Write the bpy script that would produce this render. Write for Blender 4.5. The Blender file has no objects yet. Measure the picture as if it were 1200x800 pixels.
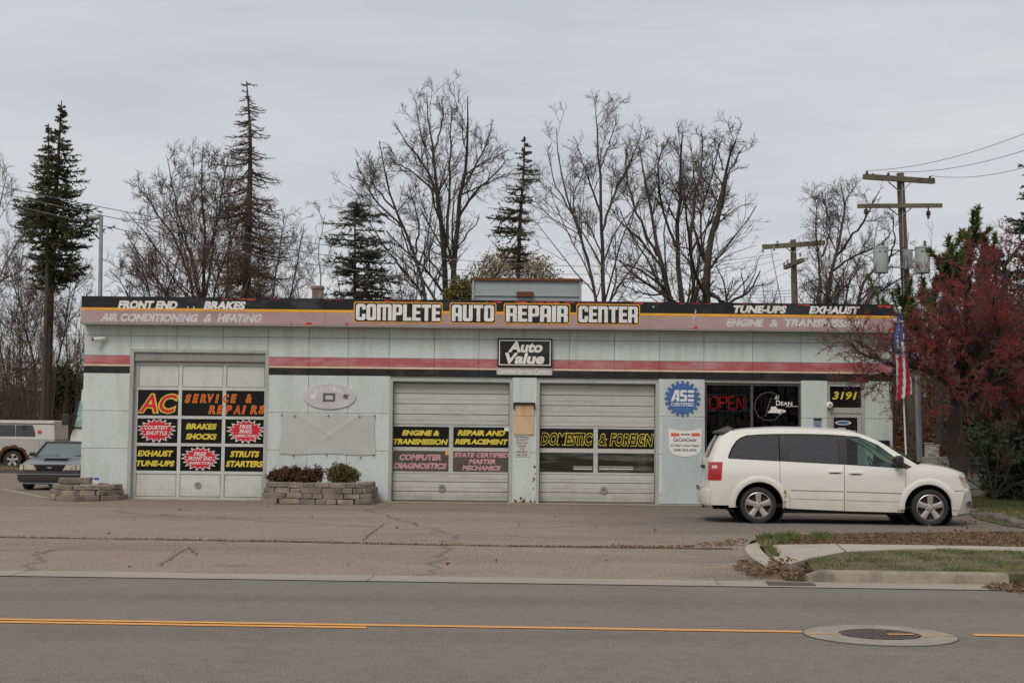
import bpy, bmesh, math, random
import numpy as np
from mathutils import Vector, Matrix
from mathutils.geometry import tessellate_polygon

# ------------------------------------------------------------------ camera
SC = bpy.context.scene
COL = SC.collection
CAM_H = 1.5
PITCH = math.atan(115 / 1667)
ROLL = 0.0105
cam_d = bpy.data.cameras.new('camera')
cam = bpy.data.objects.new('camera', cam_d)
COL.objects.link(cam)
cam_d.lens = 50
cam_d.sensor_width = 36
cam_d.clip_start = 0.1
cam_d.clip_end = 3000
CAM_M = Matrix.Translation((0, 0, CAM_H)) @ Matrix.Rotation(math.pi / 2 + PITCH, 4, 'X') @ Matrix.Rotation(ROLL, 4, 'Z')
cam.matrix_world = CAM_M
SC.camera = cam

# ------------------------------------------------------------------ overcast sky, soft sun, exposure
SUN_EL, SUN_AZ = math.radians(48), math.radians(-155)     # high, behind the photographer's left shoulder
wd = bpy.data.worlds.new("World")
SC.world = wd
wd.use_nodes = True
nt = wd.node_tree
nt.nodes.clear()
def wn(t, **kw):
    n = nt.nodes.new(t)
    for k, v in kw.items():
        setattr(n, k, v)
    return n
out = wn('ShaderNodeOutputWorld')
bg = wn('ShaderNodeBackground')
sky = wn('ShaderNodeTexSky', sky_type='NISHITA', sun_disc=False)
sky.sun_elevation = SUN_EL
sky.sun_rotation = SUN_AZ
bg.inputs['Strength'].default_value = 0.10
tc = wn('ShaderNodeTexCoord')
mp = wn('ShaderNodeMapping')
mp.inputs['Scale'].default_value = (1.0, 1.0, 5.5)
nz = wn('ShaderNodeTexNoise')
nz.inputs['Scale'].default_value = 2.6
nz.inputs['Detail'].default_value = 5
nz.inputs['Roughness'].default_value = 0.55
rp = wn('ShaderNodeValToRGB')
rp.color_ramp.elements[0].position = 0.32
rp.color_ramp.elements[0].color = (5.35, 5.55, 5.92, 1)
rp.color_ramp.elements[1].position = 0.70
rp.color_ramp.elements[1].color = (6.65, 6.70, 6.82, 1)
mx = wn('ShaderNodeMix', data_type='RGBA')
mx.inputs[0].default_value = 0.96
nt.links.new(tc.outputs['Generated'], mp.inputs['Vector'])
nt.links.new(mp.outputs[0], nz.inputs['Vector'])
nt.links.new(nz.outputs['Fac'], rp.inputs['Fac'])
nt.links.new(sky.outputs[0], mx.inputs[6])
nt.links.new(rp.outputs[0], mx.inputs[7])
nt.links.new(mx.outputs[2], bg.inputs['Color'])
nt.links.new(bg.outputs[0], out.inputs['Surface'])

sun_d = bpy.data.lights.new('sun', 'SUN')
sun_d.energy = 1.5
sun_d.angle = math.radians(25)
sun_d.color = (1.0, 0.94, 0.85)
sun = bpy.data.objects.new('sun', sun_d)
COL.objects.link(sun)
sd = Vector((math.sin(SUN_AZ) * math.cos(SUN_EL), math.cos(SUN_AZ) * math.cos(SUN_EL), math.sin(SUN_EL)))
sun.rotation_euler = sd.to_track_quat('Z', 'Y').to_euler()

SC.render.engine = 'CYCLES'
SC.view_settings.view_transform = 'Standard'
SC.view_settings.look = 'None'
SC.view_settings.exposure = 0.07
SC.view_settings.gamma = 1.0
SC.cycles.samples = 128
SC.cycles.use_denoising = True
SC.cycles.max_bounces = 8
SC.cycles.transparent_max_bounces = 16
SC.render.resolution_x, SC.render.resolution_y = 1024, 682

# ------------------------------------------------------------------ helpers
RND = random.Random(7)
NR = np.random.default_rng(11)

def ray(px, py):
    """survey direction of a photograph point (1200 x 800)"""
    d = CAM_M.to_3x3() @ Vector(((px - 600) / 1667, (400 - py) / 1667, -1))
    return d

def at(px, py, Y):
    d = ray(px, py)
    k = Y / d.y
    return Vector((d.x * k, Y, CAM_H + d.z * k))

def gr(px, py, z=0.0):
    d = ray(px, py)
    k = (z - CAM_H) / d.z
    return Vector((d.x * k, d.y * k, z))

FY = 34.0   # facade plane
def rect(x0, y0, x1, y1, Y=FY):
    xm, ym = (x0 + x1) / 2, (y0 + y1) / 2
    return at(x0, ym, Y).x, at(xm, y1, Y).z, at(x1, ym, Y).x, at(xm, y0, Y).z   # X0, Z0, X1, Z1

def ZC(py, Y=FY):
    return at(600, py, Y).z

MATS = {}
def mat(name, color, rough=0.7, var=0.12, scale=3.0, bump=0.0, bscale=40.0, metal=0.0, color2=None, c2pos=(0.45, 0.62),
        emit=None, spec=0.5, stretch=None, coat=0.0, detail=6, objvar=0.0):
    if name in MATS:
        return MATS[name]
    m = bpy.data.materials.new(name)
    m.use_nodes = True
    t = m.node_tree
    b = t.nodes['Principled BSDF']
    b.inputs['Roughness'].default_value = rough
    b.inputs['Metallic'].default_value = metal
    b.inputs['Specular IOR Level'].default_value = spec
    if coat:
        b.inputs['Coat Weight'].default_value = coat
        b.inputs['Coat Roughness'].default_value = 0.06
    geo = t.nodes.new('ShaderNodeNewGeometry')
    mpn = t.nodes.new('ShaderNodeMapping')
    if stretch:
        mpn.inputs['Scale'].default_value = stretch
    t.links.new(geo.outputs['Position'], mpn.inputs['Vector'])
    n = t.nodes.new('ShaderNodeTexNoise')
    n.inputs['Scale'].default_value = scale
    n.inputs['Detail'].default_value = detail
    n.inputs['Roughness'].default_value = 0.62
    t.links.new(mpn.outputs[0], n.inputs['Vector'])
    r = t.nodes.new('ShaderNodeValToRGB')
    c = color
    c2 = color2 or tuple(min(1, x * (1 + var)) for x in c)
    c1 = c if color2 else tuple(x * (1 - var) for x in c)
    r.color_ramp.elements[0].position = c2pos[0] if color2 else 0.3
    r.color_ramp.elements[1].position = c2pos[1] if color2 else 0.7
    r.color_ramp.elements[0].color = (*c1, 1)
    r.color_ramp.elements[1].color = (*c2, 1)
    t.links.new(n.outputs['Fac'], r.inputs['Fac'])
    t.links.new(r.outputs[0], b.inputs['Base Color'])
    if objvar:      # each piece its own slightly different tone
        oi = t.nodes.new('ShaderNodeObjectInfo')
        mr_ = t.nodes.new('ShaderNodeMapRange')
        mr_.inputs[3].default_value, mr_.inputs[4].default_value = 1 - objvar, 1 + objvar
        t.links.new(oi.outputs['Random'], mr_.inputs[0])
        vmm = t.nodes.new('ShaderNodeVectorMath'); vmm.operation = 'SCALE'
        t.links.new(r.outputs[0], vmm.inputs[0]); t.links.new(mr_.outputs[0], vmm.inputs['Scale'])
        t.links.new(vmm.outputs[0], b.inputs['Base Color'])
    if bump:
        n2 = t.nodes.new('ShaderNodeTexNoise')
        n2.inputs['Scale'].default_value = bscale
        n2.inputs['Detail'].default_value = 5
        t.links.new(geo.outputs['Position'], n2.inputs['Vector'])
        bp = t.nodes.new('ShaderNodeBump')
        bp.inputs['Strength'].default_value = bump
        bp.inputs['Distance'].default_value = 0.02
        t.links.new(n2.outputs['Fac'], bp.inputs['Height'])
        t.links.new(bp.outputs[0], b.inputs['Normal'])
    if emit:
        b.inputs['Emission Color'].default_value = (*emit[:3], 1)
        b.inputs['Emission Strength'].default_value = emit[3]
    MATS[name] = m
    return m

def grime_mat(name, color, dirt, rough=0.55, amt=0.5, streak=(1.5, 1.5, 0.35), spec=0.5, fine=0.06, lo=0.5, hi=0.78, metal=0.0, objvar=0.0, splash=0.0):
    """painted sheet with vertical streaks and blotches of dirt"""
    if name in MATS:
        return MATS[name]
    m = mat(name, color, rough=rough, var=fine, scale=9, bump=0.25, bscale=1.6, spec=spec, metal=metal, objvar=objvar)
    t = m.node_tree
    b = t.nodes['Principled BSDF']
    src = b.inputs['Base Color'].links[0].from_socket
    geo = [x for x in t.nodes if x.type == 'NEW_GEOMETRY'][0]
    mp2 = t.nodes.new('ShaderNodeMapping')
    mp2.inputs['Scale'].default_value = streak
    t.links.new(geo.outputs['Position'], mp2.inputs['Vector'])
    n = t.nodes.new('ShaderNodeTexNoise')
    n.inputs['Scale'].default_value = 2.4
    n.inputs['Detail'].default_value = 8
    n.inputs['Roughness'].default_value = 0.68
    t.links.new(mp2.outputs[0], n.inputs['Vector'])
    r = t.nodes.new('ShaderNodeMapRange')
    r.inputs[1].default_value = lo
    r.inputs[2].default_value = hi
    r.inputs[3].default_value = 0
    r.inputs[4].default_value = amt
    t.links.new(n.outputs['Fac'], r.inputs[0])
    fac = r.outputs[0]
    if splash:       # mud splashed and soaked up from the ground
        sp = t.nodes.new('ShaderNodeSeparateXYZ'); t.links.new(geo.outputs['Position'], sp.inputs[0])
        n3 = t.nodes.new('ShaderNodeTexNoise'); n3.inputs['Scale'].default_value = 3.5; n3.inputs['Detail'].default_value = 9; n3.inputs['Roughness'].default_value = .7
        t.links.new(geo.outputs['Position'], n3.inputs['Vector'])
        ma = t.nodes.new('ShaderNodeMath'); ma.operation = 'MULTIPLY_ADD'; ma.inputs[1].default_value = 1.1
        t.links.new(n3.outputs['Fac'], ma.inputs[0]); t.links.new(sp.outputs['Z'], ma.inputs[2])
        r3 = t.nodes.new('ShaderNodeMapRange')
        for i_, v_ in enumerate((.92, .45, 0, splash)): r3.inputs[i_ + 1].default_value = v_
        t.links.new(ma.outputs[0], r3.inputs[0])
        mm = t.nodes.new('ShaderNodeMath'); mm.operation = 'MAXIMUM'
        t.links.new(fac, mm.inputs[0]); t.links.new(r3.outputs[0], mm.inputs[1]); fac = mm.outputs[0]
    mxn = t.nodes.new('ShaderNodeMix')
    mxn.data_type = 'RGBA'
    t.links.new(fac, mxn.inputs[0])
    t.links.new(src, mxn.inputs[6])
    mxn.inputs[7].default_value = (*dirt, 1)
    t.links.new(mxn.outputs[2], b.inputs['Base Color'])
    return m

def glass_mat(name, tint=(0.5, 0.6, 0.58), rough=0.0):
    if name in MATS:
        return MATS[name]
    m = bpy.data.materials.new(name)
    m.use_nodes = True
    t = m.node_tree
    t.nodes.clear()
    o = t.nodes.new('ShaderNodeOutputMaterial')
    tr = t.nodes.new('ShaderNodeBsdfTransparent')
    tr.inputs[0].default_value = (*tint, 1)
    gl = t.nodes.new('ShaderNodeBsdfGlossy')
    gl.inputs['Roughness'].default_value = rough
    fr = t.nodes.new('ShaderNodeFresnel')
    fr.inputs['IOR'].default_value = 1.6
    mixs = t.nodes.new('ShaderNodeMixShader')
    t.links.new(fr.outputs[0], mixs.inputs[0])
    t.links.new(tr.outputs[0], mixs.inputs[1])
    t.links.new(gl.outputs[0], mixs.inputs[2])
    t.links.new(mixs.outputs[0], o.inputs['Surface'])
    MATS[name] = m
    return m

def link(o, parent=None):
    COL.objects.link(o)
    if parent is not None:
        o.parent = parent
    return o

def tag(o, label=None, cat=None, group=None, kind=None):
    if label: o['label'] = label
    if cat: o['category'] = cat
    if group: o['group'] = group
    if kind: o['kind'] = kind
    return o

def thing(name, label, cat, loc=(0, 0, 0), rz=0.0, group=None):
    o = bpy.data.objects.new(name, None)
    o.empty_display_size = 0.3
    link(o)
    o.location = loc
    o.rotation_euler = (0, 0, rz)
    return tag(o, label, cat, group)

def place(name, mesh, loc, rz=0.0, parent=None, scale=None):
    o = bpy.data.objects.new(name, mesh)
    link(o, parent)
    o.location = loc
    o.rotation_euler = (0, 0, rz)
    if scale: o.scale = scale
    return o

def np_mesh(name, V, faces, mats, mi=None, smooth=False):
    """faces: list of (n,k) index arrays"""
    me = bpy.data.meshes.new(name)
    V = np.asarray(V, dtype=np.float32).reshape(-1, 3)
    me.vertices.add(len(V))
    me.vertices.foreach_set('co', V.ravel())
    loops = np.concatenate([f.ravel() for f in faces]).astype(np.int32)
    tot = np.concatenate([np.full(len(f), f.shape[1], dtype=np.int32) for f in faces])
    st = np.concatenate([[0], np.cumsum(tot)[:-1]]).astype(np.int32)
    me.loops.add(len(loops))
    me.loops.foreach_set('vertex_index', loops)
    me.polygons.add(len(tot))
    me.polygons.foreach_set('loop_start', st)
    me.polygons.foreach_set('loop_total', tot)
    if smooth:
        me.polygons.foreach_set('use_smooth', np.ones(len(tot), dtype=bool))
    for m in (mats if isinstance(mats, (list, tuple)) else [mats]):
        me.materials.append(m)
    if mi is not None:
        me.polygons.foreach_set('material_index', np.asarray(mi, dtype=np.int32))
    me.update(calc_edges=True)
    return me

class MB:
    def __init__(self):
        self.v, self.f, self.m = [], [], []
        self.cur = 0
    def mi(self, k):
        self.cur = k
        return self
    def add(self, vs, fs):
        b = len(self.v)
        self.v += [tuple(p) for p in vs]
        for f in fs:
            self.f.append(tuple(b + i for i in f))
            self.m.append(self.cur)
        return self
    def box(self, x0, y0, z0, x1, y1, z1):
        if x0 > x1: x0, x1 = x1, x0
        if y0 > y1: y0, y1 = y1, y0
        if z0 > z1: z0, z1 = z1, z0
        vs = [(x0, y0, z0), (x1, y0, z0), (x1, y1, z0), (x0, y1, z0), (x0, y0, z1), (x1, y0, z1), (x1, y1, z1), (x0, y1, z1)]
        return self.add(vs, [(0, 3, 2, 1), (4, 5, 6, 7), (0, 1, 5, 4), (1, 2, 6, 5), (2, 3, 7, 6), (3, 0, 4, 7)])
    def cbox(self, x0, y0, z0, x1, y1, z1, c=0.01, jit=0.0, rnd=None):
        """box with chamfered edges (26 faces)"""
        bm = bmesh.new()
        bmesh.ops.create_cube(bm, size=1)
        for v in bm.verts:
            v.co = Vector(((x0 + x1) / 2 + v.co.x * (x1 - x0), (y0 + y1) / 2 + v.co.y * (y1 - y0), (z0 + z1) / 2 + v.co.z * (z1 - z0)))
            if jit: v.co += Vector((rnd.uniform(-jit, jit), rnd.uniform(-jit, jit), rnd.uniform(-jit, jit)))
        bmesh.ops.bevel(bm, geom=bm.edges[:], offset=c, segments=1, affect='EDGES')
        self.addbm(bm)
        bm.free()
        return self
    def addbm(self, bm):
        bm.verts.index_update()
        self.add([v.co for v in bm.verts], [[v.index for v in f.verts] for f in bm.faces])
    def tube(self, pts, rad, k=8, cap=True):
        pts = [Vector(p) for p in pts]
        rs = rad if isinstance(rad, (list, tuple)) else [rad] * len(pts)
        vs, fs = [], []
        n = len(pts)
        t0 = (pts[1] - pts[0]).normalized()
        ref = Vector((0, 0, 1)) if abs(t0.z) < 0.9 else Vector((1, 0, 0))
        for i, p in enumerate(pts):
            t = (pts[min(i + 1, n - 1)] - pts[max(i - 1, 0)]).normalized()
            a = t.cross(ref)
            if a.length < 1e-4: a = t.cross(Vector((0, 1, 0)))
            a.normalize()
            b = t.cross(a)
            for j in range(k):
                an = 2 * math.pi * j / k
                vs.append(p + (a * math.cos(an) + b * math.sin(an)) * rs[i])
        for i in range(n - 1):
            for j in range(k):
                j2 = (j + 1) % k
                fs.append((i * k + j, i * k + j2, (i + 1) * k + j2, (i + 1) * k + j))
        if cap:
            fs.append(tuple(range(k - 1, -1, -1)))
            fs.append(tuple((n - 1) * k + j for j in range(k)))
        return self.add(vs, fs)
    def lathe(self, prof, c=(0, 0, 0), axis='z', k=24):
        """prof: (r, h) list revolved about an axis"""
        vs, fs = [], []
        for r, h in prof:
            for j in range(k):
                a = 2 * math.pi * j / k
                x, y = r * math.cos(a), r * math.sin(a)
                p = {'z': (x, y, h), 'y': (x, h, y), 'x': (h, x, y)}[axis]
                vs.append((c[0] + p[0], c[1] + p[1], c[2] + p[2]))
        for i in range(len(prof) - 1):
            for j in range(k):
                j2 = (j + 1) % k
                fs.append((i * k + j, i * k + j2, (i + 1) * k + j2, (i + 1) * k + j))
        return self.add(vs, fs)
    def poly(self, outer, holes=(), y=0.0, flip=False):
        """flat shape in the x-z plane, facing -y"""
        loops = [[Vector((p[0], p[1], 0)) for p in outer]] + [[Vector((p[0], p[1], 0)) for p in h] for h in holes]
        tris = tessellate_polygon(loops)
        pts = [p for l in loops for p in l]
        fs = []
        for t in tris:
            a, b, c = (pts[i] for i in t)
            cr = (b - a).cross(c - a).z
            fs.append(tuple(t) if (cr > 0) != flip else tuple(reversed(t)))
        return self.add([(p.x, y, p.y) for p in pts], fs)
    def prism(self, outer, y0, y1):
        """x-z outline extruded in y (y0 front)"""
        n = len(outer)
        area = sum(outer[i][0] * outer[(i + 1) % n][1] - outer[(i + 1) % n][0] * outer[i][1] for i in range(n))
        if area < 0: outer = list(reversed(outer))
        self.poly(outer, y=y0)
        self.poly(outer, y=y1, flip=True)
        vs = [(p[0], y0, p[1]) for p in outer] + [(p[0], y1, p[1]) for p in outer]
        self.add(vs, [(i, i + n, (i + 1) % n + n, (i + 1) % n) for i in range(n)])
        return self
    def mesh(self, name, mats, smooth=False):
        me = bpy.data.meshes.new(name)
        me.from_pydata(self.v, [], self.f)
        for m in (mats if isinstance(mats, (list, tuple)) else [mats]):
            me.materials.append(m)
        me.polygons.foreach_set('material_index', self.m)
        if smooth:
            me.polygons.foreach_set('use_smooth', [True] * len(me.polygons))
            me.set_sharp_from_angle(angle=math.radians(38))
        me.update()
        return me
    def build(self, name, mats, parent=None, loc=(0, 0, 0), rz=0.0, smooth=False):
        return place(name, self.mesh(name, mats, smooth), loc, rz, parent)

_tc = {}
def text_shape(s, bold=0.0, res=3):
    key = (s, bold)
    if key in _tc: return _tc[key]
    cu = bpy.data.curves.new('t', 'FONT')
    cu.body = s
    cu.offset = bold
    cu.resolution_u = res
    ob = bpy.data.objects.new('t', cu)
    COL.objects.link(ob)
    dg = bpy.context.evaluated_depsgraph_get()
    me = ob.evaluated_get(dg).to_mesh()
    vs = [(v.co.x, v.co.y) for v in me.vertices]
    fs = [tuple(p.vertices) for p in me.polygons]
    ob.evaluated_get(dg).to_mesh_clear()
    bpy.data.objects.remove(ob)
    bpy.data.curves.remove(cu)
    _tc[key] = (vs, fs)
    return _tc[key]

def add_text(mb, s, X0, Z0, X1, Z1, y, bold=0.03, shear=0.22, grow=0.0):
    """letters filling the box; grow > 0 makes the outline layer of the same letters"""
    vs, fs = text_shape(s, bold)
    xs = [p[0] + shear * p[1] for p in vs]
    zs = [p[1] for p in vs]
    a0, a1, b0, b1 = min(xs), max(xs), min(zs), max(zs)
    sx, sz = (X1 - X0) / (a1 - a0), (Z1 - Z0) / (b1 - b0)
    if grow:
        vs, fs = text_shape(s, bold + grow)
    mb.add([(X0 + (p[0] + shear * p[1] - a0) * sx, y, Z0 + (p[1] - b0) * sz) for p in vs],
           [f for f in fs])

# vectorised tubes for twigs --------------------------------------------------
def np_tubes(P, R, k):
    """P (n,m,3) centre lines, R (n,m) radii -> verts, quads"""
    n, m, _ = P.shape
    T = np.empty_like(P)
    T[:, 1:-1] = P[:, 2:] - P[:, :-2]
    T[:, 0] = P[:, 1] - P[:, 0]
    T[:, -1] = P[:, -1] - P[:, -2]
    T /= np.linalg.norm(T, axis=2, keepdims=True) + 1e-9
    ref = np.where(np.abs(T[:, :1, 2:3]) < 0.8, np.array([[[0, 0, 1.0]]]), np.array([[[1.0, 0, 0]]]))
    A = np.cross(T, np.broadcast_to(ref, T.shape))
    A /= np.linalg.norm(A, axis=2, keepdims=True) + 1e-9
    B = np.cross(T, A)
    an = np.arange(k) * 2 * np.pi / k
    V = P[:, :, None, :] + R[:, :, None, None] * (A[:, :, None, :] * np.cos(an)[None, None, :, None] + B[:, :, None, :] * np.sin(an)[None, None, :, None])
    idx = np.arange(n * m * k).reshape(n, m, k)
    a = idx[:, :-1, :]
    b = np.roll(a, -1, axis=2)
    c = np.roll(idx[:, 1:, :], -1, axis=2)
    d = idx[:, 1:, :]
    F = np.stack([a, b, c, d], axis=-1).reshape(-1, 4)
    return V.reshape(-1, 3), F

def resample(pts, rad, m):
    pts = np.asarray(pts, float)
    rad = np.asarray(rad, float)
    d = np.r_[0, np.cumsum(np.linalg.norm(np.diff(pts, axis=0), axis=1))]
    t = np.linspace(0, d[-1], m)
    P = np.stack([np.interp(t, d, pts[:, i]) for i in range(3)], 1)
    for _ in range(2):
        P[1:-1] = (P[:-2] + 2 * P[1:-1] + P[2:]) / 4
    return P, np.interp(t, d, rad)

def spawn(P, R, c, lf, ang, m, t0=0.25, up=0.15, wig=0.12, rr=0.6, rng=NR, minr=0.004, tpow=1.0, fall=.75, lmin=0.0, flat=0.0, thin=False):
    """children of the branches P: c each"""
    n, mm, _ = P.shape
    L = np.linalg.norm(np.diff(P, axis=1), axis=2).sum(1)
    t = t0 + (1 - t0) * rng.random((n, c)) ** tpow
    t = np.sort(t, axis=1)
    f = t * (mm - 1)
    i = np.minimum(f.astype(int), mm - 2)
    w = (f - i)[..., None]
    ar = np.arange(n)[:, None]
    base = P[ar, i] * (1 - w) + P[ar, i + 1] * w
    d = P[ar, i + 1] - P[ar, i]
    d /= np.linalg.norm(d, axis=2, keepdims=True) + 1e-9
    r0 = (R[ar, i] * (1 - w[..., 0]) + R[ar, i + 1] * w[..., 0])
    rv = rng.normal(size=(n, c, 3))
    rv -= (rv * d).sum(2, keepdims=True) * d
    rv /= np.linalg.norm(rv, axis=2, keepdims=True) + 1e-9
    a = np.radians(ang) * rng.uniform(0.7, 1.3, (n, c, 1))
    nd = d * np.cos(a) + rv * np.sin(a)
    nd[..., 2] += up
    nd[..., 2] *= (1 - flat)
    nd /= np.linalg.norm(nd, axis=2, keepdims=True)
    ln = np.maximum(L[:, None] * lf * (1.15 - fall * t) * rng.uniform(0.6, 1.25, (n, c)), lmin)
    base, nd, ln, r0 = base.reshape(-1, 3), nd.reshape(-1, 3), ln.reshape(-1), r0.reshape(-1)
    if thin:
        kp = rng.random(len(ln)) < np.repeat(np.clip(L / (np.median(L) + 1e-9) * .85, .2, 1), c)
        base, nd, ln, r0 = base[kp], nd[kp], ln[kp], r0[kp]
    N = len(base)
    Q = np.empty((N, m, 3))
    Q[:, 0] = base
    cur = nd.copy()
    for j in range(1, m):
        cur = cur + rng.normal(size=(N, 3)) * wig
        cur[:, 2] += up * 0.35
        cur /= np.linalg.norm(cur, axis=1, keepdims=True)
        Q[:, j] = Q[:, j - 1] + cur * (ln / (m - 1))[:, None]
    s = np.linspace(1, 0.35, m)[None, :]
    rad = np.maximum(np.minimum(r0 * rr, r0 * 0.9)[:, None] * s, minr)
    return Q, rad

class Geo:
    def __init__(self): self.V, self.F, self.n = [], [], 0
    def add(self, V, F):
        self.V.append(V); self.F.append(F + self.n); self.n += len(V)
    def mesh(self, name, m, smooth=False):
        fs = {}
        for f in self.F: fs.setdefault(f.shape[1], []).append(f)
        return np_mesh(name, np.concatenate(self.V), [np.concatenate(x) for x in fs.values()], m, smooth=smooth)
    def build(self, name, m, parent, origin, smooth=False):
        self.V = [v - np.asarray(origin)[None, :] for v in self.V]
        return place(name, self.mesh(name, m, smooth), (0, 0, 0), 0, parent)

def cards(C, size, aspect=0.5, rng=NR, D=None, tri=False):
    """small randomly turned leaf faces at the points C"""
    n = len(C)
    if D is None:
        D = rng.normal(size=(n, 3))
    D = D / (np.linalg.norm(D, axis=1, keepdims=True) + 1e-9)
    q = rng.normal(size=(n, 3))
    S = np.cross(D, q)
    S /= np.linalg.norm(S, axis=1, keepdims=True) + 1e-9
    s = (size * rng.uniform(0.6, 1.35, n))[:, None]
    if tri:
        V = np.stack([C - S * s * aspect * .5, C + S * s * aspect * .5, C + D * s], 1)
        return V.reshape(-1, 3), np.arange(n * 3).reshape(-1, 3)
    V = np.stack([C, C + D * s * .5 + S * s * aspect * .5, C + D * s, C + D * s * .5 - S * s * aspect * .5], 1)
    return V.reshape(-1, 3), np.arange(n * 4).reshape(-1, 4)
# ------------------------------------------------------------------ ground materials
def asphalt(name, base, dark, light, along=(0.25, 1.0, 1.0), crack=0.0, cscale=0.25, patch=0.5, fresh=False, grain=.5, spots=.35, gscale=34):
    m = mat(name, base, rough=0.9, var=0.10, scale=1.1, spec=0.25)
    t = m.node_tree
    b = t.nodes['Principled BSDF']
    geo = [x for x in t.nodes if x.type == 'NEW_GEOMETRY'][0]
    cur = b.inputs['Base Color'].links[0].from_socket
    def noise(scale, st=(1, 1, 1), detail=6, rough=0.6):
        q = t.nodes.new('ShaderNodeMapping'); q.inputs['Scale'].default_value = st
        t.links.new(geo.outputs['Position'], q.inputs['Vector'])
        n = t.nodes.new('ShaderNodeTexNoise')
        n.inputs['Scale'].default_value = scale; n.inputs['Detail'].default_value = detail; n.inputs['Roughness'].default_value = rough
        t.links.new(q.outputs[0], n.inputs['Vector'])
        return n.outputs['Fac']
    def rng_(s, a, b_, c=0.0, d=1.0):
        r = t.nodes.new('ShaderNodeMapRange')
        for i, v in enumerate((a, b_, c, d)): r.inputs[i + 1].default_value = v
        t.links.new(s, r.inputs[0]); return r.outputs[0]
    def mixc(fac, a, col):
        q = t.nodes.new('ShaderNodeMix'); q.data_type = 'RGBA'
        t.links.new(fac, q.inputs[0]); t.links.new(a, q.inputs[6]); q.inputs[7].default_value = (*col, 1)
        return q.outputs[2]
    cur = mixc(rng_(noise(0.35, along, 7), 0.48, 0.72, 0, patch), cur, dark)
    cur = mixc(rng_(noise(0.9, along, 7), 0.55, 0.8, 0, 0.45), cur, light)
    if fresh:     # newer, darker surfacing towards the driveway mouth and the parking place
        sp = t.nodes.new('ShaderNodeSeparateXYZ'); t.links.new(geo.outputs['Position'], sp.inputs[0])
        def mth(op, a, b_=None, c=None):
            q = t.nodes.new('ShaderNodeMath'); q.operation = op
            for i, v in enumerate((a, b_, c)):
                if v is None: continue
                if isinstance(v, (int, float)): q.inputs[i].default_value = v
                else: t.links.new(v, q.inputs[i])
            return q.outputs[0]
        wob = noise(.5, (.5, 1.2, 1), 6)
        xx = mth('MULTIPLY_ADD', wob, 7.0, sp.outputs['X'])
        side = rng_(xx, 4.2, 7.0)
        band = mth('MULTIPLY', rng_(mth('MULTIPLY_ADD', wob, 3.0, sp.outputs['Y']), 24.6, 25.4), 1.0)
        near = mth('MULTIPLY', rng_(mth('MULTIPLY_ADD', wob, 2.0, sp.outputs['Y']), 20.6, 19.4), rng_(xx, 5.4, 6.4))
        cur = mixc(rng_(mth('MULTIPLY_ADD', noise(.8, (.35, 1.2, 1), 7), 6.0, sp.outputs['Y']), 31.4, 33.0, 0, .55), cur, (0.150, 0.115, 0.088))
        cur = mixc(mth('MULTIPLY', mth('MAXIMUM', mth('MULTIPLY', side, band), near), .82), cur, (0.098, 0.084, 0.073))
    cur = mixc(rng_(noise(1.3, (.55, 1.4, 1), 5, .6), .60, .70, 0, spots), cur, tuple(c * .45 for c in base))
    mid = noise(7.5, (1, 1, 1), 5, .7)
    cur = mixc(rng_(mid, 0.53, 0.70, 0, 0.42), cur, tuple(min(1, c * 1.45) for c in base))
    cur = mixc(rng_(mid, 0.47, 0.32, 0, 0.5), cur, tuple(c * 0.55 for c in base))
    mid2 = noise(gscale, (1, .8, 1), 2, .8)
    cur = mixc(rng_(mid2, 0.53, 0.66, 0, grain), cur, tuple(min(1, c * 1.9) for c in base))
    cur = mixc(rng_(mid2, 0.47, 0.34, 0, grain), cur, tuple(c * 0.40 for c in base))
    fine = noise(55, (1, 1, 1), 3, 0.7)
    cur = mixc(rng_(fine, 0.54, 0.72, 0, 0.55), cur, tuple(min(1, c * 1.9) for c in base))
    cur = mixc(rng_(fine, 0.46, 0.30, 0, 0.6), cur, tuple(c * 0.35 for c in base))
    if crack:
        wv = t.nodes.new('ShaderNodeTexNoise'); wv.inputs['Scale'].default_value = 1.3; wv.inputs['Detail'].default_value = 6
        t.links.new(geo.outputs['Position'], wv.inputs['Vector'])
        vm = t.nodes.new('ShaderNodeVectorMath'); vm.operation = 'MULTIPLY_ADD'
        vm.inputs[1].default_value = (0.9, 0.9, 0.0)
        t.links.new(wv.outputs['Color'], vm.inputs[0]); t.links.new(geo.outputs['Position'], vm.inputs[2])
        vo = t.nodes.new('ShaderNodeTexVoronoi'); vo.feature = 'DISTANCE_TO_EDGE'; vo.inputs['Scale'].default_value = cscale
        t.links.new(vm.outputs[0], vo.inputs['Vector'])
        cr = rng_(vo.outputs['Distance'], 0.0, 0.008, crack, 0)
        cur = mixc(cr, cur, tuple(c * 0.35 for c in dark))
    t.links.new(cur, b.inputs['Base Color'])
    bp = t.nodes.new('ShaderNodeBump'); bp.inputs['Strength'].default_value = 0.5; bp.inputs['Distance'].default_value = 0.01
    t.links.new(fine, bp.inputs['Height']); t.links.new(bp.outputs[0], b.inputs['Normal'])
    return m

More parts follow.
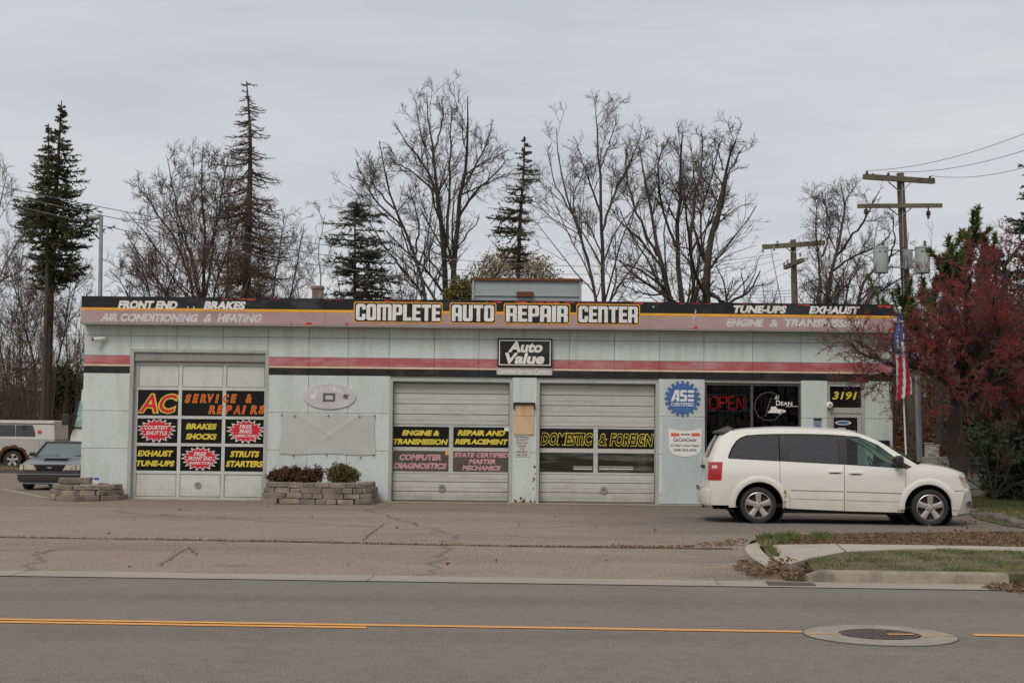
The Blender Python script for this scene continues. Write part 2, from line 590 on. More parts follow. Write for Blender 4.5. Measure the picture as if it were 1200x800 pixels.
M_road = asphalt('road_asphalt', (0.188, 0.163, 0.136), (0.120, 0.104, 0.090), (0.245, 0.212, 0.176), along=(0.05, 1.0, 1), patch=0.9, gscale=60, spots=.3)
M_lot = asphalt('lot_asphalt', (0.258, 0.202, 0.160), (0.145, 0.115, 0.093), (0.33, 0.262, 0.212), along=(0.3, 1, 1), crack=0.5, grain=.7, spots=.6, cscale=0.13, patch=0.8, fresh=True)
M_patch = asphalt('patch_asphalt', (0.115, 0.104, 0.098), (0.075, 0.07, 0.068), (0.16, 0.145, 0.13), patch=0.5)
M_conc = mat('concrete', (0.40, 0.34, 0.28), rough=0.9, scale=1.2, color2=(0.30, 0.26, 0.225), c2pos=(0.5, 0.75), bump=0.3, bscale=30)
M_curb = mat('curb_concrete', (0.31, 0.26, 0.205), rough=0.95, scale=3.2, color2=(0.15, 0.12, 0.095), c2pos=(0.45, 0.70), bump=0.4, bscale=25)
M_gutter = mat('gutter_concrete', (0.33, 0.28, 0.225), rough=0.92, scale=1.5, color2=(0.27, 0.235, 0.20), c2pos=(0.4, 0.8), bump=0.2, bscale=30, stretch=(0.3, 1, 1))
M_yellow = mat('yellow_paint', (0.76, 0.34, 0.07), rough=0.7, scale=22, color2=(0.40, 0.23, 0.10), c2pos=(0.50, 0.72))
M_fadeline = mat('faded_paint', (0.42, 0.36, 0.25), rough=0.8, scale=6, color2=(0.24, 0.2, 0.17), c2pos=(0.4, 0.6))
M_soil = mat('soil', (0.105, 0.075, 0.05), rough=1.0, scale=2.0, color2=(0.17, 0.12, 0.075), c2pos=(0.4, 0.65), bump=0.6, bscale=18)
M_turf = mat('turf_soil', (0.085, 0.078, 0.032), rough=1.0, scale=2.6, color2=(0.155, 0.118, 0.065), c2pos=(0.45, 0.7), bump=0.6, bscale=25)
M_blade = mat('grass_blade', (0.075, 0.105, 0.025), rough=0.8, scale=1.3, color2=(0.19, 0.165, 0.06), c2pos=(0.45, 0.62))
M_straw = mat('straw', (0.34, 0.25, 0.14), rough=.9, scale=2, color2=(.22, .15, .08))
M_dry = mat('dry_grass', (0.215, 0.140, 0.082), rough=0.9, scale=3, color2=(0.105, 0.062, 0.036), c2pos=(0.4, 0.65))
M_leaf_or = mat('orange_leaf', (0.26, 0.09, 0.035), rough=0.8, scale=3, var=0.4)
M_iron = mat('cast_iron', (0.10, 0.070, 0.058), rough=0.7, scale=20, var=0.4, metal=0.4, bump=0.4)

def struct(name, mb, m, **kw):
    o = mb.build(name, m, **kw)
    o['kind'] = 'structure'
    return o

def sheet(name, pts, z, m, z_low=None):
    mb = MB()
    loops = [[Vector((p[0], p[1], 0)) for p in pts]]
    P = [Vector((p[0], p[1], 0)) for p in pts]
    fs = []
    for t in tessellate_polygon(loops):
        a, b, c = (P[i] for i in t)
        fs.append(tuple(t) if (b - a).cross(c - a).z > 0 else tuple(reversed(t)))
    zz = [p[2] if len(p) > 2 else z for p in pts]
    mb.add([(p[0], p[1], q) for p, q in zip(pts, zz)], fs)
    if z_low is not None:
        n = len(pts)
        mb.add([(p[0], p[1], q) for p, q in zip(pts, zz)] + [(p[0], p[1], z_low) for p in pts],
               [(i, (i + 1) % n, (i + 1) % n + n, i + n) for i in range(n)])
    return mb

def xy(*pp, z=0.0):
    return [tuple(gr(a, b, z))[:2] for a, b in pp]

def line_at(p, q, X):
    k = (q.y - p.y) / (q.x - p.x)
    return p.y + k * (X - p.x)
LA = gr(0, 668.5), gr(900, 681.5)      # back edge of the gutter
LB = gr(0, 675), gr(900, 688)          # road edge
YA = lambda X: line_at(*LA, X)
YB = lambda X: line_at(*LB, X)
LC = gr(0, 725.8), gr(930, 740.3)      # centre line
YC = lambda X: line_at(*LC, X)
SL = (LC[1].y - LC[0].y) / (LC[1].x - LC[0].x)

struct('ground', sheet('g', [(-700, -300), (700, -300), (700, 900), (-700, 900)], -0.03, M_turf), M_turf)
struct('road', sheet('r', [(-160, YB(-160)), (160, YB(160)), (160, YB(160) - 8.6), (-160, YB(-160) - 8.6)][::-1], 0.0, M_road), M_road)
# the lot: asphalt from the gutter back to the building and past its left side
lot_pts = [(-60, YA(-60) + .0), (gr(905, 672).x, YA(gr(905, 672).x))]
lot_pts += xy((893, 668), (880, 655), (873, 643), (880, 634), (900, 628), (1000, 626), (1080, 626), (1215, 624), (1190, 612), (1140, 598)) + [(10.6, 30.5), (9.8, 34.6), (9.8, 40), (-9, 60.5), (-60, 50.5)]
struct('parking_lot', sheet('l', lot_pts, 0.004, M_lot), M_lot)
struct('gutter', sheet('gu', [(-160, YB(-160)), (160, YB(160)), (160, YA(160)), (-160, YA(-160))], 0.008, M_gutter), M_gutter)
M_apron = mat('apron_concrete', (0.36, 0.28, 0.205), rough=.95, scale=2.5, color2=(.20, .155, .115), c2pos=(.42, .7))
# concrete apron along the foot of the building
ap = sheet('a', [(-8.9, 33.3), (5.5, 33.3), (5.5, 34.3), (-8.9, 34.3)], 0.009, M_apron)
struct('apron', ap, M_apron)
# centre lines
def strip(x0, x1, off, w, z=0.006):
    pts = []
    for X in (x0, x1): pts.append((X, YC(X) + off - w / 2))
    for X in (x1, x0): pts.append((X, YC(X) + off + w / 2))
    return sheet('s', pts, z, M_yellow)
xm0, xm1 = gr(941, 741).x, gr(1122, 744).x
a = strip(-60, xm0, 0.0, 0.10)
a2 = strip(-60, gr(430, 735).x, -0.155, 0.105)
a3 = strip(gr(1143, 745).x, 60, -0.03, 0.11)
for q in (a, a2, a3):
    struct('centre_line', q, M_yellow)
# faded parking line at the left
q = gr(0, 573), gr(52, 584)
struct('parking_line', sheet('pl', [(q[0].x - 3, q[0].y + 2.4), (q[0].x, q[0].y), (q[1].x, q[1].y), (q[1].x + .1, q[1].y + .12), (q[0].x, q[0].y + .3), (q[0].x - 3, q[0].y + 2.8)][::-1], 0.009, M_fadeline), M_fadeline)

# manhole in a concrete collar
M_oldyel = mat('worn_yellow_paint', (0.58, 0.29, 0.09), rough=.8, scale=16, color2=(0.27, 0.2, 0.13), c2pos=(.42, .58))
mc = gr(1031, 744.5)
MHR = 0.585
mh = thing('manhole', 'round iron manhole cover in a pale concrete collar on the yellow centre line', 'manhole', (mc.x, mc.y, 0))
M_collar = mat('collar_concrete', (0.33, 0.29, 0.24), rough=.95, scale=5, color2=(0.23, 0.20, 0.165), c2pos=(.42, .68), bump=.6, bscale=45)
mb = MB(); mb.lathe([(0.318, 0.0), (0.318, 0.012), (0.57, 0.011), (MHR, 0.008), (MHR, 0.0)], k=64)
mb.build('collar', M_collar, mh, smooth=True)
mb = MB(); mb.lathe([(MHR + .002, 0.0072), (MHR + .009, 0.0072)], k=64); mb.build('joint', M_iron, mh)
mb = MB(); mb.lathe([(0.0, 0.010), (0.27, 0.010), (0.275, 0.016), (0.302, 0.016), (0.303, 0.0)], k=48)
for i in range(-4, 5):
    for j in range(-4, 5):
        if (i * i + j * j) * .0033 < .055: mb.cbox(i * .055 - .018, j * .055 - .018, .008, i * .055 + .018, j * .055 + .018, .016, c=.004)
mb.build('cover', M_iron, mh)
for xa, xb, z in ((-0.56, -0.30, .0135), (.06, .26, .0175), (.31, .55, .0135)):
    mb = MB(); mb.box(xa, -.035 + SL * xa - .02, z - .001, xb, .035 + SL * xa - .02, z); mb.build('paint_mark', M_oldyel, mh)

# right-hand verge: kerb, grass strip, pavement, litter strip -----------------------------
Z1 = 0.12
ct = [gr(926, 659.5, Z1), gr(1000, 664, Z1), gr(1100, 669.5, Z1), gr(1192, 675, Z1)]
cx0, cx1 = ct[0].x, gr(1196, 676, Z1).x
kerb = MB()
xs = np.linspace(cx0, cx1, 40)
def kerb_ring(X, h):
    yb = YA(X) - 0.02
    return [(X, yb, 0.0), (X, yb + .03, h * .8), (X, yb + .06, h), (X, yb + .2, h), (X, yb + .2, -.02)]
for i, X in enumerate(xs):
    h = Z1 * min(1, 0.55 + (X - xs[0]) / 0.35)
    kerb.v += kerb_ring(X, h + 0.003)
for i in range(len(xs) - 1):
    for j in range(4):
        kerb.f.append((i * 5 + j, (i + 1) * 5 + j, (i + 1) * 5 + j + 1, i * 5 + j + 1)); kerb.m.append(0)
kerb.f.append((0, 1, 2, 3, 4)); kerb.m.append(0)
n_ = len(xs) - 1
kerb.f.append(tuple(n_ * 5 + j for j in (4, 3, 2, 1, 0))); kerb.m.append(0)
struct('kerb', kerb, M_curb)
# verge soil slab
vg = [(cx0 + .1, YA(cx0) + .19)] + [(X, YA(X) + .19) for X in (cx0 + 1, cx1)] + [(cx1 + 8, YA(cx1 + 8) + .19)] + xy((1330, 646), (1200, 644.5), (1115, 642), (1041, 643.5), (990, 646), (945, 654), z=Z1)
struct('verge', sheet('v', vg, Z1 - .015, M_turf, z_low=-.02), M_turf)
slabs = [[(897, 638, .05), (979, 637, .12), (990, 646, .12), (945, 655, .12), (928, 659.5, .115), (912, 660, .03)],
         [(981, 637, .12), (1095, 638.5, .12), (1112, 642, .12), (1041, 643.5, .12), (992.5, 646, .12)],
         [(1097, 638.5, .12), (1200, 640.5, .12), (1320, 643, .12), (1320, 647, .12), (1200, 644.8, .12), (1114, 642, .12)]]
for s in slabs:
    struct('pavement', sheet('pv', [tuple(gr(*q)) for q in s], Z1, M_conc, z_low=-.02), M_conc)
# curved ramp edge round the driveway mouth
ring = [(885, 636), (876, 638), (872.5, 642), (876, 648.5), (886, 656), (900, 664.5), (913, 660.5), (901, 652), (893, 645), (890, 640), (893, 636.5)]
struct('ramp_edge', sheet('re', xy(*ring, z=.03), .03, M_conc, z_low=-.02), M_conc)
# soil behind and between
dp = xy((893, 636.5), (887, 631), (900, 627), (1000, 624), (1100, 623), (1200, 622), (1330, 622), (1330, 643.2), (1200, 640.6), (1095, 638.6), (979, 637.1), z=.06)
struct('soil_strip', sheet('ss', dp, .05, M_soil, z_low=-.02), M_soil)
struct('soil_strip', sheet('ss', xy((891, 637), (899, 638.5), (914, 659.5), (911, 662), (899, 652)), .034, M_soil), M_soil)
# lawn on the right and round the trees
lawn = xy((1118, 596), (1130, 600), (1146, 609), (1185, 618), (1330, 622)) + [(26, 27), (40, 60), (9.9, 60), (9.9, 36), (10.2, 31.2)]
struct('lawn', sheet('lw', lawn[::1], 0.03, M_turf, z_low=-.02), M_turf)
# rough stones edging the lawn
M_rub = mat('rubble', (0.10, 0.09, 0.085), rough=0.95, scale=5, color2=(0.19, 0.165, 0.14), c2pos=(.4, .7), bump=0.5)
for k, s in enumerate(np.linspace(0, 1, 11)):
    a = gr(1120 + 90 * s, 599 + 20 * s)
    w = RND.uniform(.25, .45)
    mb = MB(); mb.cbox(-w / 2, -.09, -.03, w / 2, .09, RND.uniform(.10, .16), c=.03, jit=.02, rnd=RND)
    o = mb.build('edging_stone', M_rub, None, loc=(a.x - .05, a.y - .1, 0), rz=RND.uniform(-.6, .1))
    tag(o, ('first', 'second', 'third', 'fourth', 'fifth', 'sixth', 'seventh', 'eighth', 'ninth', 'tenth', 'last')[k] + ' rough dark stone, counted from the minivan, in the row edging the lawn', 'stone', 'rough stones edging the lawn')
# storm drain slot
a = xy((897, 682), (952, 683.5), (957, 687), (900, 686.5))
dr = MB(); dr = sheet('dr', a, .0125, M_iron)
o = dr.build('drain_grate', M_iron); tag(o, 'dark flat iron drain plate set in the gutter at the driveway mouth', 'drain')
# far pavement and near-side verge behind the camera
struct('near_kerb', MB().box(-160, -1, -.02, 160, -.8, .12), M_curb).location = (0, YB(0) - 8.6 + .9, 0)
bpy.data.objects['near_kerb'].rotation_euler.z = math.atan(SL)

# crack ribbons and joints -----------------------------------------------------------------
def ribbon(pts, w, z, m, name='crack', jag=0.04):
    mb = MB()
    P = []
    for i in range(len(pts) - 1):
        a, b = pts[i], pts[i + 1]
        n = max(2, int((b - a).length / .12))
        for k in range(n): P.append(a.lerp(b, k / n) + Vector((RND.uniform(-jag, jag), RND.uniform(-jag, jag), 0)))
    P.append(pts[-1])
    for i, p in enumerate(P):
        d = (P[min(i + 1, len(P) - 1)] - P[max(i - 1, 0)]).normalized()
        nrm = Vector((-d.y, d.x, 0)) * w * RND.uniform(.3, 1.0) / 2
        mb.v += [(p.x + nrm.x, p.y + nrm.y, z), (p.x - nrm.x, p.y - nrm.y, z)]
    for i in range(len(P) - 1):
        mb.f.append((2 * i, 2 * i + 1, 2 * i + 3, 2 * i + 2)); mb.m.append(0)
    return struct(name, mb, m)
M_crack = mat('crack_dirt', (0.125, 0.095, 0.068), rough=1.0, var=.4, scale=8)
L1 = [gr(-60, 629), gr(150, 632), gr(300, 634.5), gr(420, 637), gr(600, 640.5), gr(720, 642), gr(860, 644)]
ribbon(L1, .10, .010, M_crack, jag=.03)
ribbon([gr(-60, 604), gr(200, 606), gr(330, 609), gr(520, 612), gr(660, 611)], .03, .0096, M_crack, jag=.05)
ribbon([gr(185, 664), gr(222, 642)], .03, .0105, M_crack, jag=.035)
ribbon([gr(424, 634), gr(450, 614)], .03, .0105, M_crack, jag=.035)
ribbon([gr(222, 642), gr(232, 652)], .03, .0105, M_crack, jag=.035)
ribbon([gr(100, 640), gr(40, 648)], .03, .0105, M_crack, jag=.035)
ribbon([gr(700, 652), gr(790, 650)], .02, .0105, M_crack, jag=.035)
for X in (-13.1, -9.2, -5.3, -1.5, 2.2):   # gutter joints
    ribbon([Vector((X, YB(X), 0)), Vector((X + .02, YA(X), 0))], .02, .0095, M_crack, jag=.002, name='gutter_joint')

# grass, litter, weeds -----------------------------------------------------------------------
def blades(name, m, C, h, label, cat, lean=.5, aspect=.18):
    n = len(C)
    D = NR.normal(size=(n, 3)) * lean; D[:, 2] = 1
    V, F = cards(np.asarray(C), h, aspect, D=D, tri=True)
    o = place(name, np_mesh(name, V, [F], m), (0, 0, 0))
    return tag(o, label, cat, kind='stuff')
def scatter(poly, n, z, power=None):
    xs_ = [p[0] for p in poly]; ys_ = [p[1] for p in poly]
    P = np.column_stack([NR.uniform(min(xs_), max(xs_), n * 3), NR.uniform(min(ys_), max(ys_), n * 3)])
    ins = np.zeros(len(P), bool)
    j = len(poly) - 1
    for i in range(len(poly)):
        xi, yi = poly[i][:2]; xj, yj = poly[j][:2]
        c = ((yi > P[:, 1]) != (yj > P[:, 1])) & (P[:, 0] < (xj - xi) * (P[:, 1] - yi) / (yj - yi + 1e-12) + xi)
        ins ^= c; j = i
    P = P[ins][:n]
    return np.column_stack([P, np.full(len(P), z)])
def clumpy(C, k=.6):
    v = np.sin(C[:, 0] * 3.1 + 1.7 * np.sin(C[:, 1] * 2.3)) * np.cos(C[:, 1] * 5.3 + C[:, 0] * .9) + .5 * np.sin(C[:, 0] * 9.0)
    return C[v + NR.normal(size=len(C)) * .35 > k - .55]
blades('verge_grass', M_blade, clumpy(scatter(vg, 26000, Z1 - .02)), .05, 'short mixed grass on the strip between kerb and pavement', 'grass', lean=.8)
blades('verge_dry_grass', M_straw, scatter(vg, 13000, Z1 - .02), .035, 'dry stalks among the grass between kerb and pavement', 'grass', lean=1.4)
M_lawn = mat('lawn_blade', (0.075, 0.115, 0.022), rough=0.8, scale=.9, color2=(0.15, 0.15, 0.045), c2pos=(0.5, 0.7))
blades('lawn_grass', M_lawn, scatter([q for q in lawn if q[1] < 35] + [(26, 30), (28, 42), (10, 42)] if False else xy((1118, 596), (1130, 600), (1146, 609), (1185, 618), (1330, 622)) + [(26, 30), (28, 42), (10, 42), (10.1, 33)], 42000, .025), .07, 'green lawn beside the front of the white minivan', 'grass', lean=.6)
blades('soil_strip_litter', M_dry, scatter(dp, 14000, .05), .05, 'brown dry leaf litter strip behind the pavement', 'leaf litter', lean=2.5, aspect=.4)
blades('soil_strip_weeds', M_blade, np.concatenate([scatter(xy((886, 630), (930, 628), (940, 632), (893, 640), z=.06), 900, .06), scatter(xy((950, 628), (975, 628), (975, 632), (950, 632), z=.06), 300, .06), scatter(xy((891, 637), (899, 638.5), (914, 657), (905, 655)), 260, .05)]), .10, 'green weeds at the corner of the driveway', 'weeds', lean=.6)
blades('driveway_litter', M_dry, np.concatenate([scatter(xy((866, 657), (905, 662), (948, 675), (935, 680), (880, 678), (862, 668)), 800, .012), scatter(xy((1183, 676), (1215, 668), (1230, 700), (1150, 690)), 1500, .012), scatter(xy((880, 630), (870, 640), (790, 643), (700, 643), (700, 640), (800, 640)), 500, .012)]), .05, 'heap of dead brown leaves at the driveway mouth and in the gutter', 'leaf litter', lean=3, aspect=.5)
C_ = scatter(xy((903, 662), (929, 660), (956, 676), (930, 681), (896, 674)), 600, .012); C_[:, 2] += NR.random(len(C_)) * .07
blades('kerb_end_litter', M_dry, C_, .05, 'small heap of dead leaves piled against the end of the kerb', 'leaf litter', lean=3, aspect=.5)
cw = []
for i in range(2200):
    s = NR.random() ** .8 * (len(L1) - 1); k = min(int(s), len(L1) - 2)
    p = L1[k].lerp(L1[k + 1], s - k); cw.append((p.x + NR.normal() * .03, p.y + NR.normal() * .025, .008))
blades('crack_weeds', M_dry, cw, .04, 'dry weeds growing in the long crack across the lot', 'weeds', lean=1.2, aspect=.3)
fl = [tuple(gr(NR.uniform(60, 1180), 585 + NR.random() ** 1.5 * 90))[:2] + (.02,) for _ in range(70)] + [tuple(gr(NR.uniform(1085, 1160), NR.uniform(608, 625)))[:2] + (.02,) for _ in range(60)] + [tuple(gr(NR.uniform(1140, 1200), NR.uniform(595, 615)))[:2] + (.08,) for _ in range(25)]
blades('fallen_leaves', M_leaf_or, fl, .05, 'scattered fallen orange leaves on the lot and lawn', 'leaves', lean=3, aspect=.9)
# dead grass bank beyond the lot on the left
struct('grass_bank', sheet('gb', [(-70, 51.2), (-17.2, 55.8), (-9.2, 61), (-9.2, 75), (-70, 75)], .10, M_soil, z_low=-.02), M_soil)
blades('bank_grass', M_straw, scatter([(-32, 54.7), (-18, 56), (-18, 62), (-32, 60)], 9000, .1), .16, 'pale dry grass bank behind the grey sedan', 'grass', lean=.6)
struct('bank_kerb', MB().box(-60, -.1, -.02, 0, .1, .14), M_patch).location = (-17.3, 55.7, 0)
bpy.data.objects['bank_kerb'].rotation_euler.z = math.atan2(4.6, 53)
# ------------------------------------------------------------------ building
M_panel = grime_mat('enamel_panel', (0.580, 0.630, 0.610), (0.40, 0.39, 0.34), rough=0.38, amt=0.7, objvar=.05, splash=.75, streak=(2.2, 2.2, .22), lo=0.46, hi=0.82)
M_core = mat('dark_joint', (0.36, 0.38, 0.37), rough=.9)
M_trim = grime_mat('steel_trim', (0.40, 0.41, 0.39), (0.22, 0.19, 0.15), rough=.5, amt=.7)
M_header = grime_mat('header_steel', (0.275, 0.27, 0.245), (0.13, 0.10, 0.08), rough=.5, amt=.6)
M_red = mat('red_stripe', (0.42, 0.095, 0.10), rough=.5, scale=1.6, color2=(0.47, 0.24, 0.24), c2pos=(.42, .66), stretch=(1, 1, 3), bump=.03)
M_cream = mat('cream_stripe', (0.74, 0.56, 0.40), rough=.5, var=.2)
M_black = mat('black_band', (0.019, 0.017, 0.017), rough=.5, spec=.3, scale=2, color2=(0.050, 0.043, 0.038), c2pos=(.5, .7))
M_fblack = mat('fascia_black', (0.014, 0.015, 0.016), rough=.45, spec=.3, scale=1.2, color2=(0.06, 0.062, 0.07), c2pos=(.5, .75), stretch=(1, 1, 2))
M_forange = mat('fascia_orange', (0.80, 0.38, 0.03), rough=.5, var=.12)
M_fpink = mat('fascia_pink', (0.44, 0.295, 0.29), rough=.5, scale=1.5, color2=(0.34, 0.225, 0.22), c2pos=(.4, .72), stretch=(1, 1, 2))
M_fred = mat('fascia_red', (0.62, 0.04, 0.028), rough=.5, var=.25)
M_white = mat('white_vinyl', (0.80, 0.78, 0.75), rough=.5, scale=7, color2=(0.60, 0.58, 0.56), c2pos=(.45, .8))
M_fadewhite = mat('faded_vinyl', (0.68, 0.64, 0.63), rough=.5, scale=7, color2=(0.50, 0.45, 0.45), c2pos=(.4, .7))
M_brick = mat('side_block', (0.40, 0.42, 0.41), rough=.9, scale=3)
M_roof = mat('roof_tar', (0.05, 0.05, 0.05), rough=.95)
M_door = grime_mat('door_paint', (0.49, 0.49, 0.45), (0.28, 0.25, 0.20), rough=.5, amt=.65, splash=.7, objvar=.04, streak=(.5, .5, 2.5))
M_door1 = grime_mat('door_paint_pale', (0.56, 0.58, 0.55), (0.38, 0.35, 0.30), rough=.5, amt=.55, splash=.6, objvar=.04)
M_vinyl = mat('black_vinyl', (0.009, 0.008, 0.008), rough=.14, spec=.28, scale=4, var=.3)
M_pane = mat('dark_pane', (0.022, 0.022, 0.019), rough=.05, spec=.7, scale=1.6, color2=(0.12, 0.12, 0.105), c2pos=(.48, .68), stretch=(.5, 1, 5))  # pale level streaks in the colour stand in for reflections on the glass
M_fadev = mat('faded_black_vinyl', (0.085, 0.073, 0.058), rough=.3, scale=3, var=.25)
M_yel = mat('yellow_vinyl', (0.72, 0.57, 0.055), rough=.5, var=.12)
M_redv = mat('red_vinyl', (0.60, 0.015, 0.03), rough=.4, var=.15)
M_ored = mat('orange_red_vinyl', (0.62, 0.045, 0.012), rough=.4, var=.15)
M_pinkv = mat('pink_vinyl', (0.58, 0.30, 0.31), rough=.5, var=.12)
M_whitep = mat('white_paint', (0.78, 0.77, 0.74), rough=.5, var=.05)
M_blue = mat('sign_blue', (0.050, 0.135, 0.34), rough=.5, scale=5, var=.15)
M_rust = mat('rust', (0.16, 0.055, 0.025), rough=.95, scale=12, var=.5)
M_ply = mat('plywood', (0.62, 0.43, 0.25), rough=.8, scale=3, color2=(0.52, 0.34, 0.18), stretch=(1, 1, .3))
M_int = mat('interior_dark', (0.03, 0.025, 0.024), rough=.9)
M_oglass = glass_mat('office_glass', (0.42, 0.42, 0.40))
M_oglass.node_tree.nodes['Fresnel'].inputs['IOR'].default_value = 1.22

B = thing('repair_shop', 'long low auto repair shop faced in pale blue grey panels with garage doors', 'building', (0, FY, 0))
zT, zFb, zJ, zR1, zR0, zC0, zK0, zO = (ZC(v) for v in (353.3, 384, 398, 421.3, 431.6, 433.8, 442, 445.5))
zO1 = ZC(414)
z2, z3, z4 = ZC(486), ZC(530), ZC(578)
cols_px = [98.5, 153, 207, 261, 314, 362, 408, 456, 509, 561, 615, 667, 720, 773, 825, 882, 939, 990, 1045.5]
cx = [at(p, 420, FY).x for p in cols_px]
XL, XR = cx[0], cx[-1]
def xf(p, y=500): return at(p, y, FY).x
D1 = (xf(151), xf(313)); D2 = (xf(456.5), xf(600)); D3 = (xf(629), xf(771.5)); OW = (xf(826), xf(939)); ED = (xf(970), xf(1014))
# structural walls (behind the facing)
w = MB()
T = 0.3
def wbox(x0, z0, x1, z1): w.box(x0, .03, z0, x1, T, z1)
wbox(XL, 0, D1[0], zT - .05); wbox(D1[0], zO1, D1[1], zT - .05); wbox(D1[1], 0, D2[0], zT - .05)
wbox(D2[0], zO, D2[1], zT - .05); wbox(D2[1], 0, D3[0], zT - .05); wbox(D3[0], zO, D3[1], zT - .05)
wbox(D3[1], 0, OW[0], zT - .05); wbox(OW[0], zO, OW[1], zT - .05); wbox(OW[0], 0, OW[1], .55)
wbox(OW[1], 0, ED[0], zT - .05); wbox(ED[0], zO, ED[1], zT - .05); wbox(ED[1], 0, XR, zT - .05)
w.build('wall', M_core, B)
w = MB(); w.box(XL, T, 0, XL + .25, 13, zT - .05); w.box(XR - .25, T, 0, XR, 13, zT - .05); w.box(XL + .25, 12.75, 0, XR - .25, 13, zT - .05)
w.build('wall', M_brick, B)
MB().box(XL + .25, T, zT - .35, XR - .25, 12.75, zT - .15).build('roof', M_roof, B)
MB().box(XL + .25, T, .0, XR - .25, 12.75, .02).build('floor', M_conc, B)

# facing panels: one piece each, shared meshes by size
_pm = {}
def panel(x0, z0, x1, z1, m=M_panel, name='panel', g=.004, y0=-.012, y1=.028):
    g = g
    key = (round(x1 - x0, 3), round(z1 - z0, 3), m.name)
    if key not in _pm:
        mb = MB(); mb.cbox(0, y0, 0, x1 - x0 - 2 * g, y1, z1 - z0 - 2 * g, c=.005); _pm[key] = mb.mesh(name, m)
    return place(name, _pm[key], (x0 + g, RND.uniform(-.0025, .0025), z0 + g), 0, B)
for i in range(len(cx) - 1):
    x0, x1 = cx[i], cx[i + 1]
    d1 = 1 <= i <= 3
    panel(x0, zJ, x1, zFb + .02)
    panel(x0, zO1 if d1 else zR1, x1, zJ)
    if not d1:
        panel(x0, zR0, x1, zR1, M_red, 'red_stripe_panel', g=.002)
        panel(x0, zC0, x1, zR0, M_cream, 'cream_stripe_panel', g=.001)
        panel(x0, zK0, x1, zC0, M_black, 'black_stripe_panel', g=.002)
zs = [0.0, z3, z2, zK0]
for x0, x1, zz in [(XL, D1[0], zs), (D1[1], xf(360.5), zs), (xf(360.5), xf(407), zs), (xf(407), D2[0], zs), (D2[1], D3[0], zs), (D3[1], OW[0], [0, z4, z3, z2, zK0]), (OW[1], ED[0], zs), (ED[1], XR, [0, ZC(545), ZC(486), zK0])]:
    for a, b in zip(zz[:-1], zz[1:]):
        panel(x0, a if a else .012, x1, b)
panel(OW[0], .012, OW[1], .56)
# rust and dirt at the foot of the centre pier
mb = MB()
for k in range(15):
    px_, pz = (RND.uniform(D2[1], D3[0]), RND.uniform(.0, .12)) if k < 9 else (D3[0] - .04 + RND.uniform(-.05, .03), RND.uniform(0, 1.1))
    s = RND.uniform(.012, .036)
    pts = [(px_ + s * RND.uniform(.5, 1.2) * math.cos(a), max(.005, pz + 1.6 * s * RND.uniform(.5, 1.3) * math.sin(a))) for a in np.linspace(0, 6.28, 8)[:-1]]
    mb.poly(pts, y=-.0165 - k * .00003)
o = mb.build('rust_patches', M_rust, B); o['kind'] = 'stuff'

# fascia ---------------------------------------------------------------------------------
FX0, FX1 = at(95, 365, FY - .35).x, at(1047.5, 365, FY - .35).x
fy = -.35
zOr, zPk = ZC(365.2, FY - .35), ZC(368.4, FY - .35)
zFT, zFB = ZC(353.0, FY - .35), ZC(383.2, FY - .35)
ns = 10
xs_ = np.linspace(FX0, FX1, ns + 1)
MB().box(FX0 + .01, fy + .02, zFB + .01, FX1 - .01, .02, zFT - .01).build('fascia_box', M_core, B)
MB().box(FX0, fy - .012, zFB - .035, FX1, .02, zFB - .002).build('fascia_lip', M_header, B)
for i in range(ns):
    x0, x1 = xs_[i] + .002, xs_[i + 1] - .002
    for nm, za, zb, m in (('fascia_black_panel', zOr, zFT, M_fblack), ('fascia_orange_panel', zPk, zOr, M_forange), ('fascia_pink_panel', zFB, zPk, M_fpink)):
        mb = MB(); mb.cbox(x0, fy, za + .001, x1, fy + .03, zb - .001, c=.003)
        mb.build(nm, m, B)
# red undercoat showing where the film has peeled along the top edge
mb = MB()
k = 0
for (a, b, hmax) in [(100, 120, .02), (125, 200, .015), (205, 213, .06), (260, 300, .05), (305, 330, .03), (345, 400, .02), (440, 545, .045), (555, 640, .07), (640, 760, .055), (765, 840, .05), (870, 905, .04), (910, 925, .02), (935, 985, .075), (990, 1005, .03), (1020, 1047, .09)]:
    p = a
    while p < b:
        l = RND.uniform(2, 16); q = min(b, p + l)
        if RND.random() < .72:
            X0, X1 = at(p, 352, FY - .35).x, at(q, 352, FY - .35).x
            n = 5; h = hmax * RND.uniform(.3, 1)
            pts = [(X0, zFT), (X1, zFT)] + [(X1 + (X0 - X1) * t, zFT - h * RND.uniform(.25, 1)) for t in np.linspace(0, 1, n)]
            mb.poly(pts[::-1], y=fy - .003)
        p = q + RND.uniform(1, 6)
for (a, b) in [(340, 343), (357, 366), (404, 409), (812, 818), (1040, 1047)]:
    X0, X1 = at(a, 380, FY - .35).x, at(b, 380, FY - .35).x
    mb.poly([(X0, zFB), (X1, zFB), (X1 - .03, zFB + .07), (X0 + .02, zFB + .05)], y=fy - .003)
o = mb.build('peeled_red_patches', M_fred, B); o['kind'] = 'stuff'
mb = MB()
for (a, b, c, d) in [(812, 362, 816, 375), (813, 366, 815, 368), (811, 376, 814, 378), (219, 358, 221, 361), (226, 358, 228, 362), (764, 358, 767, 360)]:
    X0, z0, X1, z1 = rect(a, b, c, d, FY - .35)
    mb.poly([(X0, z0), (X0 + .03, z0), (X1, z1 - .05), (X1 - .02, z1)], y=fy - .0035)
mb.build('scuff_marks', M_fadewhite, B)

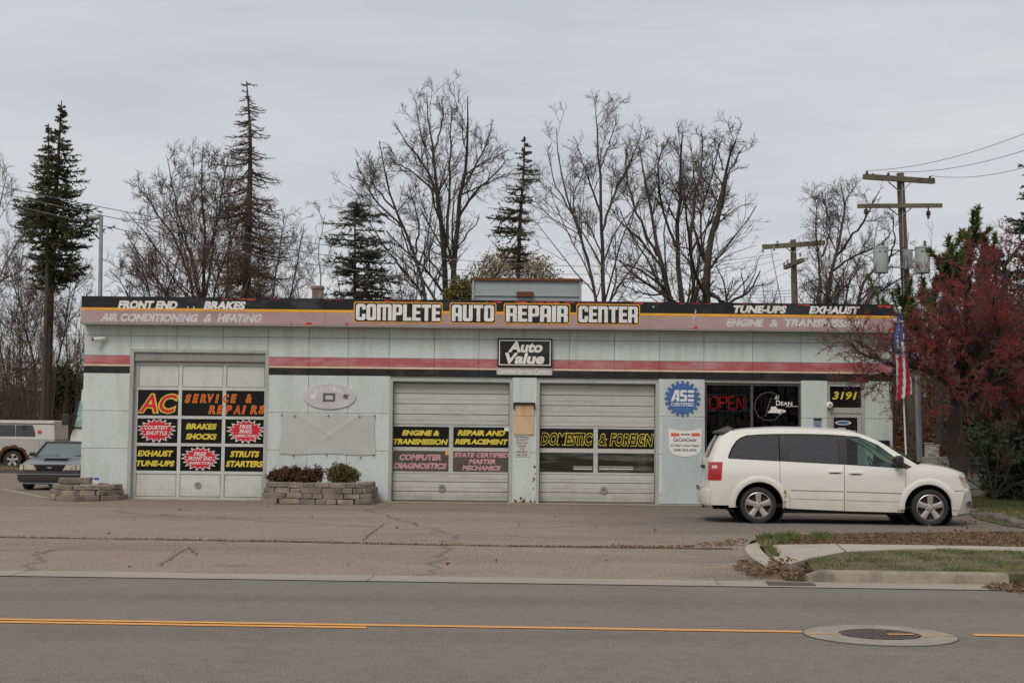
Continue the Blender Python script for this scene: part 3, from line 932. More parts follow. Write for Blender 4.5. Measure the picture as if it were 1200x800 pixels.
def label_text(mbx, s, box, Y, y, bold=.055, shear=.22, grow=0.0, pad=0.0):
    X0, z0, X1, z1 = rect(*box, Y)
    add_text(mbx, s, X0 - pad, z0 - pad, X1 + pad, z1 + pad, y, bold, shear, grow)
for s, bx in (('FRONT END', (138, 352.3, 208, 362)), ('BRAKES', (238.5, 353, 288, 362.8)), ('TUNE-UPS', (859.5, 358, 922, 367)), ('EXHAUST', (948, 358.7, 1008, 368))):
    mb = MB(); label_text(mb, s, bx, FY - .35, fy - .004, bold=.03 if s == '&' else .055); mb.build('lettering', M_white, B)
for s, bx in (('AIR CONDITIONING', (117.5, 367.3, 232.5, 377)), ('&', (238.5, 367.8, 248.8, 377.4)), ('HEATING', (254.5, 367.9, 307, 377.5)), ('ENGINE', (851, 373.6, 895.5, 382.7)), ('&', (902, 374, 912, 383)), ('TRANSMISSION', (919.5, 374, 1016, 383.5))):
    mb = MB(); label_text(mb, s, bx, FY - .35, fy - .004, bold=.03 if s == '&' else .055); mb.build('lettering', M_fadewhite, B)

GL = {
 'C': (6, [(1, 0), (5, 0), (6, 1), (6, 3.9), (3.8, 3.9), (3.8, 1.9), (2.3, 1.9), (2.3, 8.1), (3.8, 8.1), (3.8, 6.5), (6, 6.5), (6, 9), (5, 10), (1, 10), (0, 9), (0, 1)], []),
 'O': (6, [(1, 0), (5, 0), (6, 1), (6, 9), (5, 10), (1, 10), (0, 9), (0, 1)], [[(2.3, 1.9), (3.7, 1.9), (3.7, 8.1), (2.3, 8.1)]]),
 'M': (9, [(0, 0), (2.2, 0), (2.2, 8), (3.5, 8), (3.5, 0), (5.5, 0), (5.5, 8), (6.8, 8), (6.8, 0), (9, 0), (9, 9), (8, 10), (0, 10)], []),
 'P': (6, [(0, 0), (2.2, 0), (2.2, 3.3), (5, 3.3), (6, 4.3), (6, 9), (5, 10), (0, 10)], [[(2.3, 5.1), (3.8, 5.1), (3.8, 8.2), (2.3, 8.2)]]),
 'L': (5.2, [(0, 0), (5.2, 0), (5.2, 2), (2.3, 2), (2.3, 10), (0, 10)], []),
 'E': (5.2, [(0, 0), (5.2, 0), (5.2, 1.9), (2.3, 1.9), (2.3, 4.1), (4.8, 4.1), (4.8, 5.9), (2.3, 5.9), (2.3, 8.1), (5.2, 8.1), (5.2, 10), (0, 10)], []),
 'T': (5.8, [(1.8, 0), (4, 0), (4, 8), (5.8, 8), (5.8, 10), (0, 10), (0, 8), (1.8, 8)], []),
 'A': (6, [(0, 0), (2.2, 0), (2.2, 3), (3.8, 3), (3.8, 0), (6, 0), (6, 9), (5, 10), (1, 10), (0, 9)], [[(2.3, 4.9), (3.8, 4.9), (3.8, 8.2), (2.3, 8.2)]]),
 'U': (6, [(1, 0), (5, 0), (6, 1), (6, 10), (3.7, 10), (3.7, 1.9), (2.3, 1.9), (2.3, 10), (0, 10), (0, 1)], []),
 'R': (6, [(0, 0), (2.2, 0), (2.2, 3.4), (3.8, 3.4), (3.8, 0), (6, 0), (6, 3.8), (5.4, 4.4), (6, 5), (6, 9), (5, 10), (0, 10)], [[(2.3, 5.2), (3.8, 5.2), (3.8, 8.2), (2.3, 8.2)]]),
 'I': (2.3, [(0, 0), (2.3, 0), (2.3, 10), (0, 10)], []),
 'N': (6, [(0, 0), (2.2, 0), (2.2, 8), (3.8, 8), (3.8, 0), (6, 0), (6, 9), (5, 10), (0, 10)], []),
}
def hull_grow(pts, w, d):
    """plate behind a letter: its bounding outline grown by d with cut corners"""
    c = .9
    return [(-d + c, -d), (w + d - c, -d), (w + d, -d + c), (w + d, 10 + d - c), (w + d - c, 10 + d), (-d + c, 10 + d), (-d, 10 + d - c), (-d, -d + c)]
SY = FY - .37
for word, px0, px1 in (('COMPLETE', 417, 516), ('AUTO', 529.5, 579), ('REPAIR', 593, 665.5), ('CENTER', 678, 747.5)):
    mw, mk, mo = MB(), MB(), MB()
    ym = 367 + (px0 + px1 - 1200) / 2 * .0095 + .2
    X0, z0, X1, z1 = rect(px0, ym - 9.6, px1, ym + 9.6, SY)
    gap = .55
    tot = sum(GL[c][0] for c in word) + gap * (len(word) - 1)
    sx, sz = (X1 - X0) / tot, (z1 - z0) / 10
    u = 0
    for i, c in enumerate(word):
        wd_, outl, holes = GL[c]
        tr = lambda pts: [(X0 + (u + p[0]) * sx, z0 + p[1] * sz) for p in pts]
        e = (i % 2) * .0016
        mo.poly(tr(hull_grow(outl, wd_, 1.35)), y=fy - .006 - e)
        mk.poly(tr(hull_grow(outl, wd_, .75)), y=fy - .010 - e)
        mw.poly(tr(outl), [tr(h) for h in holes], y=fy - .014)
        u += wd_ + gap
    mo.build('sign_outline', M_forange, B); mk.build('sign_backing', M_fblack, B); mw.build('sign_lettering', M_white, B)
cap = MB(); cap.box(FX0, fy - .005, zFT - .002, FX1, .3, zFT + .02); cap.build('roof_edge', M_fblack, B)

# roof hood and chimney -------------------------------------------------------------------
RY = FY + 4
X0, z0, X1, z1 = rect(553.5, 327, 681, 354.5, RY)
rh = MB(); rh.box(X0, 4, z0 - .6, X1, 5.4, z1 - .04)
M_hood = grime_mat('hood_steel', (0.33, 0.37, 0.37), (0.20, 0.16, 0.12), rough=.6, amt=.7)
rh.build('roof_hood', M_hood, B)
o = bpy.data.objects['roof_hood']
MB().box(X0 - .05, 3.93, z1 - .05, X1 + .05, 5.45, z1 + .02).build('hood_cap', M_rust, o)
q = MB()
for xx in (X0 - .01, X1 - .05): q.box(xx, 3.95, z0 - .5, xx + .06, 4.0, z1 - .05)
q.box(X0, 3.96, z0 + .17, X1, 4.0, z0 + .2)
q.build('hood_rib', M_hood, o)
a = rect(605.5, 342, 625, 347.5, RY - .02)
MB().box(a[0], 3.90, a[1], a[2], 4.05, a[3]).build('hood_vent', M_rust, o)
a = rect(365.5, 335.5, 377.5, 352, FY + 3)
M_chim = mat('chimney_brick', (0.17, 0.12, 0.10), rough=.9, scale=6, color2=(0.28, 0.20, 0.16))
c = MB(); c.cbox(a[0], 3, a[1] - .8, a[2], 3.3, a[3], c=.015); c.box(a[0] - .02, 2.98, a[3] - .06, a[2] + .02, 3.32, a[3] + .015)
c.build('chimney', M_chim, B)

# garage doors --------------------------------------------------------------------------
def jambs(x0, x1, ztop, wj, y0, y1, m, nm='door_frame', head=.06):
    mb = MB()
    mb.box(x0 - .012, y0, 0, x0 + wj, y1, ztop); mb.box(x1 - wj, y0, 0, x1 + .012, y1, ztop)
    mb.box(x0 + wj, y0 + .002, ztop - head, x1 - wj, y1, ztop + .012)
    return mb.build(nm, m, B)
DY = 0.16      # door face recess for doors 2 and 3
DY1 = 0.15
def burst(cxp, cyp, rx, ry, Y, n=18):
    c = at(cxp, cyp, Y); s = Y / 1667
    def ring(k1, k2):
        return [(c.x + (k1 if i % 2 == 0 else k2) * rx * s * math.cos(a) * (1 + .06 * math.sin(5 * a)), c.z + (k1 if i % 2 == 0 else k2) * ry * s * math.sin(a)) for i, a in enumerate(np.linspace(0, 2 * math.pi, 2 * n + 1)[:-1])]
    return ring(1, .72), ring(.88, .66)

# left tall door
jambs(D1[0], D1[1], zO1, .075, -.02, .24, M_trim)
MB().cbox(D1[0] + .075, .03, ZC(427.5), D1[1] - .075, .14, zO1 - .05, c=.01).build('door_header', M_header, B)
gd = MB()
Y1 = FY + DY1
dx0, dx1 = D1[0] + .078, D1[1] - .078
dW = dx1 - dx0
zr = [.02] + [at(235, v, Y1).z for v in (553.5, 521, 489, 455.5)] + [ZC(430)]
gd.box(dx0, DY1 + .02, .015, dx1, DY1 + .06, ZC(427))
door1 = gd.build('garage_door', M_door1, B)
door1['label'] = 'tall three pane wide garage door with black lettered panes'
rails = MB()
rw = .035
vx = [at(q_, 504, Y1).x for q_ in (158.8, 210.2, 262, 311)]
for z in zr: rails.box(dx0, DY1 - .02, z - rw, dx1, DY1 + .019, z + rw)
rails.build('rail', M_door1, door1)
for x in vx:
    s = MB()
    for za, zb in zip(zr[:-1], zr[1:]): s.box(x - rw - .005, DY1 - .017, za + rw, x + rw + .005, DY1 + .018, zb - rw)
    s.build('stile', M_door1, door1)
cells = {}
for r in range(5):
    for c_ in range(3):
        xa, xb = vx[c_] + rw + .005, vx[c_ + 1] - rw - .005
        za, zb = zr[r] + rw, zr[r + 1] - rw
        cells[r, c_] = (xa, za, xb, zb)
        if 1 <= r <= 3: MB().box(xa, DY1 + .004, za, xb, DY1 + .012, zb).build('pane', M_vinyl, door1)
        else: MB().cbox(xa + .012, DY1 - .004, za + .012, xb - .012, DY1 + .018, zb - .012, c=.01).build('door_panel', M_door1, door1)
ty = DY1 - .0
TL = Y1
def T1(items, m, y=ty, **kw):
    for s, bx in items:
        mb = MB(); label_text(mb, s, bx, TL, y, **kw)
        mb.build('lettering', m, door1)
yy = DY1 + .002
T1([('AC', (163.5, 462, 207.5, 483.2))], M_yel, y=yy, bold=.02, grow=.045)
T1([('AC', (163.5, 462, 207.5, 483.2))], M_redv, y=yy - .003, bold=.015)
# the long words run over the mullions, letter by letter
def spaced(letters, x0, x1, y0, y1, m, grow=0.0, y=yy):
    mb = MB(); n = len(letters); w_ = (x1 - x0) / n
    for i, ch in enumerate(letters):
        if ch != ' ': label_text(mb, ch, (x0 + i * w_ + w_ * .14, y0, x0 + (i + 1) * w_ - w_ * (.14 if ch != 'I' else .45), y1), TL, y, bold=.02, grow=grow)
    mb.build('lettering', m, door1)
for g_, m_, yk in ((.04, M_forange, yy - .0225), (0, M_ored, yy - .025)):
    spaced('SERVICE &', 216, 296, 462.2, 471.5, m_, g_, yk)
    spaced('REPAIRS', 243.5, 312, 475.3, 484.5, m_, g_, yk)
T1([('BRAKES', (217.5, 496, 254, 503)), ('SHOCKS', (217.5, 507.8, 254, 514.8)), ('EXHAUST', (161, 527.5, 203, 534.7)), ('TUNE-UPS', (159.5, 539.3, 204.5, 546.2)),
    ('STRUTS', (269.5, 528.2, 304, 535.5)), ('STARTERS', (264.5, 539.7, 308.5, 547))], M_yel, y=yy, bold=.048)
for c_, lines in (((183.5, 504), ('COURTESY', 'SHUTTLE')), ((288, 505.2), ('FREE', 'BRAKE', 'INSPECTION')), ((234.5, 537), ('FREE', 'FRONT END', 'INSPECTION'))):
    o1, o2 = burst(*c_, 23, 14.5, Y1)
    MB().poly(o1, y=yy - .001).build('burst', M_whitep, door1)
    MB().poly(o2, y=yy - .003).build('burst', M_redv, door1)
    n = len(lines)
    it = []
    for i, s in enumerate(lines):
        hw = min(14, len(s) * (2.0 if n == 3 else 1.8)) * (.9 if s == 'INSPECTION' else 1)
        if s in ('FREE', 'BRAKE'): hw = 7.5
        hh = (4.6 if n == 2 else (4.6 if i < 2 else 3.2)) / 2
        cy_ = c_[1] + ((i - (n - 1) / 2) * (6.4 if n == 2 else 5.3))
        it.append((s, (c_[0] - hw, cy_ - hh, c_[0] + hw, cy_ + hh)))
    T1(it, M_whitep, y=yy - .006, bold=.02)
def ring_handle(door, px, py, Y, y, r=.075):
    c = at(px, py, Y)
    mb = MB(); mb.lathe([(r * .35, -.03), (r * .55, -.035), (r, -.03), (r, 0)], (c.x, y, c.z), 'y', 20)
    mb.build('handle', M_header, door, smooth=True)
ring_handle(door1, 232, 568, Y1, DY1 - .003)

# the two ribbed doors
def ribbed_door(xr, winpx, rows, hxy, name_label):
    x0, x1 = xr
    jambs(x0, x1, zO, .065, -.02, .2, M_trim, head=.05)
    g = MB(); g.box(x0 + .065, DY + .03, .015, x1 - .065, DY + .06, zO - .03)
    d = g.build('garage_door', M_core, B)
    d['label'] = name_label
    Yd = FY + DY
    X0, X1 = x0 + .075, x1 - .075
    xm = (winpx[1] + winpx[2]) / 2
    Z = lambda v: at(xm, v, Yd).z
    zt = zO - .09
    wz = [(Z(r[1]), Z(r[0])) for r in rows]
    zwb, zwt = wz[1][0] - .045, wz[0][1] + .045
    # ribbed sections, top: four, bottom: three
    def sec(za, zb, nm='door_panel'):
        m_ = MB()
        h = zb - za; n = 3 if h > .3 else 2
        m_.cbox(X0, DY, za + .006, X1, DY + .03, zb - .006, c=.012)
        m_.box(X0 + .01, DY - .006, za + h * .5 - .01, X1 - .01, DY + .01, za + h * .5 + .004)
        m_.build(nm, M_door, d)
    tops = [zwt, zwt + (zt - zwt) * .25, zwt + (zt - zwt) * .5, zwt + (zt - zwt) * .75, zt]
    for a, b in zip(tops[:-1], tops[1:]): sec(a, b)
    bots = [.03, zwb * .36, zwb * .70, zwb]
    for a, b in zip(bots[:-1], bots[1:]): sec(a, b)
    # window section frame
    px0 = at(winpx[0], 525, Yd).x; px1 = at(winpx[1], 525, Yd).x; px2 = at(winpx[2], 525, Yd).x; px3 = at(winpx[3], 525, Yd).x
    f = MB()
    zmid = (wz[0][0] + wz[1][1]) / 2; hm = (wz[0][0] - wz[1][1]) / 2
    f.box(X0, DY - .004, zwb, X1, DY + .028, wz[1][0]); f.box(X0, DY - .004, zmid - hm, X1, DY + .028, zmid + hm); f.box(X0, DY - .004, wz[0][1], X1, DY + .028, zwt)
    for za, zb in wz:
        for xa, xb in ((X0, px0), (px1, px2), (px3, X1)): f.box(xa, DY - .003, za, xb, DY + .027, zb)
    f.build('window_frame', M_door, d)
    for ri, (za, zb) in enumerate(wz):
        for xa, xb in ((px0, px1), (px2, px3)):
            p = MB().box(xa, DY + .006, za, xb, DY + .014, zb)
            yield_m = ((M_vinyl, M_fadev), (M_vinyl, M_pane))[0 if xr is D2 else 1][ri]
            p.build('pane', yield_m, d)
    ring_handle(d, *hxy, Yd, DY - .004, .085)
    return d
door2 = ribbed_door(D2, (459.8, 526, 531, 597), ((500, 524), (528.5, 552.5)), (518, 571.5), 'ribbed garage door with engine and diagnostics lettering on four panes')
door3 = ribbed_door(D3, (631.5, 695.5, 700.5, 767.5), ((502.3, 525.5), (530.5, 553.5)), (707.5, 574), 'ribbed garage door with DOMESTIC & FOREIGN lettering')
def T2(d, items, m, y=DY + .003, **kw):
    for s, bx in items:
        mb = MB(); label_text(mb, s, bx, FY + DY, y, **kw)
        mb.build('lettering', m, d)
T2(door2, [('ENGINE &', (471, 503.8, 515, 510.3)), ('TRANSMISSION', (461, 514, 525, 520.8)), ('REPAIR AND', (536, 504, 592, 510.4)), ('REPLACEMENT', (533, 514.2, 595.8, 520.6))], M_yel)
T2(door2, [('COMPUTER', (468, 532, 517, 539.2)), ('DIAGNOSTICS', (461, 542, 523.5, 549.2)), ('STATE CERTIFIED', (532, 530.2, 596, 535.8)), ('MASTER', (549, 537.6, 581, 543.4)), ('MECHANICS', (541.5, 545.2, 586.5, 551))], M_pinkv)
for g_, m_, yk in ((.05, M_yel, DY + .004), (0, M_vinyl, DY + .001)):
    T2(door3, [('DOMESTIC', (634, 507.5, 694, 521)), ('&', (702, 508.5, 710.5, 521.5)), ('FOREIGN', (715, 508.5, 765.5, 522))], m_, y=yk, bold=.025, grow=g_)
a = rect(585 + 6, 500, 597, 505, FY + DY); MB().box(a[0], DY, a[1], a[2], DY + .005, a[3]).build('paper_note', M_whitep, door2)
a = rect(522, 528.5, 526, 533, FY + DY); MB().box(a[0], DY, a[1], a[2], DY + .005, a[3]).build('sticker', M_forange, door2)
# pale level strips low on the panes of the third door
a = rect(672, 544, 694, 550, FY + DY)
MB().box(a[0], DY + .0045, a[1], a[2], DY + .0055, a[1] + .03).box(a[0], DY + .0045, a[1] + .06, a[2], DY + .0055, a[1] + .075).build('pane_strip', M_fadewhite, door3)
a = rect(702, 544, 742, 550, FY + DY)
MB().box(a[0], DY + .0045, a[1], a[2], DY + .0055, a[1] + .03).box(a[0], DY + .0045, a[1] + .06, a[2], DY + .0055, a[1] + .075).build('pane_strip', M_fadewhite, door3)

# office window -------------------------------------------------------------------------
M_alu = mat('dark_aluminium', (0.10, 0.085, 0.075), rough=.45, metal=.3, var=.2)
wzb, wzt = .56, zO - .01
xm = xf(881.5, 480)
f = MB(); yw0, yw1 = .06, .13
f.box(OW[0], yw0, wzb, OW[0] + .05, yw1, wzt); f.box(OW[1] - .05, yw0, wzb, OW[1], yw1, wzt); f.box(xm - .03, yw0, wzb, xm + .03, yw1, wzt)
for a, b in ((OW[0] + .05, xm - .03), (xm + .03, OW[1] - .05)):
    f.box(a, yw0 + .002, wzt - .05, b, yw1, wzt); f.box(a, yw0 + .002, wzb, b, yw1, wzb + .05)
win = f.build('window', M_alu, B)
for a, b in ((OW[0] + .05, xm - .03), (xm + .03, OW[1] - .05)):
    MB().box(a, .09, wzb + .05, b, .10, wzt - .05).build('pane', M_oglass, win)
# room behind
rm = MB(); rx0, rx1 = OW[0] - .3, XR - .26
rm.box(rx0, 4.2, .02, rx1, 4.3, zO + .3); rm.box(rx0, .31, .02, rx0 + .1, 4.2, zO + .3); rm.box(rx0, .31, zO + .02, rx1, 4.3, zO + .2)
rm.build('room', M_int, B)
MB().cbox(OW[0] + .2, 2.2, .02, OW[1] + .1, 2.8, 1.1, c=.02).build('counter', M_alu, B)
# paper and letter board inside the left pane
a = rect(836, 485, 874, 504, FY + .14)
MB().box(a[0], .14, a[1], a[2], .16, a[3]).build('letter_board', M_alu, win)
M_dim = mat('dim_print', (0.26, 0.24, 0.20), rough=.7)
mb = MB(); label_text(mb, 'Welcome', (848, 489.5, 864, 492.3), FY + .14, .137, bold=.01, shear=0); label_text(mb, 'Come And Pay', (846, 494, 869, 496.8), FY + .14, .137, bold=.01, shear=0)
MB().box(*[rect(837.5, 489, 844, 496, FY + .14)[i] if i != 9 else 0 for i in (0,)], .136, rect(837.5, 489, 844, 496, FY + .14)[1], rect(837.5, 489, 844, 496, FY + .14)[2], .139, rect(837.5, 489, 844, 496, FY + .14)[3]).build('print', M_dim, win)
mb.build('lettering', M_dim, win)
# Al Dean mark on the right pane
M_grey = mat('grey_vinyl', (0.075, 0.068, 0.068), rough=.6)
mb = MB(); c = at(901, 476, FY + .08); s = FY / 1667
ringp = [(c.x + 17 * s * math.cos(t), c.z + 17 * s * math.sin(t)) for t in np.linspace(.9, 6.0, 34)]
ringq = [(c.x + 16 * s * math.cos(t), c.z + 16 * s * math.sin(t)) for t in np.linspace(6.0, .9, 34)]
mb.poly(ringp + ringq, y=.082)
p0, p1 = at(896, 488, FY + .08), at(903, 466, FY + .08)
mb.poly([(p0.x, p0.z), (p0.x + .03, p0.z), (p1.x + .03, p1.z), (p1.x, p1.z)], y=.0815)
mb.build('mark', M_grey, win)
mb = MB()
label_text(mb, 'Al', (907.5, 463, 913, 468), FY + .08, .082, bold=.005)
label_text(mb, 'D', (909.5, 469, 914.5, 475), FY + .08, .082, bold=.02, shear=0); label_text(mb, 'EAN', (915, 470.5, 928.5, 475), FY + .08, .082, bold=.02, shear=0)
def pxpoly(pts, Y): return [(at(a, b, Y).x, at(a, b, Y).z) for a, b in pts]
mb.poly(pxpoly([(900, 482.5), (903, 480), (903.5, 476.5), (909, 476), (912, 479.5), (914, 479), (921, 480.5), (920.5, 483), (917, 483.5), (916, 485), (913.5, 485), (912, 483.8), (900, 483.5)], FY + .08), y=.082)
mb.poly(pxpoly([(921, 475.7), (935, 475.7), (935, 476.3), (921, 476.3)], FY + .08), y=.082)
mb.build('lettering', M_whitep, win)
# entrance door --------------------------------------------------------------------------
f = MB(); e0, e1 = ED
f.box(e0, .02, 0, e0 + .06, .14, zO - .01); f.box(e1 - .08, .02, 0, e1, .14, zO - .01)
zt1 = ZC(480 - 3.6); zt0 = ZC(484 - 3.4)
zdt = at(990, 484, FY).z; ztm = at(990, 477.5, FY).z
f.box(e0 + .06, .022, zdt, e1 - .08, .14, ztm); f.box(e0 + .06, .022, zO - .06, e1 - .08, .14, zO - .012)
ef = f.build('entrance_frame', M_trim, B)
MB().box(e0 + .06, .085, ztm, e1 - .08, .10, zO - .06).build('transom_pane', M_vinyl, ef)
mb = MB(); label_text(mb, '3191', (975.5, 458.8, 1004.3, 468.2), FY + .08, .081, bold=.03); mb.build('lettering', M_yel, ef)
dd = MB(); d0, d1 = e0 + .065, e1 - .085
dd.box(d0, .04, .02, d0 + .09, .09, zdt - .005); dd.box(d1 - .09, .04, .02, d1, .09, zdt - .005); dd.box(d0 + .09, .041, zdt - .10, d1 - .09, .09, zdt - .005); dd.box(d0 + .09, .041, .02, d1 - .09, .09, .25)
ed = dd.build('entrance_door', M_trim, B)
MB().box(d0 + .09, .06, .25, d1 - .09, .07, zdt - .10).build('pane', M_vinyl, ed)
c = at(988.3, 495.2, FY + .05); s = FY / 1667
mb = MB(); mb.poly([(c.x + 9.5 * s * math.cos(t), c.z + 2.7 * s * math.sin(t)) for t in np.linspace(0, 6.28, 25)[:-1]], y=.056); mb.build('oval_decal', M_fadewhite, ed)
mb = MB(); mb.poly([(c.x + 7 * s * math.cos(t), c.z + 1.7 * s * math.sin(t)) for t in np.linspace(0, 6.28, 25)[:-1]], y=.054); mb.build('oval_decal', M_blue, ed)
mb = MB(); a = rect(982, 501, 991, 503, FY + .05); mb.box(a[0], .055, a[1], a[2], .058, a[3]); a = rect(980, 504.3, 1003, 506, FY + .05); mb.box(a[0], .055, a[1], a[2], .058, a[3]); mb.build('sticker', M_fadewhite, ed)
MB().box(d0 + .02, -.0, 1.0, d0 + .06, .04, 1.3).build('handle', M_header, ed)
# ------------------------------------------------------------------ things on the wall
def wall_thing(name, label, cat, px, py, y=0.0):
    p = at(px, py, FY)
    return thing(name, label, cat, (p.x, FY - .012 + y, p.z)), p
def W(o, bx, pl=FY):       # photo box -> local box about the thing
    X0, z0, X1, z1 = rect(*bx, pl)
    return X0 - o.location.x, z0 - o.location.z, X1 - o.location.x, z1 - o.location.z
def wl(mb, o, s, bx, y, **kw):
    X0, z0, X1, z1 = W(o, bx)
    add_text(mb, s, X0, z0, X1, z1, y, **kw)

# black square sign with white italic words and a pale strip below
av, _ = wall_thing('wall_sign', 'black rectangular sign reading Auto Value with white frame line between the two ribbed doors', 'sign', 615, 430)
a = W(av, (583, 396.8, 647, 430.2)); MB().cbox(a[0], -.09, a[1], a[2], 0, a[3], c=.012).build('sign_board', M_fblack, av)
a = W(av, (584.8, 398.8, 645.2, 428.3)); t = .022
MB().box(a[0], -.094, a[1], a[2], -.088, a[1] + t).box(a[0], -.094, a[3] - t, a[2], -.088, a[3]).box(a[0], -.0935, a[1] + t, a[0] + t, -.088, a[3] - t).box(a[2] - t, -.0935, a[1] + t, a[2], -.088, a[3] - t).build('border', M_white, av)
for s, bx in (('Auto', (595.2, 400.3, 635.8, 413.3)), ('Value', (592, 413.8, 637.8, 426.6))):
    mb = MB(); wl(mb, av, s, bx, -.094, bold=.045, shear=.2); mb.build('lettering', M_white, av)
a = W(av, (582, 430.6, 647.2, 439.6)); MB().cbox(a[0], -.05, a[1], a[2], 0, a[3], c=.006).build('lower_strip', mat('pale_pink_board', (0.50, 0.44, 0.44), rough=.6, var=.1), av)
mb = MB(); wl(mb, av, 'Certified Service Centers', (584, 432, 645, 438.2), -.053, bold=.01, shear=.15); mb.build('lettering', M_whitep, av)

# gear shaped sign
gs, p = wall_thing('gear_sign', 'round blue cogwheel sign with white letters ASE CERTIFIED on the pier right of the doors', 'sign', 799.6, 466.6)
s = FY / 1667
def gear(R1, R2, n=20):
    o_ = []
    for i in range(n):
        a0 = 2 * math.pi * i / n
        for da, r in ((-.085, R2), (-.07, R1), (.07, R1), (.085, R2)):
            o_.append((r * s * math.cos(a0 + da), r * s * math.sin(a0 + da)))
    return o_
MB().prism(gear(20.8, 17.3), -.03, 0).build('sign_board', M_blue, gs)
ase = {'A': [(0, 0), (2.2, 0), (4.3, 6.2), (5.0, 6.2), (5.0, 3.2), (3.5, 3.2), (3.0, 1.9), (5.0, 1.9), (5.0, 0), (7.3, 0), (7.3, 10), (3.6, 10)],
       'S': [(7.9, 0), (13.2, 0), (14, 1), (14, 5), (13.2, 6), (10.2, 6), (10.2, 8), (14, 8), (14, 10), (8.9, 10), (8, 9), (8, 5), (8.8, 4.1), (11.8, 4.1), (11.8, 2), (7.9, 2)],
       'E': [(14.8, 0), (20, 0), (20, 2.2), (14.8, 2.2)], 'E2': [(14.8, 3.8), (20, 3.8), (20, 6), (14.8, 6)], 'E3': [(14.8, 7.7), (20, 7.7), (20, 10), (14.8, 10)]}
for k_, q in ase.items():
    a = W(gs, (786, 457, 813, 470.2))
    mb = MB(); mb.poly([(a[0] + x / 20 * (a[2] - a[0]), a[1] + z / 10 * (a[3] - a[1])) for x, z in q], y=-.033); mb.build('lettering', M_white, gs)
mb = MB(); wl(mb, gs, 'CERTIFIED', (786.3, 471.7, 812.7, 475.8), -.033, bold=.02, shear=0); mb.build('lettering', M_white, gs)

# car care sign
a_ = (783.3, 501, 822.2, 535)
cs, p = wall_thing('shop_sign', 'white shield shaped sign with two orange bars and phone number below the cogwheel sign', 'sign', 802.7, 518)
a = W(cs, a_); w_, h_ = a[2] - a[0], a[3] - a[1]
sh = [(a[0] + w_ * u, a[1] + h_ * v) for u, v in [(.03, .22), (.12, .10), (.3, .03), (.5, 0), (.7, .03), (.88, .10), (.97, .22), (1, 1), (.93, .95), (.7, .90), (.5, .885), (.3, .90), (.07, .95), (0, 1)]]
MB().prism(sh, -.02, 0).build('sign_board', M_whitep, cs)
M_orv = mat('orange_vinyl', (0.72, 0.13, 0.04), rough=.5)
for bx in ((786, 507.2, 796, 511), (810, 507.2, 820, 511)):
    q = W(cs, bx); MB().box(q[0], -.023, q[1], q[2], -.019, q[3]).build('bar', M_orv, cs)
M_ink = mat('black_print', (0.03, 0.03, 0.03), rough=.6)
for s_, bx, sh_ in (('General Tires', (797.5, 508, 808.5, 510), 0), ('CarCareCenter', (789, 512.5, 816.5, 517.3), .25), ("Al Dean's Auto Repair", (785.5, 520, 820, 524), 0), ('(248) 852-3095', (789, 525.6, 816, 529.4), 0)):
    if s_ == 'General Tires': continue
    mb = MB(); wl(mb, cs, s_, bx, -.023, bold=.012, shear=sh_); mb.build('lettering', M_ink, cs)
q = W(cs, (797.5, 508.2, 808.5, 509.6)); MB().box(q[0], -.022, q[1], q[2], -.019, q[3]).build('small_print', M_ink, cs)
# grey backing sheet behind it
a = rect(776.5, 489.5, 823.8, 590.5)
o = MB().cbox(a[0], -.022, max(.02, a[1]), a[2], -.0125, a[3], c=.003).build('backing_sheet', grime_mat('grey_sheet', (0.46, 0.52, 0.53), (0.35, 0.36, 0.34), rough=.5), B)

# oval electrical sign
es, p = wall_thing('oval_sign', 'weathered pale oval sign reading ELECTRICAL above the blank grey banner', 'sign', 386.2, 464.4)
M_oval = mat('oval_board', (0.48, 0.45, 0.47), rough=.5, scale=2, color2=(0.60, 0.59, 0.60), c2pos=(.4, .7))
el = [(30.8 * s * math.cos(t), 14.8 * s * math.sin(t)) for t in np.linspace(0, 2 * math.pi, 49)[:-1]]
MB().prism(el, -.03, 0).build('sign_board', M_oval, es)
mb = MB()
st = 'ELECTRICAL'
M_pale = mat('pale_print', (0.74, 0.72, 0.71), rough=.6)
for i, ch in enumerate(st):
    t = (i - (len(st) - 1) / 2) * .185
    cxp, czp = 386.2 + 20.5 * math.sin(t) * 1.0, 464.4 - 11.2 * math.cos(t) + 2.2
    q = W(es, (cxp - 1.55, czp - 2.4, cxp + 1.55, czp + 2.4))
    vs, fs = text_shape(ch, .005)
    add_text(mb, ch, q[0], q[1], q[2], q[3], -.033, bold=.01, shear=-.25 * math.sin(t))
lo = mb.build('lettering', M_pale, es)
M_dk = mat('dark_print', (0.10, 0.095, 0.10), rough=.6)
mb = MB(); oo = W(es, (378.8, 460.5, 393, 470.5)); ii = W(es, (381, 463, 390.8, 468))
mb.poly([(oo[0], oo[1]), (oo[2], oo[1]), (oo[2], oo[3]), (oo[0], oo[3])], [[(ii[0], ii[1]), (ii[2], ii[1]), (ii[2] - .02, ii[3]), (ii[0] + .02, ii[3])]], y=-.033)
mb.build('emblem', M_dk, es)
for cxp in (367.5, 405.5):
    mb = MB(); c = at(cxp, 464.5, FY)
    pts = [((c.x - es.location.x) + (3.6 if k % 2 else 2.0) * s * math.cos(t) * 1.2, (c.z - es.location.z) + (3.2 if k % 3 else 2) * s * math.sin(t)) for k, t in enumerate(np.linspace(0, 6.28, 14)[:-1])]
    mb.poly(pts, y=-.033); mb.build('emblem', M_dk if cxp > 400 else M_pale, es)

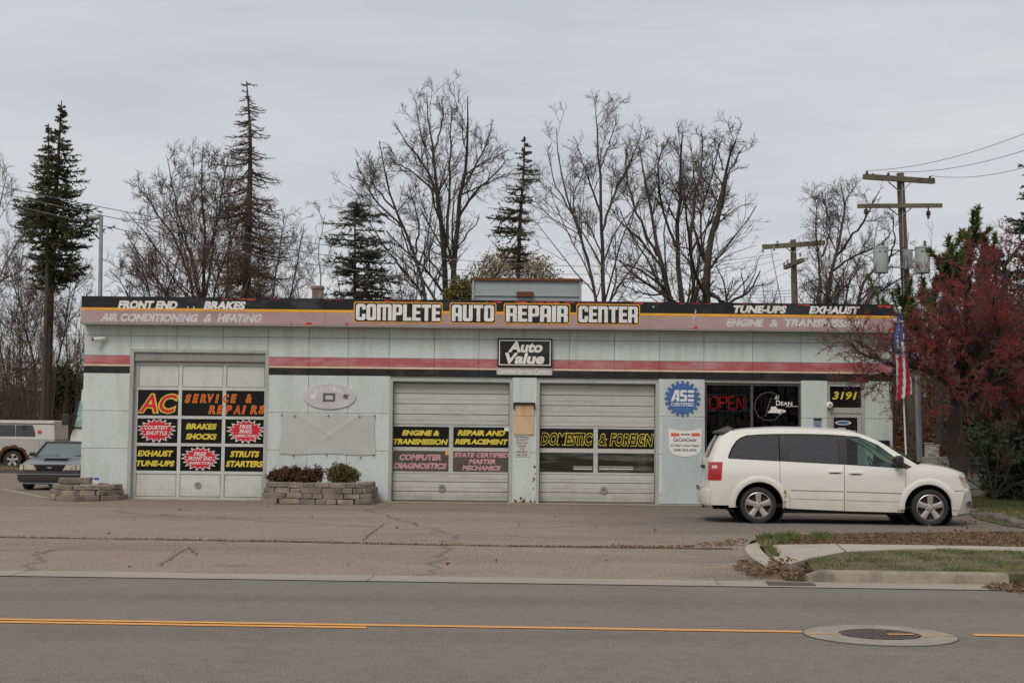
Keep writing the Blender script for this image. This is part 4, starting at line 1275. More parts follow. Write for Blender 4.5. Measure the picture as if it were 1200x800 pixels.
# blank grey banner, wrinkled, held by screws
bn, p = wall_thing('banner', 'blank faded grey banner stretched on the wall above the shrubs', 'banner', 384.5, 509)
a = W(bn, (329.5, 485.2, 439.5, 531.8)); nx, nz_ = 60, 26
mb = MB()
for j in range(nz_ + 1):
    for i in range(nx + 1):
        u, v = i / nx, j / nz_
        x = a[0] + (a[2] - a[0]) * u; z = a[1] + (a[3] - a[1]) * v
        x += .05 * math.sin(v * 5.5 + 1.2) * (u - .5)
        f1 = max(0, 1 - abs((v - (1.0 - (u - .16) * 1.5))) / .09) * (0 < u - .14 < .45)
        f2 = max(0, 1 - abs((v - (1.0 - (.84 - u) * 1.7))) / .09) * (0 < .86 - u < .42)
        f3 = max(0, 1 - abs((v - (1.0 - (u - .15) * 3.0))) / .12) * (0 < u - .14 < .25)
        y = -.02 - .009 * (f1 + f2 + .7 * f3) - .005 * math.sin(u * 12 + 3 * v) * math.sin(v * 3)
        z += -.02 * math.sin(u * math.pi * 3) * (1 - v) * .8
        mb.v.append((x, y, z))
for j in range(nz_):
    for i in range(nx):
        k_ = j * (nx + 1) + i
        mb.f.append((k_, k_ + 1, k_ + nx + 2, k_ + nx + 1)); mb.m.append(0)
M_ban = mat('banner_cloth', (0.44, 0.445, 0.43), rough=.6, scale=1.4, color2=(0.50, 0.505, 0.49), c2pos=(.35, .65))
mb.build('cloth', M_ban, bn, smooth=True)
for x, y in ((346, 487.5), (385, 487), (421.5, 488), (330.5, 486), (439, 487), (344, 533.5), (383, 532.8), (422.5, 535.5), (438, 533)):
    q = W(bn, (x - .7, y - .7, x + .7, y + .7)); MB().cbox(q[0], -.05, q[1], q[2], 0, q[3], c=.006).build('screw', M_rust, bn)

# plywood board and bracket on the pier; printed notice
bd, p = wall_thing('plywood_board', 'bare plywood board under a black bracket on the pier between ribbed doors', 'board', 614, 490)
a = W(bd, (603, 472.6, 626.2, 487)); MB().cbox(a[0], -.03, a[1], a[2], 0, a[3], c=.004).build('plank', M_ply, bd)
a = W(bd, (602.4, 487.3, 625.4, 509)); MB().cbox(a[0], -.034, a[1], a[2], 0, a[3], c=.004).build('plank', M_ply, bd)
a = W(bd, (601.6, 471.5, 627, 474)); t = .02
MB().cbox(a[0], -.08, a[3] - .05, a[2], 0, a[3], c=.008).cbox(a[0], -.079, a[3] - .16, a[0] + .03, 0, a[3] - .045, c=.005).cbox(a[2] - .03, -.079, a[3] - .16, a[2], 0, a[3] - .045, c=.005).build('bracket', M_fblack, bd)
nb, p = wall_thing('notice', 'small white notice with lines of black capitals under the plywood board', 'notice', 612, 522)
a = W(nb, (604, 508.8, 620.5, 535)); MB().cbox(a[0], -.012, a[1], a[2], 0, a[3], c=.002).build('sheet', mat('notice_paper', (0.55, 0.55, 0.53), rough=.7), nb)
for i, s_ in enumerate(('NO PARKING', 'IN FRONT', 'OF DOORS', 'UNLESS', 'YOU', 'ARE NEXT', 'IN LINE')):
    hw = len(s_) * .8
    mb = MB(); y = 512 + i * 3.45; wl(mb, nb, s_, (612 - hw, y - 1.1, 612 + hw, y + 1.2), -.0145, bold=.01, shear=0); mb.build('lettering', M_ink, nb)
# stickers by the entrance
sk, p = wall_thing('poster', 'small dark blue and white notice on the wall left of the entrance', 'notice', 957.5, 497)
a = W(sk, (953.2, 490, 962.6, 503.5)); MB().cbox(a[0], -.012, a[1], a[2], 0, a[3], c=.002).build('sheet', mat('poster_paper', (0.42, 0.44, 0.47), rough=.6, scale=30, color2=(0.2, 0.22, 0.26), c2pos=(.45, .55)), sk)
q = W(sk, (953.2, 490, 962.6, 493)); MB().box(q[0], -.014, q[1], q[2], -.011, q[3]).build('heading', M_ink, sk)
for i in range(4):
    q = W(sk, (954, 495 + i * 2.1, 961.8, 495.8 + i * 2.1)); MB().box(q[0], -.014, q[1], q[2], -.011, q[3]).build('print', M_blue, sk)
# mailbox
mbx, p = wall_thing('mailbox', 'black wall mailbox at the right end of the front wall', 'mailbox', 1033.5, 521)
a = W(mbx, (1026, 515.8, 1041, 527)); MB().cbox(a[0], -.14, a[1], a[2], 0, a[3] - .03, c=.015).build('box', M_fblack, mbx)
MB().cbox(a[0] - .01, -.155, a[3] - .03, a[2] + .01, 0, a[3], c=.012).build('lid', M_fblack, mbx)
# entrance lamp disc
ld, p = wall_thing('wall_lamp', 'small round white fitting at the left side of the entrance transom', 'lamp', 971.8, 474.3, )
mb = MB(); mb.lathe([(0, -.09), (.035, -.09), (.04, -.075), (.075, -.06), (.075, 0)], (0, 0, 0), 'y', 24); mb.build('shade', M_whitep, ld, smooth=True)
mb = MB(); mb.lathe([(0, -.095), (.022, -.093), (.025, -.085)], (0, 0, 0), 'y', 16); mb.build('lens', M_ink, ld)
# security camera
sc_, p = wall_thing('security_camera', 'white bullet security camera below the fascia at the left end', 'camera', 119, 397)
mb = MB(); mb.tube([(-.0, 0, .02), (0, -.10, .02)], .03, 10); mb.build('mount', M_whitep, sc_, smooth=True)
mb = MB(); mb.tube([(.10, -.05, .01), (-.13, -.22, -.03)], .048, 14); mb.build('body', M_whitep, sc_, smooth=True)
mb = MB(); mb.tube([(-.128, -.219, -.03), (-.15, -.235, -.034)], .036, 12); mb.build('lens', M_ink, sc_, smooth=True)
# open sign
M_nred = mat('neon_red', (0.5, 0.02, 0.02), rough=.4, emit=(1.0, .05, .04, .75))
M_nblue = mat('neon_rim', (0.12, 0.14, 0.18), rough=.4, emit=(.25, .32, .5, .3))
os_ = thing('open_sign', 'red neon OPEN sign hanging inside the left office pane', 'sign', (at(852, 472, FY + .2).x, FY + .2, at(852, 472, FY + .2).z))
k = (FY + .2) / 1667
def roundrect(w, h, r, n=5):
    P = []
    for cx_, cz_, a0 in ((w - r, h - r, 0), (-w + r, h - r, 90), (-w + r, -h + r, 180), (w - r, -h + r, 270)):
        for t in np.linspace(a0, a0 + 90, n): P.append((cx_ + r * math.cos(math.radians(t)), 0, cz_ + r * math.sin(math.radians(t))))
    return P + [P[0]]
MB().tube(roundrect(22.3 * k, 9.3 * k, 2 * k), .011, 6, cap=False).build('rim', M_nblue, os_)
let = {'O': [[(-17, -7), (-20, -5), (-20, 5), (-17, 7), (-13, 7), (-10.8, 5), (-10.8, -5), (-13, -7), (-17, -7)]],
       'P': [[(-8.5, -7.2), (-8.5, 7), (-2, 7), (-.4, 5), (-.4, 2), (-2, 0), (-8.5, 0)]],
       'E': [[(9, 7), (1.8, 7), (1.8, -7), (9, -7)], [(1.8, 0), (8, 0)]],
       'N': [[(11.5, -7.2), (11.5, 7), (19.5, -7), (19.5, 7.2)]]}
for ch, ls in let.items():
    mb = MB()
    for off in (-.010, .012):
        for l in ls: mb.tube([(x * k + off, -.01, z * k + off) for x, z in l], .009, 6)
    mb.build('letter', M_nred, os_)
# string of small lights / goods on the sill is hidden by the minivan

# ------------------------------------------------------------------ stone planters
M_stone = mat('planter_stone', (0.29, 0.235, 0.185), rough=.95, scale=2.6, color2=(0.155, 0.125, 0.10), c2pos=(.38, .68), bump=.7, bscale=22, objvar=.22)
def stone_meshes(L, n=5):
    r = []
    for i in range(n):
        mb = MB(); mb.cbox(-L / 2, -.14, .0, L / 2, .14, .118, c=.014, jit=.012, rnd=RND); r.append(mb.mesh('stone', M_stone))
    return r
STN = {.34: stone_meshes(.34), .23: stone_meshes(.23), .45: stone_meshes(.45)}
def planter(name, label, path, rows, org):
    t = thing(name, label, 'planter', org)
    P = [Vector((p[0] - org[0], p[1] - org[1], 0)) for p in path]
    d = [0]
    for a_, b_ in zip(P[:-1], P[1:]): d.append(d[-1] + (b_ - a_).length)
    def pos(u):
        for i in range(len(P) - 1):
            if u <= d[i + 1]:
                k_ = (u - d[i]) / (d[i + 1] - d[i]); dr_ = P[i + 1] - P[i]
                return P[i].lerp(P[i + 1], k_), math.atan2(dr_.y, dr_.x)
        return P[-1], 0
    for r in range(rows):
        u = (0.0, -.2, -.1, -.28)[r % 4]
        while u < d[-1]:
            L = RND.choice([.34, .34, .23, .45])
            c = u + L / 2
            if 0 < c < d[-1]:
                p, a_ = pos(c); nrm = Vector((-math.sin(a_), math.cos(a_), 0))
                p = p + nrm * (r * .035 + RND.uniform(-.012, .012))
                place('stone', RND.choice(STN[L]), (p.x, p.y, r * .122 + RND.uniform(0, .003)), a_ + RND.uniform(-.04, .04), t)
            u += L + .006
    inner = [(p.x, p.y) for p in P]
    cxm = sum(p[0] for p in inner) / len(inner); 
    sl = sheet('soil', [(cxm + (p[0] - cxm) * .94, p[1] + .08) for p in inner], rows * .122 - .07, M_soil, z_low=0)
    sl.build('soil', M_soil, t)
    return t
def arc(x0, x1, yb, yf, n=14, pw=.42):
    P = []
    for i in range(n + 1):
        t = math.pi - math.pi * i / n
        c_, s_ = math.cos(t), math.sin(t)
        P.append(((x0 + x1) / 2 + (x1 - x0) / 2 * math.copysign(abs(c_) ** pw, c_), yb - (yb - yf) * abs(s_) ** pw))
    return P
pl2 = planter('stone_planter', 'four course curved stone planter with shrubs under the grey banner', arc(-5.60, -3.22, 33.8, 32.2), 4, (-4.45, 33.2, 0))
pl1 = planter('stone_planter', 'low three course stone planter at the left corner of the building', [(-10.85, 34.6), (-10.70, 33.6), (-10.35, 32.85), (-9.9, 32.55), (-9.5, 32.8), (-9.25, 33.3), (-9.2, 33.85)], 3, (-9.95, 33.3, 0))
ls = MB().cbox(-.35, -.15, 0, .37, .15, .15, c=.02, jit=.015, rnd=RND).build('loose_stone', M_stone, None, loc=(-10.05, 33.0, .37), rz=.1)
tag(ls, 'single loose stone block lying on top of the left planter', 'stone')
M_bluep = mat('blue_plastic', (0.04, 0.12, 0.42), rough=.4)
lt = thing('litter', 'crumpled white and blue wrapper lying in the left stone planter', 'litter', (-9.68, 33.1, .36))
def crumple(r, sx, sy, sz, seed):
    bm = bmesh.new(); bmesh.ops.create_icosphere(bm, subdivisions=2, radius=r); R_ = random.Random(seed)
    for v in bm.verts: v.co = Vector((v.co.x * sx, v.co.y * sy, max(v.co.z * sz, -r * .3))) * R_.uniform(.7, 1.2)
    mb = MB(); mb.addbm(bm); bm.free(); return mb
crumple(.085, 1, 1, .9, 1).build('wrapper', M_whitep, lt, loc=(0, 0, .05)); crumple(.055, 1.2, 1, .7, 2).build('lid', M_bluep, lt, loc=(.09, 0, .13))
o = crumple(.08, 1.6, 1, .6, 3).build('litter', M_dry, None, loc=(-9.45, 33.15, .36)); tag(o, 'small brown crumpled leaf heap right of the blue and white wrapper', 'litter')

# ------------------------------------------------------------------ flag on a leaning pole
M_pole = mat('pole_white', (0.62, 0.62, 0.60), rough=.4, var=.1)
p1 = at(1054.5, 364, 31.2)
p0 = Vector((at(1064.5, 570, 31.2).x, 31.2, 0))
fg = thing('flag', 'limp stars and stripes flag on a thin pole at the right end of the building', 'flag', p0)
L_ = lambda p: (p.x - p0.x, p.y - p0.y, p.z - p0.z)
MB().tube([(0, 0, 0), L_(p1)], [.021, .016], 10).build('pole', M_pole, fg, smooth=True)
mb = MB(); mb.lathe([(0, -.05), (.035, -.035), (.05, 0), (.035, .035), (0, .05)], L_(p1 + Vector((0, 0, .05))), 'z', 12); mb.build('finial', M_pole, fg, smooth=True)
M_fr = mat('flag_red', (0.45, 0.03, 0.055), rough=.8, var=.15); M_fw = mat('flag_white', (0.70, 0.66, 0.64), rough=.8, var=.1); M_fb = mat('flag_blue', (0.075, 0.085, 0.22), rough=.8, var=.15)
# the cloth hangs from its hoist: fly end droops down the pole
hx = [(1054.0, 366), (1047.5, 395), (1050, 425), (1050, 450), (1048.5, 471)]     # left silhouette
hr = [(1057.0, 368), (1061.5, 400), (1064, 425), (1067.5, 445), (1069, 461)]       # right silhouette
NU, NV = 26, 44
def lerp_l(l, v):
    f_ = v * (len(l) - 1); i = min(int(f_), len(l) - 2); k_ = f_ - i
    return (l[i][0] + (l[i + 1][0] - l[i][0]) * k_, l[i][1] + (l[i + 1][1] - l[i][1]) * k_)
mb = MB(); grid = []
for j in range(NV + 1):
    v = j / NV; a = lerp_l(hx, v); b = lerp_l(hr, v)
    for i in range(NU + 1):
        u = i / NU
        pu = u + .06 * math.sin(u * 9 + v * 4)
        p = at(a[0] + (b[0] - a[0]) * pu, a[1] + (b[1] - a[1]) * pu, 31.1)
        p.y += .10 * math.sin(u * 14 + v * 5) * (.3 + v) * .8
        mb.v.append(L_(p))
for j in range(NV):
    for i in range(NU):
        k_ = j * (NU + 1) + i
        u, v = i / NU, j / NV
        st_ = int((u * 7.5 + v * 2.6)) % 2
        canton = v < .40 and not (u > .55 and v > .26)
        mi_ = 2 if canton else (0 if st_ == 0 else 1)
        if canton and u > .8 and v > .3: mi_ = 0
        mb.f.append((k_, k_ + NU + 1, k_ + NU + 2, k_ + 1)); mb.m.append(mi_)
cl = mb.build('cloth', [M_fr, M_fw, M_fb], fg, smooth=True)
mb = MB()
for k_ in range(34):
    u, v = RND.uniform(.2, .9), RND.uniform(.06, .38)
    a = lerp_l(hx, v); b = lerp_l(hr, v); u2 = u + .06 * math.sin(u * 9 + v * 4)
    p = at(a[0] + (b[0] - a[0]) * u2, a[1] + (b[1] - a[1]) * u2, 31.1); p.y += .10 * math.sin(u * 14 + v * 5) * (.3 + v) * .8 - .012
    q = L_(p); r_ = .022
    mb.add([(q[0] + r_ * (1 if n % 2 == 0 else .42) * math.cos(t), q[1], q[2] + r_ * (1 if n % 2 == 0 else .42) * math.sin(t)) for n, t in enumerate(np.linspace(1.57, 1.57 + 6.283, 11)[:-1])], [tuple(range(10))])
o = mb.build('stars', M_fw, fg); o['kind'] = 'stuff'
# ------------------------------------------------------------------ vehicles
def paint(name, c, rough=.28, dirt=None, metal=0.0, coat=.6):
    m = mat(name, c, rough=rough, var=.04, scale=1.2, metal=metal, coat=coat)
    if dirt and not m.get('dirty'):
        m['dirty'] = 1
        t = m.node_tree; b = t.nodes['Principled BSDF']; src = b.inputs['Base Color'].links[0].from_socket
        geo = [x for x in t.nodes if x.type == 'NEW_GEOMETRY'][0]
        sp = t.nodes.new('ShaderNodeSeparateXYZ'); t.links.new(geo.outputs['Position'], sp.inputs[0])
        n = t.nodes.new('ShaderNodeTexNoise'); n.inputs['Scale'].default_value = 2.5; n.inputs['Detail'].default_value = 6; t.links.new(geo.outputs['Position'], n.inputs['Vector'])
        ad = t.nodes.new('ShaderNodeMath'); ad.operation = 'MULTIPLY_ADD'; ad.inputs[1].default_value = .7; t.links.new(n.outputs['Fac'], ad.inputs[0]); t.links.new(sp.outputs['Z'], ad.inputs[2])
        r = t.nodes.new('ShaderNodeMapRange')
        for i, v in enumerate((1.05, .5, 0, .6)): r.inputs[i + 1].default_value = v
        t.links.new(ad.outputs[0], r.inputs[0])
        q = t.nodes.new('ShaderNodeMix'); q.data_type = 'RGBA'; t.links.new(r.outputs[0], q.inputs[0]); t.links.new(src, q.inputs[6]); q.inputs[7].default_value = (*dirt, 1)
        t.links.new(q.outputs[2], b.inputs['Base Color'])
    return m
M_vwhite = paint('van_white', (0.75, 0.735, 0.665), dirt=(0.50, 0.42, 0.32), rough=.32, coat=.5)
M_vblack = mat('trim_black', (0.018, 0.017, 0.017), rough=.38, var=.15)
M_under = mat('underside', (0.012, 0.012, 0.012), rough=.9)
M_tyre = mat('tyre', (0.028, 0.026, 0.025), rough=.85, var=.25, scale=8, bump=.2)
M_rim = mat('alloy', (0.52, 0.49, 0.46), rough=.38, metal=.75, var=.1)
M_rimd = mat('rim_dark', (0.03, 0.027, 0.025), rough=.7)
M_tint = mat('tinted_glass', (0.022, 0.020, 0.021), rough=.02, spec=.9, var=.1)
M_gfront = glass_mat('front_glass', (0.50, 0.66, 0.60))
M_tail = mat('tail_red', (0.42, 0.012, 0.02), rough=.12, coat=.8, var=.1)
M_tailw = mat('tail_clear', (0.65, 0.45, 0.45), rough=.15, coat=.8)
M_amber = mat('amber_lens', (0.80, 0.24, 0.05), rough=.15, coat=.8)
M_lens = mat('lamp_lens', (0.50, 0.50, 0.46), rough=.1, coat=1.0, metal=.3)
M_seat = mat('seat_cloth', (0.13, 0.13, 0.125), rough=.9)
M_chrome = mat('chrome', (0.6, 0.6, 0.6), rough=.15, metal=1.0)

def smooth_pts(pts, n=6):
    """Catmull-Rom through the points (open)"""
    P = [Vector(p) for p in pts]; out_ = []
    for i in range(len(P) - 1):
        p0, p1, p2, p3 = P[max(i - 1, 0)], P[i], P[i + 1], P[min(i + 2, len(P) - 1)]
        for k in range(n):
            t = k / n
            out_.append(0.5 * ((2 * p1) + (-p0 + p2) * t + (2 * p0 - 5 * p1 + 4 * p2 - p3) * t * t + (-p0 + 3 * p1 - 3 * p2 + p3) * t ** 3))
    out_.append(P[-1])
    return out_

class Side:
    """flat side outlines bent onto a car's flank"""
    def __init__(self, yfun, step=.07):
        self.y = yfun; self.step = step
    def bm(self, outl):
        bm = bmesh.new()
        vs = [bm.verts.new((p[0], 0, p[1])) for p in outl]
        try:
            f = bm.faces.new(vs)
        except ValueError:
            return bm
        xs_ = [p[0] for p in outl]; zs_ = [p[1] for p in outl]
        def cut(lo, hi, ax):
            q = math.ceil(lo / self.step) * self.step
            while q < hi:
                co = (q, 0, 0) if ax == 0 else (0, 0, q)
                no = (1, 0, 0) if ax == 0 else (0, 0, 1)
                bmesh.ops.bisect_plane(bm, geom=bm.verts[:] + bm.edges[:] + bm.faces[:], plane_co=co, plane_no=no, dist=1e-5)
                q += self.step
        cut(min(xs_), max(xs_), 0); cut(min(zs_), max(zs_), 1)
        return bm
    def pair(self, name, m, parent, outl, smooth=True, **kw):
        """the same panel on both flanks, each its own part"""
        r = []
        for sd_ in (-1, 1):
            q_ = MB(); self.add(q_, outl, sides=(sd_,), **kw)
            r.append(q_.build(name, m, parent, smooth=smooth))
        return r
    def add(self, mb, outl, off=0.0, thick=.02, both=True, sides=None):
        bm = self.bm(outl)
        bm.verts.index_update()
        co = [(v.co.x, v.co.z) for v in bm.verts]
        fs = [[v.index for v in f.verts] for f in bm.faces]
        for sgn in (sides or ((-1, 1) if both else (-1,))):
            V = [(x, sgn * (self.y(x, z) + off), z) for x, z in co]
            out_ = []
            for f in fs:
                a, b, c = (Vector(V[i]) for i in f[:3])
                nrm = Vector((0, 0, 0))
                for i in range(len(f)):
                    p, q = Vector(V[f[i]]), Vector(V[f[(i + 1) % len(f)]])
                    nrm += p.cross(q)
                out_.append(tuple(f) if nrm.y * sgn > 0 else tuple(reversed(f)))
            mb.add(V, out_)
            if thick:      # returned edge
                n = len(outl)
                V = [(p[0], sgn * (self.y(*p[:2]) + off), p[1]) for p in outl] + [(p[0], sgn * (self.y(*p[:2]) + off - thick), p[1]) for p in outl]
                mb.add(V, [(i, (i + 1) % n, (i + 1) % n + n, i + n) for i in range(n)])
        bm.free()
        return mb

def patch(edge, centre, pw=2.6, n=16, close=None):
    """full width surface: edge line (x, y, z) for the near side, centre line (x, z); both same length"""
    mb = MB()
    m = len(edge)
    for i in range(m):
        ex, ey, ez = edge[i]; cx_, cz_ = centre[i]
        for j in range(n + 1):
            s_ = -1 + 2 * j / n
            s2 = math.sin(s_ * math.pi / 2)
            w_ = abs(s2) ** pw
            mb.v.append((cx_ + (ex - cx_) * w_, s2 * ey, cz_ + (ez - cz_) * w_))
    for i in range(m - 1):
        for j in range(n):
            k = i * (n + 1) + j
            mb.f.append((k, k + 1, k + n + 2, k + n + 1)); mb.m.append(0)
    return mb

def wheel(name, parent, loc, r, w, rim_r, style=5, side=-1):
    e = MB()
    prof = [(rim_r, -w * .42), (rim_r + .02, -w * .5), (r - .05, -w * .52), (r - .015, -w * .46), (r, -w * .30), (r, w * .30), (r - .015, w * .46), (r - .05, w * .52), (rim_r + .02, w * .5), (rim_r, w * .42)]
    e.lathe(prof, (0, 0, 0), 'y', 40)
    wh = e.build(name, M_tyre, parent, loc=loc, smooth=True)
    if side > 0: wh.rotation_euler.z = math.pi
    d = MB(); d.lathe([(rim_r, -w * .42), (rim_r - .012, -w * .45), (rim_r - .022, -w * .30), (rim_r - .03, 0)], (0, 0, 0), 'y', 40)
    yf = -w * .40
    if style:
        for k in range(style):
            a = 2 * math.pi * k / style + .31
            ca, sa = math.cos(a), math.sin(a)
            def P(rr, t, y): return (rr * ca - t * sa, y, rr * sa + t * ca)
            r0, r1 = .04, rim_r - .018
            w0, w1 = rim_r * .15, rim_r * .235
            vs = [P(r0, -w0, yf), P(r1, -w1, yf - .012), P(r1, w1, yf - .012), P(r0, w0, yf), P(r0, -w0, yf + .05), P(r1, -w1, yf + .05), P(r1, w1, yf + .05), P(r0, w0, yf + .05), P(r0 + .02, 0, yf - .014), P(r1, 0, yf - .022)]
            d.add(vs, [(0, 8, 9, 1), (8, 3, 2, 9), (0, 1, 5, 4), (3, 7, 6, 2)])
        d.lathe([(.0, yf - .022), (.03, yf - .022), (.036, yf - .014), (rim_r * .36, yf - .006), (rim_r * .38, yf + .04)], (0, 0, 0), 'y', 24)
    o = d.build('rim', M_rim, wh, smooth=True)
    bk = MB(); bk.lathe([(0, -.02), (rim_r - .02, -.02)], (0, 0, 0), 'y', 24)
    for k in range(5):
        a = 2 * math.pi * k / 5; bk.lathe([(0, yf - .014), (.012, yf - .014), (.014, yf)], (rim_r * .24 * math.cos(a), 0, rim_r * .24 * math.sin(a)), 'y', 8)
    bk.build('hub', M_rimd, wh)
    return wh

def wedge_arc(cx_, cz, r, a0, a1, n=14):
    return [(cx_ + r * math.cos(math.radians(a)), cz + r * math.sin(math.radians(a))) for a in np.linspace(a0, a1, n)]

# ---- white minivan
VS = 63.3
def V_(px, py): return ((px - 886.4) / VS, (612 + (px - 886.4) * .030 - py) / VS)
def VP(*pp): return [V_(*p) for p in pp]
vw = .99
def vy(x, z):
    y = vw - .055
    if z < .95: y = vw - .02 - .06 * (1 - z / .95) ** 1.5
    else: y = vw - .02 - (z - .95) * .20 - (z - .95) ** 2 * .12
    y -= .10 * max(0, (x - 3.35) / .75) ** 2
    y -= .05 * max(0, (-.45 - x) / .5) ** 2
    return y
SD = Side(vy)
van = thing('minivan', 'white minivan parked facing right in front of the office', 'van', (4.66, 27.42, 0), math.radians(-4))
# body: flank panels with open shut lines over a dark shell
RA = (-.0 + .02, .335 - .0)    # rear wheel centre
FX = 198 / VS
arc_r = wedge_arc(.02, .33, .445, 178, 2)     # rear arch, left to right over the top
arc_f = wedge_arc(FX - .03, .33, .435, 180, 0)
belt = lambda x: V_(886.4 + x * VS, 0)[1] * 0 + 1.235 - .0   # placeholder
zb0 = V_(851, 535.5)[1]; zb1 = V_(985, 545)[1]; zb2 = V_(1069, 552)[1]
def bz(x):
    return np.interp(x, [V_(851, 0)[0], V_(985, 0)[0], V_(1069, 0)[0]], [zb0, zb1, zb2])
def sill(x): return np.interp(x, [-.2, 3.2], [.285, .225])
body = MB()
# rear quarter with D pillar and roof rail end
xq = V_(911.2, 0)[0]
gapd = .008
rear_edge = VP((829.5, 585), (829, 571), (830.5, 560), (831.5, 545), (835, 534), (843, 518), (850, 507.5), (857, 503.2))
roof = smooth_pts([(*p, 0) for p in VP((857, 503.2), (870, 501.8), (890, 501.3), (911.4, 501.3), (940, 502.3), (968.8, 504.3), (985.3, 505.8), (1005.6, 509.3), (1027.5, 518.9), (1047.8, 532.2), (1069.7, 546.5))], 4)
roof = [(p.x, p.y) for p in roof]
def roof_z(x): return np.interp(x, [p[0] for p in roof], [p[1] for p in roof])
wr = VP((851.3, 534.4), (852, 531), (856, 522), (861, 515), (867, 510.8), (874.3, 508.4), (890, 507.6), (912.2, 507.4))   # rear side window, bottom left to top right
q1 = [(-.38, .30)] + [(p[0], p[1]) for p in rear_edge] + [p for p in roof if V_(857, 0)[0] < p[0] < xq] + [(xq, roof_z(xq))]
# cut-out for the glass: drop down inside the roof rail
q1 += [(xq, wr[-1][1])] + list(reversed(wr)) + [(wr[0][0] + .0, bz(wr[0][0]))] + [(xq, bz(xq))]
door_back = VP((911.2, 560), (912.5, 568), (917, 574), (921.5, 579), (922.8, 585), (923, 593))
q1 += [(p[0], p[1]) for p in door_back[:-1]] + [(door_back[-1][0], .29)]
q1 += [(.455, .29)] + list(reversed(arc_r)) + [(-.43, .30)]
SD.pair('quarter_panel', M_vwhite, van, q1, thick=.03)
# upper rail from the D pillar to the windscreen
xr0 = xq; rail = [(p[0], p[1]) for p in roof if p[0] > xr0]
lowr = VP((1067, 551), (1047, 539.4), (1026, 522.6), (1004, 512.6), (984, 510.5), (968, 509.2), (940, 508), (911.2, 507.4))
SD.pair('roof_rail', M_vwhite, van, [(xr0, roof_z(xr0))] + rail + lowr, thick=.02)
# front wing
xf0 = V_(1056, 0)[0]
wing_top = smooth_pts([(*p, 0) for p in VP((1056, 552.3), (1069.7, 547.2), (1078, 546.8), (1095, 549.3), (1108, 552.6), (1116.5, 559.5))], 3)
wing = [(xf0 + gapd, bz(xf0) - .01)] + [(p.x, p.y) for p in wing_top]
wing += VP((1117, 561.5), (1123, 573.3)) + VP((1124, 577.5), (1112, 577.5))
wing += [(FX - .03 + .435, .47)] + list(reversed(arc_f))[1:] + [(FX - .475, .245), (V_(1052.5, 0)[0] + gapd, .235)] + VP((1055.9 + .8, 600))[:0] + [(xf0 + gapd, .55)]
SD.pair('front_wing', M_vwhite, van, wing, thick=.03)
# doors
def quad_door(x0, x1, pts_extra=None): pass
sd = MB()
dpts = [(xq + gapd, bz(xq))] + [(V_(986, 0)[0] - gapd / 2, bz(V_(986, 0)[0]))] + [(V_(986, 0)[0] - gapd / 2, .255)] + [(door_back[-1][0] + gapd, .285)] + [(p[0] + gapd, p[1]) for p in reversed(door_back[:-1])]
sdoors = SD.pair('sliding_door', M_vwhite, van, dpts, thick=.03); sdo = sdoors[0]
fd = MB(); x0 = V_(986.1, 0)[0] + gapd / 2
fdoors = SD.pair('front_door', M_vwhite, van, [(x0, bz(x0)), (xf0, bz(xf0) - .0), (xf0, .55), (V_(1053, 0)[0], .24), (x0, .253)], thick=.03); fdo = fdoors[0]
# rub strips, lower crease, handles
M_groove = mat('shut_line', (0.20, 0.17, 0.14), rough=.6)
for pa, pb, prs in (((924, 573.2), (985, 575.8), sdoors), ((988.2, 576), (1052, 579.2), fdoors)):
    a, b = V_(*pa), V_(*pb)
    for sd_, par in zip((-1, 1), prs):
        m_ = MB(); SD.add(m_, [(a[0], a[1]), (b[0], b[1]), (b[0], b[1] - .018), (a[0], a[1] - .018)], off=.006, thick=.01, sides=(sd_,)); m_.build('rub_strip', M_groove, par)
        m_ = MB(); SD.add(m_, [(a[0], a[1] - .02), (b[0], b[1] - .02), (b[0], b[1] - .16), (a[0], a[1] - .16)], off=.010, thick=.012, sides=(sd_,)); m_.build('moulding', M_vwhite, par, smooth=True)
for (hx0, hy0, hx1), prs in (((967, 552, 983), sdoors), ((991, 553.8, 1006), fdoors)):
    a, b = V_(hx0, hy0), V_(hx1, hy0 + .5)
    for sd_, par in zip((-1, 1), prs):
        m_ = MB(); SD.add(m_, [(a[0], a[1] + .018), (b[0], b[1] + .018), (b[0], b[1] - .022), (a[0], a[1] - .022)], off=.028, thick=.03, sides=(sd_,)); m_.build('handle', M_vwhite, par, smooth=True)
        m_ = MB(); SD.add(m_, [(a[0] + .04, a[1] - .02), (b[0] - .04, b[1] - .02), (b[0] - .05, b[1] - .05), (a[0] + .05, a[1] - .05)], off=.003, thick=.0, sides=(sd_,)); m_.build('handle_recess', M_groove, par)
# arch flares
for nm, cx_, r_, par in (('arch_flare', .02, .445, van), ('arch_flare', FX - .03, .435, van)):
    for sgn in (-1, 1):
        m_ = MB()
        n = 28; rows = [(r_ - .012, -.03), (r_ - .002, .012), (r_ + .035, .020), (r_ + .085, .012), (r_ + .12, -.004)]
        b0 = len(m_.v)
        for a in np.linspace(184, -4, n):
            for rr, of in rows:
                x, z = cx_ + rr * math.cos(math.radians(a)), .33 + rr * math.sin(math.radians(a))
                z = max(z, .26); m_.v.append((x, sgn * (vy(x, z) + of), z))
        for i in range(n - 1):
            for j in range(4):
                k = b0 + i * 5 + j; f_ = (k, k + 1, k + 6, k + 5); m_.f.append(f_ if sgn > 0 else f_[::-1]); m_.m.append(0)
        m_.build(nm, M_vwhite, van, smooth=True)
